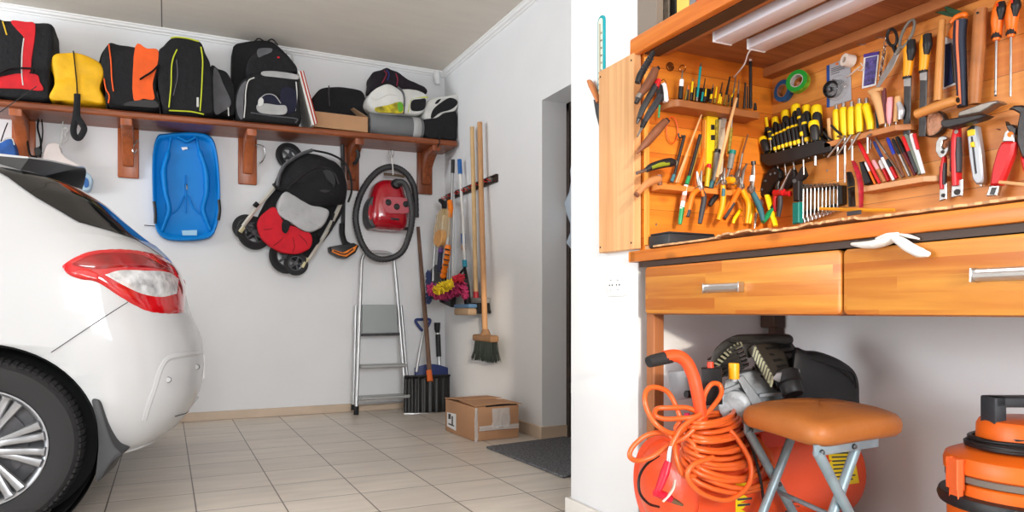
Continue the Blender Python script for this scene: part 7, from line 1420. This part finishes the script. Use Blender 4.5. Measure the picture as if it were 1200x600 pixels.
S_('body', [(1132, 153), (1140, 146.5), (1144.5, 148), (1149, 178), (1152, 210), (1150, 215), (1143.5, 216), (1139, 210), (1135, 185)], 0.008, 0.03, mat('cast_grey', (176, 180, 184), 0.4, 0.5), 0, 0.004); S_('yellow_label', [(1133, 153), (1139, 151), (1142.5, 152), (1142, 158), (1133.5, 160)], 0.02, 0.032, C_yel, 0, 0.001); S_('slot', [(1137.5, 160), (1139.5, 160), (1144.5, 203), (1142.5, 204)], 0.02, 0.0312, C_dgr, 0, 0); S_('slider', [(1136, 167), (1140, 166), (1141, 172), (1137, 172.5)], 0.02, 0.036, C_yel, 0, 0.002); S_('black_tip', [(1132.5, 152), (1138, 147), (1141, 147), (1142, 151), (1138, 151), (1133, 154)], 0.02, 0.0315, C_bk, 0, 0.001); S_('blade', [(1146, 216), (1151, 214), (1150.5, 218.5)], 0.015, 0.02, C_st, 0, 0)
T('water_pump_pliers', 'large red-handled water pump pliers at the right end of the back panel', 'pliers', 1160, 228, 0.04)
S_('jaw', [(1180.5, 128), (1187, 123.5), (1197, 123), (1206, 127), (1212, 135), (1210, 172), (1202, 190), (1196, 182), (1190.5, 166), (1191, 150), (1194, 133), (1187, 129)], 0.02, 0.045, C_sd, 0, 0.004); S_('lower_jaw', [(1177.5, 142), (1180, 145.5), (1187, 146), (1191, 150), (1188, 158), (1181, 153), (1178, 147)], 0.022, 0.042, C_sd, 0, 0.003)
S_('shank', [(1174, 166), (1177, 155), (1181, 151.5), (1188, 158), (1188, 166)], 0.03, 0.046, C_st, 0, 0.002); R_('shank_hole', [(1184, 157.5, .044), (1184, 157.5, .0475)], 3.2, C_org, 0.045)
S_('red_grip', [(1172, 167), (1178, 165.5), (1188.5, 166), (1186, 180), (1178, 200), (1171, 217), (1165, 218), (1158.5, 217), (1162, 195), (1167, 177)], 0.025, 0.052, C_red, 0, 0.006); S_('lower_shank', [(1159, 218), (1171, 216), (1168, 229), (1155, 230)], 0.03, 0.046, C_st, 0, 0.002); S_('slot', [(1162, 220), (1167.5, 219.5), (1164.5, 228), (1159.5, 228)], 0.04, 0.0475, C_sd, 0, 0)
S_('red_grip', [(1194, 183), (1202, 185), (1216, 205), (1214, 222), (1206, 215), (1197, 198)], 0.02, 0.045, C_red, 0, 0.005)
one('dowel', 'round wooden dowel end lying right of the water pump pliers', 'dowel', lambda g: (g.tube([at('K', 1171, 213.5, 0.06), at('K', 1206, 217, 0.05)], [0.0045, 0.0055], 10), C_wdl)[1])
one('splinter', 'tiny splinter crack mark on the back panel right of the utility knife', 'splinter', lambda g: (g.tube([at('K', 1168, 151, 0.001), at('K', 1172, 152, 0.002)], 0.0012, 6), C_wdd)[1])
# handsaw hanging behind the pale end board on the pillar
CURP = 'P'
T('handsaw', 'dark-bladed handsaw with an orange-brown wooden handle tucked behind the pale end board', 'saw', 702, 150, 0.01)
R_('handle', [(690.5, 95), (694, 101), (699, 113), (701.5, 120)], [3.4, 5.0, 4.0, 3.2], mat('orange_brown_wood', (190, 118, 70), 0.5, var=0.15), 0.018, n=4, seg=14, flat=0.6)
S_('blade', [(695.5, 117), (703, 115), (708, 128), (708, 155), (703.5, 154), (698, 133)], 0.008, 0.011, C_dgr, 0, 0)

# ================================================================== UNDER THE BENCH
PLANES['C'] = (1, 1.58, -1)
CO = mat('compressor_orange', (226, 78, 34), 0.35, coat=0.3); CO2 = mat('compressor_red', (206, 58, 30), 0.45); C_hose = mat('orange_hose', (226, 98, 38), 0.35, coat=0.2)
C_alu = mat('cast_aluminium', (176, 180, 182), 0.5, 0.25, var=0.2, vsc=18, bump=0.4, bsc=40); C_bkp = mat('satin_black_plastic', (44, 42, 40), 0.42)
TX0, TX1, TY, TZ, TR = 1.20, 1.90, 1.585, 0.29, 0.148
cp = thing('air_compressor', 'orange tank air compressor with black twin-cylinder pump under the workbench', 'compressor', (1.55, TY, 0)); CUR = cp; CURP = 'C'
g = G(); pr = [(0.002, 0.0), (0.05, 0.004), (0.095, 0.018), (0.13, 0.045), (TR, 0.085), (TR, TX1-TX0-0.085), (0.13, TX1-TX0-0.045), (0.095, TX1-TX0-0.018), (0.05, TX1-TX0-0.004), (0.002, TX1-TX0)]
q = smoothpath([(r, h, 0) for r, h in pr], 3); g.lathe([(p.x, p.y) for p in q], (TX0, TY, TZ), (1, 0, 0), 48); g.build('tank', CO, cp, sharp=60)
for x in (TX0+0.14, TX1-0.14):
    g = G(); g.box(x-0.02, x+0.02, TY-0.12, TY+0.12, 0.10, 0.17, 0.004, 1); g.build('foot_bracket', CO, cp)
    for s_ in (-1, 1):
        g = G(); o_ = Vector((x, TY+s_*0.135, 0.076)); g.lathe([(0.03, -0.018), (0.068, -0.018), (0.075, -0.010), (0.075, 0.010), (0.068, 0.018), (0.03, 0.018)], o_, (0, 1, 0), 28); g.build('wheel', M_blackr, cp)
g = G(); g.box(1.46, 1.80, TY-0.10, TY+0.10, 0.435, 0.452, 0.002, 1); g.build('pump_plate', CO2, cp)
S_('saddle', [(893, 506), (936, 504), (936, 526), (893, 528)], 0.085, 0.10, CO2)
# warning labels on the tank
def tank_pt(u, v):
    d = ray(u, v); o = EYE; dy, dz = d.y, d.z; ey, ez = o.y-TY, o.z-TZ; R = TR+0.0012
    A = dy*dy+dz*dz; B = 2*(ey*dy+ez*dz); Cc = ey*ey+ez*ez-R*R; disc = max(B*B-4*A*Cc, 0); t = (-B-math.sqrt(disc))/(2*A); return o+d*t
C_ywl = mat('yellow_warning_label', (238, 206, 24), 0.45)
def tlabel(q, rows, n):
    def f(i, j): 
        a = (q[0][0]+(q[1][0]-q[0][0])*i, q[0][1]+(q[1][1]-q[0][1])*i); b = (q[3][0]+(q[2][0]-q[3][0])*i, q[3][1]+(q[2][1]-q[3][1])*i)
        return tank_pt(a[0]+(b[0]-a[0])*j, a[1]+(b[1]-a[1])*j)
    g = G(); g.grid(f, 8, 8); lb = g.build('warning_label', C_ywl, cp, sharp=80)
    g = G()
    for k in range(n):
        j0 = rows[0]+(rows[1]-rows[0])*k/n; j1 = j0+(rows[1]-rows[0])*0.38/n; w0, w1 = 0.10, 0.9-(k % 3)*0.12
        P = [f(w0, j0), f(w1, j0), f(w1, j1), f(w0, j1)]; P = [p+(p-Vector((p.x, TY, TZ))).normalized()*0.0008 for p in P]; V = [g.bm.verts.new(p) for p in P]; g.bm.faces.new(V)
    g.build('print_lines', C_dgr, lb, smooth=False)
tlabel([(970, 526), (1000, 526), (1007, 566), (976, 570)], (0.1, 0.95), 8); tlabel([(921, 577), (943, 575), (941, 612), (915, 612)], (0.3, 0.9), 4)
tlabel([(862, 560), (882, 558), (884, 600), (862, 602)], (0.1, 0.9), 5)
S_('warning_mark', [(925, 580), (931, 580), (930, 588), (923, 588)], 0.13, 0.1315, C_dgr, 0, 0)
# handle with black grip
g = G(); P = smoothpath([at('C', u, v, c) for u, v, c in [(778, 418.5, 0.13), (793, 417, 0.135), (804, 424, 0.14), (812, 440, 0.145), (817, 460, 0.15), (822, 490, 0.15), (826, 525, 0.12)]], 6); g.tube(P, 0.0165, 14); g.build('handle_tube', CO, cp, sharp=80)
R_('handle_grip', [(760, 424.5), (764, 423), (786, 418)], [6.6, 7.4, 7.8], M_blackr, 0.13, seg=16)
# pump: crankcase, two finned cylinders, heads, filter
def SV(name, poly, c, depth, m, n=0, bev=0.003, parent=None, g=None):   # outline at stand-off c, thickness running straight away from the viewer
    own = g is None; g = g or G(); o = sp2(poly, n) if n else poly
    d = ray(sum(q[0] for q in o)/len(o), VH).normalized(); g.prism([at('C', u, v, c) for u, v in o], d*depth, bev, 2)
    return g.build(name, m, parent or cp, sharp=40) if own else g
VD_ = ray(890, VH).normalized(); VS_ = Vector((VD_.y, -VD_.x, 0))       # pump axis and its sideways direction
g = G(); SV('', [(846, 470), (850, 448), (862, 439), (884, 434), (905, 438), (922, 450), (930, 470), (926, 498), (850, 502)], 0.06, 0.12, None, 0, 0.008, g=g)
SV('', [(864, 444), (870, 440), (893, 470), (893, 500), (884, 500), (881, 474)], 0.085, 0.03, None, 0, 0.003, g=g)
for v in (462, 472, 482, 490): SV('', [(890, v), (928, v-5), (928, v-1), (890, v+4)], 0.08, 0.03, None, 0, 0.002, g=g)
SV('', [(846, 458), (866, 450), (868, 454), (848, 462)], 0.085, 0.03, None, 0, 0.002, g=g)
g.build('crankcase', C_alu, cp)
g = G(); o_ = at('C', 861, 476, 0.09); g.lathe([(0.042, 0.03), (0.042, -0.008), (0.037, -0.013), (0.022, -0.015), (0, -0.015)], o_, VD_, 28); g.build('crank_cover', C_alu, cp)
M_edge = mat('worn_fin_edge', (150, 148, 122), 0.5, 0.5)
def finstack(c0, c1, w0, w1, n, cc, depth):
    g = G(); a, b = at('C', *c0, cc), at('C', *c1, cc); ax = (b-a).normalized(); side = VD_.cross(ax).normalized(); L_ = (b-a).length
    g.obox((a+b)/2, side, VD_, ax, w0*0.7, depth*0.8, L_, 0.004)
    for k in range(n): t = (k+0.5)/n; g.obox(a+ax*L_*t, side, VD_, ax, w0+(w1-w0)*t, depth, L_/n*0.42, 0.0008, 1)
    return g.build('cylinder_fins', C_bkp, cp, smooth=False)
finstack((862, 436), (848, 410), 0.085, 0.10, 6, 0.02, 0.09)
finstack((897, 446), (914, 426), 0.10, 0.115, 6, 0.04, 0.09)
# left head: curved cover with a comb of worn fin ends
SV('cylinder_head', sp2([(833, 424), (836, 413), (844, 404), (855, 397), (868, 394), (882, 395), (880, 402), (866, 404), (854, 408), (846, 416), (842, 427), (836, 430)], 3), 0.05, 0.11, C_bkp, 0, 0.004)
g = G()
for k in range(9):
    t = k/8; u, v = 836.5+30*t, 426-25*math.sin(t*1.35)*1.02; ang = 0.15+0.9*t; du, dv = 7*math.cos(0.5+t*.7), 6*math.sin(0.5+t*.8)
    SV('', [(u, v), (u+2.0, v-1.3), (u+2.0+du, v-1.3+dv), (u+du, v+dv)], 0.06, 0.02, None, 0, 0, g=g)
g.build('head_fins', M_edge, cp, smooth=False)
SV('air_duct', sp2([(852, 399), (862, 393.5), (884, 392.5), (910, 392), (926, 393), (930, 398), (926, 404), (905, 403), (886, 404), (864, 403)], 3), 0.06, 0.10, C_bkp, 0, 0.006)
SV('black_link', sp2([(872, 402), (884, 404), (886, 412), (878, 420), (872, 414)], 3), 0.065, 0.06, C_bkp, 0, 0.004)
# slotted right head cover sloping towards the viewer
ca, cb, cc_, cd_ = at('C', 885, 403, .09), at('C', 927, 399, -.01), at('C', 951, 432, .06), at('C', 908, 442, .155)
nrm_c = (cb-ca).cross(cd_-ca).normalized()
if nrm_c.dot(VD_) > 0: nrm_c = -nrm_c
g = G(); g.prism([ca, cb, cc_, cd_], -nrm_c*0.03, 0.005, 2); hc = g.build('head_cover', mat('dusty_black_cover', (56, 52, 46), 0.5), cp)
g = G()
for r_i in range(2):
    for k in range(4):
        f = lambda i, j: ca+(cb-ca)*i+((cd_+(cc_-cd_)*i)-(ca+(cb-ca)*i))*j
        i0, j0 = 0.17+0.40*r_i, 0.14+0.19*k; P = [f(i0, j0), f(i0+.27, j0), f(i0+.29, j0+.075), f(i0+.02, j0+.075)]; g.prism([p+nrm_c*0.0012 for p in P], -nrm_c*0.003)
g.build('vent_slots', mat('slot_black', (8, 8, 8), 0.9), hc, smooth=False)
g = G(); e = (cd_-ca)
for k in range(9):
    p = ca+e*(0.06+0.88*k/8)-nrm_c*0.004-VS_*0.002; g.prism([p, p+e*0.05, p+e*0.05+Vector((0, 0, -0.026))-VS_*0.006, p+Vector((0, 0, -0.026))-VS_*0.006], VS_*0.004)
g.build('cover_ribs', M_edge, hc, smooth=False)
SV('steel_lip', [(905, 444), (910, 437), (937, 433), (938, 440), (912, 448)], 0.158, 0.03, M_alu, 0, 0.002)
g = G(); o_ = at('C', 923, 443, 0.150); ax = (Vector((0, 0, -0.8))-VD_*0.45+VS_*0.28).normalized(); g.lathe([(0.026, -0.02), (0.034, -0.014), (0.035, 0.016), (0.029, 0.020), (0.029, 0.046), (0.025, 0.052), (0, 0.052)], o_, ax, 28); g.build('air_filter', C_bk, cp)
MCO = sp2([(930, 414), (946, 412.5), (962, 414), (984, 422), (1000, 433), (1007, 447), (1008, 466), (1006, 482), (980, 488), (950, 488), (930, 484)], 4); mu, mv = 968, 450
g = G(); rings = []
for t, s_ in ((0, 0.9), (0.06, 0.97), (0.2, 1.0), (0.75, 1.0), (0.92, 0.95), (1.0, 0.84)): rings.append([at('C', mu+(u-mu)*s_, mv+(v-mv)*s_, 0.13)+VD_*(0.10*(1-t)) for u, v in MCO])
g.loft(rings); mc = g.build('motor_cowl', mat('matt_black_cowl', (34, 36, 40), 0.55), cp)
for k in range(4): R_('cowl_rib', [(952+k*9, 421+k*3), (972+k*9, 427.5+k*3.4), (994+k*3.2, 440+k*5)], 0.8, C_bk, 0.131, n=4, parent=mc)
R_('relief_valve', [(860, 447), (860, 438)], 4.2, C_alu, 0.10); R_('yellow_cap', [(860, 444), (860, 427), (860, 425.5)], [6.2, 6.2, 5.6], C_amb, 0.10, seg=16)
SV('pressure_switch', [(822, 432), (846, 431), (847, 474), (824, 476)], 0.115, 0.05, C_bk, 0, 0.004); R_('red_knob', [(832.5, 431), (832.5, 424)], [4.0, 3.6], CO2, 0.10, seg=14)
SV('grey_box', [(783, 436), (818, 434), (820, 466), (785, 470)], 0.0, 0.04, mat('grey_plastic_box', (150, 154, 160), 0.5), 0, 0.003)
R_('regulator', [(804, 462), (813, 462)], [4.4, 4.4], C_bk, 0.10, seg=14); R_('brass_nut', [(857, 484), (861, 486)], 3.6, MATS['brassy_rim'], 0.115)
R_('fitting', [(805, 484), (805, 491)], 3.4, mat('raspberry_plastic', (200, 30, 80), 0.4), 0.12)
R_('power_cable', [(870, 502, .12), (880, 522, .158), (889, 552, .16), (894, 580, .16), (897, 612, .14)], 1.7, M_black, 0.15, n=5)
R_('power_cable', [(772, 534, .03), (757, 545, .05), (749, 560, .07), (750, 578, .08), (760, 590, .06), (772, 594, .03)], 1.6, M_black, 0.05, n=5)
# orange air hose hanging in a hank on the handle
hz = thing('air_hose', 'long orange air hose coiled in a hank over the compressor handle', 'hose', at('C', 832, 590, 0.1)); CUR = hz
hr = random.Random(12); P = []
NT = 19
for i in range(NT*18+1):
    a = 2*PI*i/18; k = i/(NT*18); w = i/18
    u0 = 833+13*k+2.5*math.sin(w*2.3); v0 = 486+70*k+2.2*math.sin(w*1.9)
    ru = (27+19*k)*(1+0.06*math.sin(w*2.4)); rv = (6+15*k)*(1+0.15*math.sin(w*1.7+1)); tilt = -0.30+0.85*k+0.14*math.sin(w*1.9)
    du = ru*math.cos(a); dv = rv*math.sin(a); cz = 0.10+0.085*math.sin(a)*(0.75+0.35*k)+0.012*math.sin(w*3.1)
    P.append(at('C', u0+du, v0+dv+du*math.sin(tilt)*.55, max(cz, 0.0)+0.012))
# keep the coil in front of the tank
def clear(p):
    d = math.hypot(p.y-TY, p.z-TZ)
    if d < TR+0.012 and TX0-0.01 < p.x < TX1: 
        f = (TR+0.012)/max(d, 1e-4); return Vector((p.x, TY+(p.y-TY)*f, TZ+(p.z-TZ)*f))
    return p
lo_ = smoothpath([at('C', u, v, c) for u, v, c in [(808, 500, .14), (790, 508, .15), (772, 500, .15), (760, 484, .13), (755.5, 468, .12), (759, 456, .11), (770, 454, .11), (783, 460, .11), (792, 476, .12), (797, 492, .13), (792, 502, .13), (798, 510, .14), (812, 520, .17), (818, 540, .18), (816, 556, .18), (800, 556, .18), (792, 535, .17), (789, 515, .15), (778, 507, .13), (758, 510, .12), (742, 523, .11), (738, 535, .11), (748, 540, .11), (765, 535, .12), (785, 521, .14), (802, 513, .16), (816, 500, .17)]], 6)
lo2 = smoothpath([at('C', u, v, c) for u, v, c in [(806, 502, .15), (820, 492, .16), (834, 478, .16), (845, 462, .15), (843, 451, .14), (834, 450, .14), (826, 462, .14), (823, 478, .15), (816, 488, .16), (800, 490, .15), (780, 491, .14), (768, 487, .13), (770, 479, .12), (785, 478, .13), (806, 478, .14), (822, 486, .15)]], 6)
lo3 = smoothpath([at('C', u, v, c) for u, v, c in [(822, 484, .16), (800, 500, .16), (790, 516, .16), (786, 526, .16)]], 6)
lo4 = smoothpath([at('C', u, v, c) for u, v, c in [(852, 500, .16), (868, 520, .18), (880, 545, .19), (876, 570, .2), (852, 586, .2), (822, 578, .2), (806, 560, .2), (812, 545, .2), (836, 536, .2)]], 6)
for q in (P, lo_, lo2, lo3, lo4):
    g = G(); g.tube([clear(p) for p in q], 0.0066, 8); g.build('hose_coil', C_hose, hz, sharp=80)
bgn_ = thing('blow_gun', 'red air blow gun hanging from the end of the orange hose', 'blow gun', at('C', 785, 590, 0.17)); CUR = bgn_
R_('coupling', [(786, 523), (784.5, 532), (783.5, 543)], [2.4, 3.2, 3.0], M_steel, 0.165, seg=12); R_('handle', [(783, 541), (779, 554), (774, 568), (770, 577)], [5, 6.4, 5.6, 4.2], mat('crimson_plastic', (206, 20, 50), 0.35), 0.168, n=4, seg=14, flat=0.75)
R_('body', [(768, 577), (778, 581), (786, 585)], [4.8, 5.2, 4.4], MATS['crimson_plastic'], 0.168, n=3, seg=14); R_('nozzle', [(786, 585), (793, 588.5), (800, 592)], [3.6, 3.0, 1.6], mat('bronze_nozzle', (150, 130, 100), 0.35, 0.8), 0.168, seg=12); R_('lever', [(791, 562), (789, 572), (784, 580), (777, 588)], [1.6, 2.2, 2.4, 1.8], mat('cream_lever', (214, 206, 190), 0.5), 0.178, n=4, flat=0.6)
# stool
F3, R3, L3 = Vector((1.255, 1.084, 0)), Vector((1.568, 1.107, 0)), Vector((1.34, 1.404, 0)); B3 = R3+L3-F3; SZ = 0.485; CT_ = (F3+B3)/2
ea = (R3-F3).normalized(); eb = (L3-F3).normalized(); la, lb = (R3-F3).length, (L3-F3).length
st = thing('folding_stool', 'folding stool with tan leather cushion and grey tubular crossed legs', 'stool', (CT_.x, CT_.y, 0))
g = G(); rings = []
n4 = 64
for zz, s_ in ((0.0, 0.80), (0.002, 0.93), (0.012, 0.985), (0.028, 1.0), (0.042, 0.985), (0.052, 0.94), (0.060, 0.80), (0.066, 0.55), (0.069, 0.25), (0.070, 0.02)):
    ring = []
    for k in range(n4):
        t = 2*PI*k/n4; cx = math.copysign(abs(math.cos(t))**0.30, math.cos(t)); cy = math.copysign(abs(math.sin(t))**0.30, math.sin(t)); corner = (abs(cx)*abs(cy))**3
        ring.append(CT_+ea*la/2*1.09*cx*s_+eb*lb/2*1.06*cy*s_+Vector((0, 0, SZ+zz-0.004*corner*(zz/0.07)-0.004*corner)))
    rings.append(ring)
g.loft(rings); g.jitter(0.0016, 18, 2); cu_ = g.build('cushion', mat('tan_leather', (166, 98, 44), 0.48, var=0.14, vsc=7, bump=0.25, bsc=22), st, sharp=70)
M_gtube = mat('grey_blue_tube', (138, 156, 164), 0.4, 0.35, var=0.2, vsc=20)
def leg(p0, p1, name='leg'): g = G(); g.tube([p0, p1], 0.0115, 14); return g.build(name, M_gtube, st)
for off, tag_ in ((0.018, 0), (lb-0.018, 1)):
    base = F3+eb*off; y_in = eb*(0.012 if tag_ == 0 else -0.012)
    a_t = base+ea*0.012+Vector((0, 0, SZ-0.012)); a_b = base+ea*(la+0.04)+Vector((0, 0, 0.012)); d_t = base+y_in*2+ea*(la-0.135)+Vector((0, 0, SZ-0.012)); d_b = base+y_in*2-ea*0.10+Vector((0, 0, 0.012))
    leg(a_t, a_b); leg(d_t, d_b)
    g = G(); m_ = base+ea*(la*0.36); g.obox(base+ea*(la*0.36)+Vector((0, 0, SZ-0.008)), ea, eb, Vector((0, 0, 1)), la*0.72, 0.010, 0.026, 0.003); g.build('seat_rail', M_gtube, st)
    cx_ = a_t+(a_b-a_t)*0.33
    for p_, o2 in ((base+ea*0.02+Vector((0, 0, SZ-0.012)), 0.008), (base+ea*la*0.42+Vector((0, 0, SZ-0.010)), 0.008), (cx_, 0.0115)):
        g = G(); g.lathe([(0.0065, 0), (0.005, 0.004), (0, 0.005)], p_-eb*o2, -eb, 12); g.build('rivet', M_steeld, st)
for t_ in (0, 1):
    e0 = (F3+eb*0.018+ea*(la+0.04)) if t_ == 0 else (F3+eb*0.018-ea*0.10); g = G(); g.tube([e0+Vector((0, 0, 0.012)), e0+eb*(lb-0.036)+Vector((0, 0, 0.012))], 0.0105, 12); g.build('foot_bar', M_gtube, st)
g = G(); g.tube([F3+eb*0.03+ea*(la*0.40)+Vector((0, 0, 0.30)), F3+eb*(lb-0.03)+ea*(la*0.40)+Vector((0, 0, 0.30))], 0.006, 10); g.build('pivot_rod', M_gtube, st)
# orange wet and dry vacuum at the right edge
VD = 1.55; VC = EYE+ray(1207, 364)*VD; VC.z = 0
def vz(v): return CH-(v-VH)/FPX*VD
vv = thing('shop_vacuum', 'orange drum vacuum with black handle and wound black cord at the right edge', 'vacuum cleaner', (VC.x, VC.y, 0))
V_or = mat('orange_drum', (226, 100, 22), 0.4, var=0.06, vsc=12)
def vl(name, prof, m, parent=None, seg=48): g = G(); g.lathe(prof, VC, (0, 0, 1), seg); return g.build(name, m, parent or vv)
vl('drum', [(0.140, 0.05), (0.150, 0.10), (0.155, 0.32), (0.157, 0.405), (0.150, 0.41)], V_or)
vl('base', [(0.10, 0.03), (0.165, 0.035), (0.172, 0.05), (0.170, 0.075), (0.150, 0.08)], M_black)
vl('bumper_ring', [(0.156, 0.352), (0.171, 0.356), (0.175, 0.368), (0.171, 0.380), (0.156, 0.384)], M_black)
vl('lid_rim', [(0.156, 0.425), (0.162, 0.43), (0.163, 0.448), (0.158, 0.462), (0.13, 0.474), (0.096, 0.480), (0.05, 0.481)], V_or)
vl('seam', [(0.155, 0.41), (0.159, 0.412), (0.159, 0.424), (0.155, 0.426)], mat('grey_seal', (110, 100, 92), 0.6))
vl('motor_head', [(0.098, 0.475), (0.100, 0.50), (0.099, 0.530), (0.093, 0.541), (0.06, 0.547), (0, 0.548)], V_or)
g = G(); rr = random.Random(5); P = []
for i in range(9*24+1):
    a = 2*PI*i/24; k = i/(9*24); P.append(VC+Vector(((0.108+0.016*math.sin(k*19))*math.cos(a), (0.108+0.016*math.sin(k*19))*math.sin(a), 0.484+0.026*((k*3) % 1)+0.004*math.sin(a*1.3+k*7))))
g.tube(P, 0.0042, 7); g.build('power_cord', M_black, vv, sharp=80)
fwd = Vector((-_c, _s, 0))        # towards the left of the picture as seen from the camera
side = Vector((_s, _c, 0))
g = G(); hp = [VC+fwd*0.078+Vector((0, 0, 0.535)), VC+fwd*0.080+Vector((0, 0, 0.580)), VC+fwd*0.074+Vector((0, 0, 0.592)), VC-fwd*0.074+Vector((0, 0, 0.592)), VC-fwd*0.080+Vector((0, 0, 0.580)), VC-fwd*0.078+Vector((0, 0, 0.535))]
def barr(p0, p1, w, h, upv): g.obox((p0+p1)/2, (p1-p0), side, (p1-p0).cross(side), (p1-p0).length, w, h, 0.004)
barr(VC+fwd*0.08+Vector((0, 0, 0.53)), VC+fwd*0.08+Vector((0, 0, 0.594)), 0.05, 0.026, None); barr(VC-fwd*0.08+Vector((0, 0, 0.53)), VC-fwd*0.08+Vector((0, 0, 0.594)), 0.05, 0.026, None); barr(VC+fwd*0.092+Vector((0, 0, 0.583)), VC-fwd*0.092+Vector((0, 0, 0.583)), 0.05, 0.022, None); g.build('handle', mat('dark_slate_plastic', (44, 48, 54), 0.5), vv)
for aa in (0.05, -1.25, 2.2):
    d_ = fwd*math.cos(aa)+side*math.sin(aa)*-1; t_ = Vector((-d_.y, d_.x, 0)); g = G(); g.obox(VC+d_*0.168+Vector((0, 0, 0.428)), d_, t_, Vector((0, 0, 1)), 0.012, 0.034, 0.06, 0.003); g.obox(VC+d_*0.166+Vector((0, 0, 0.392)), d_, t_, Vector((0, 0, 1)), 0.009, 0.028, 0.03, 0.002); g.build('clasp', mat('salmon_clasp', (232, 104, 52), 0.4), vv)
for aa in (0.8, 2.4, 3.9, 5.5):
    g = G(); g.lathe([(0.012, -0.012), (0.024, -0.012), (0.026, 0), (0.024, 0.012), (0.012, 0.012)], VC+Vector((0.14*math.cos(aa), 0.14*math.sin(aa), 0.026)), Vector((-math.sin(aa), math.cos(aa), 0)), 18); g.build('castor', M_blackr, vv)
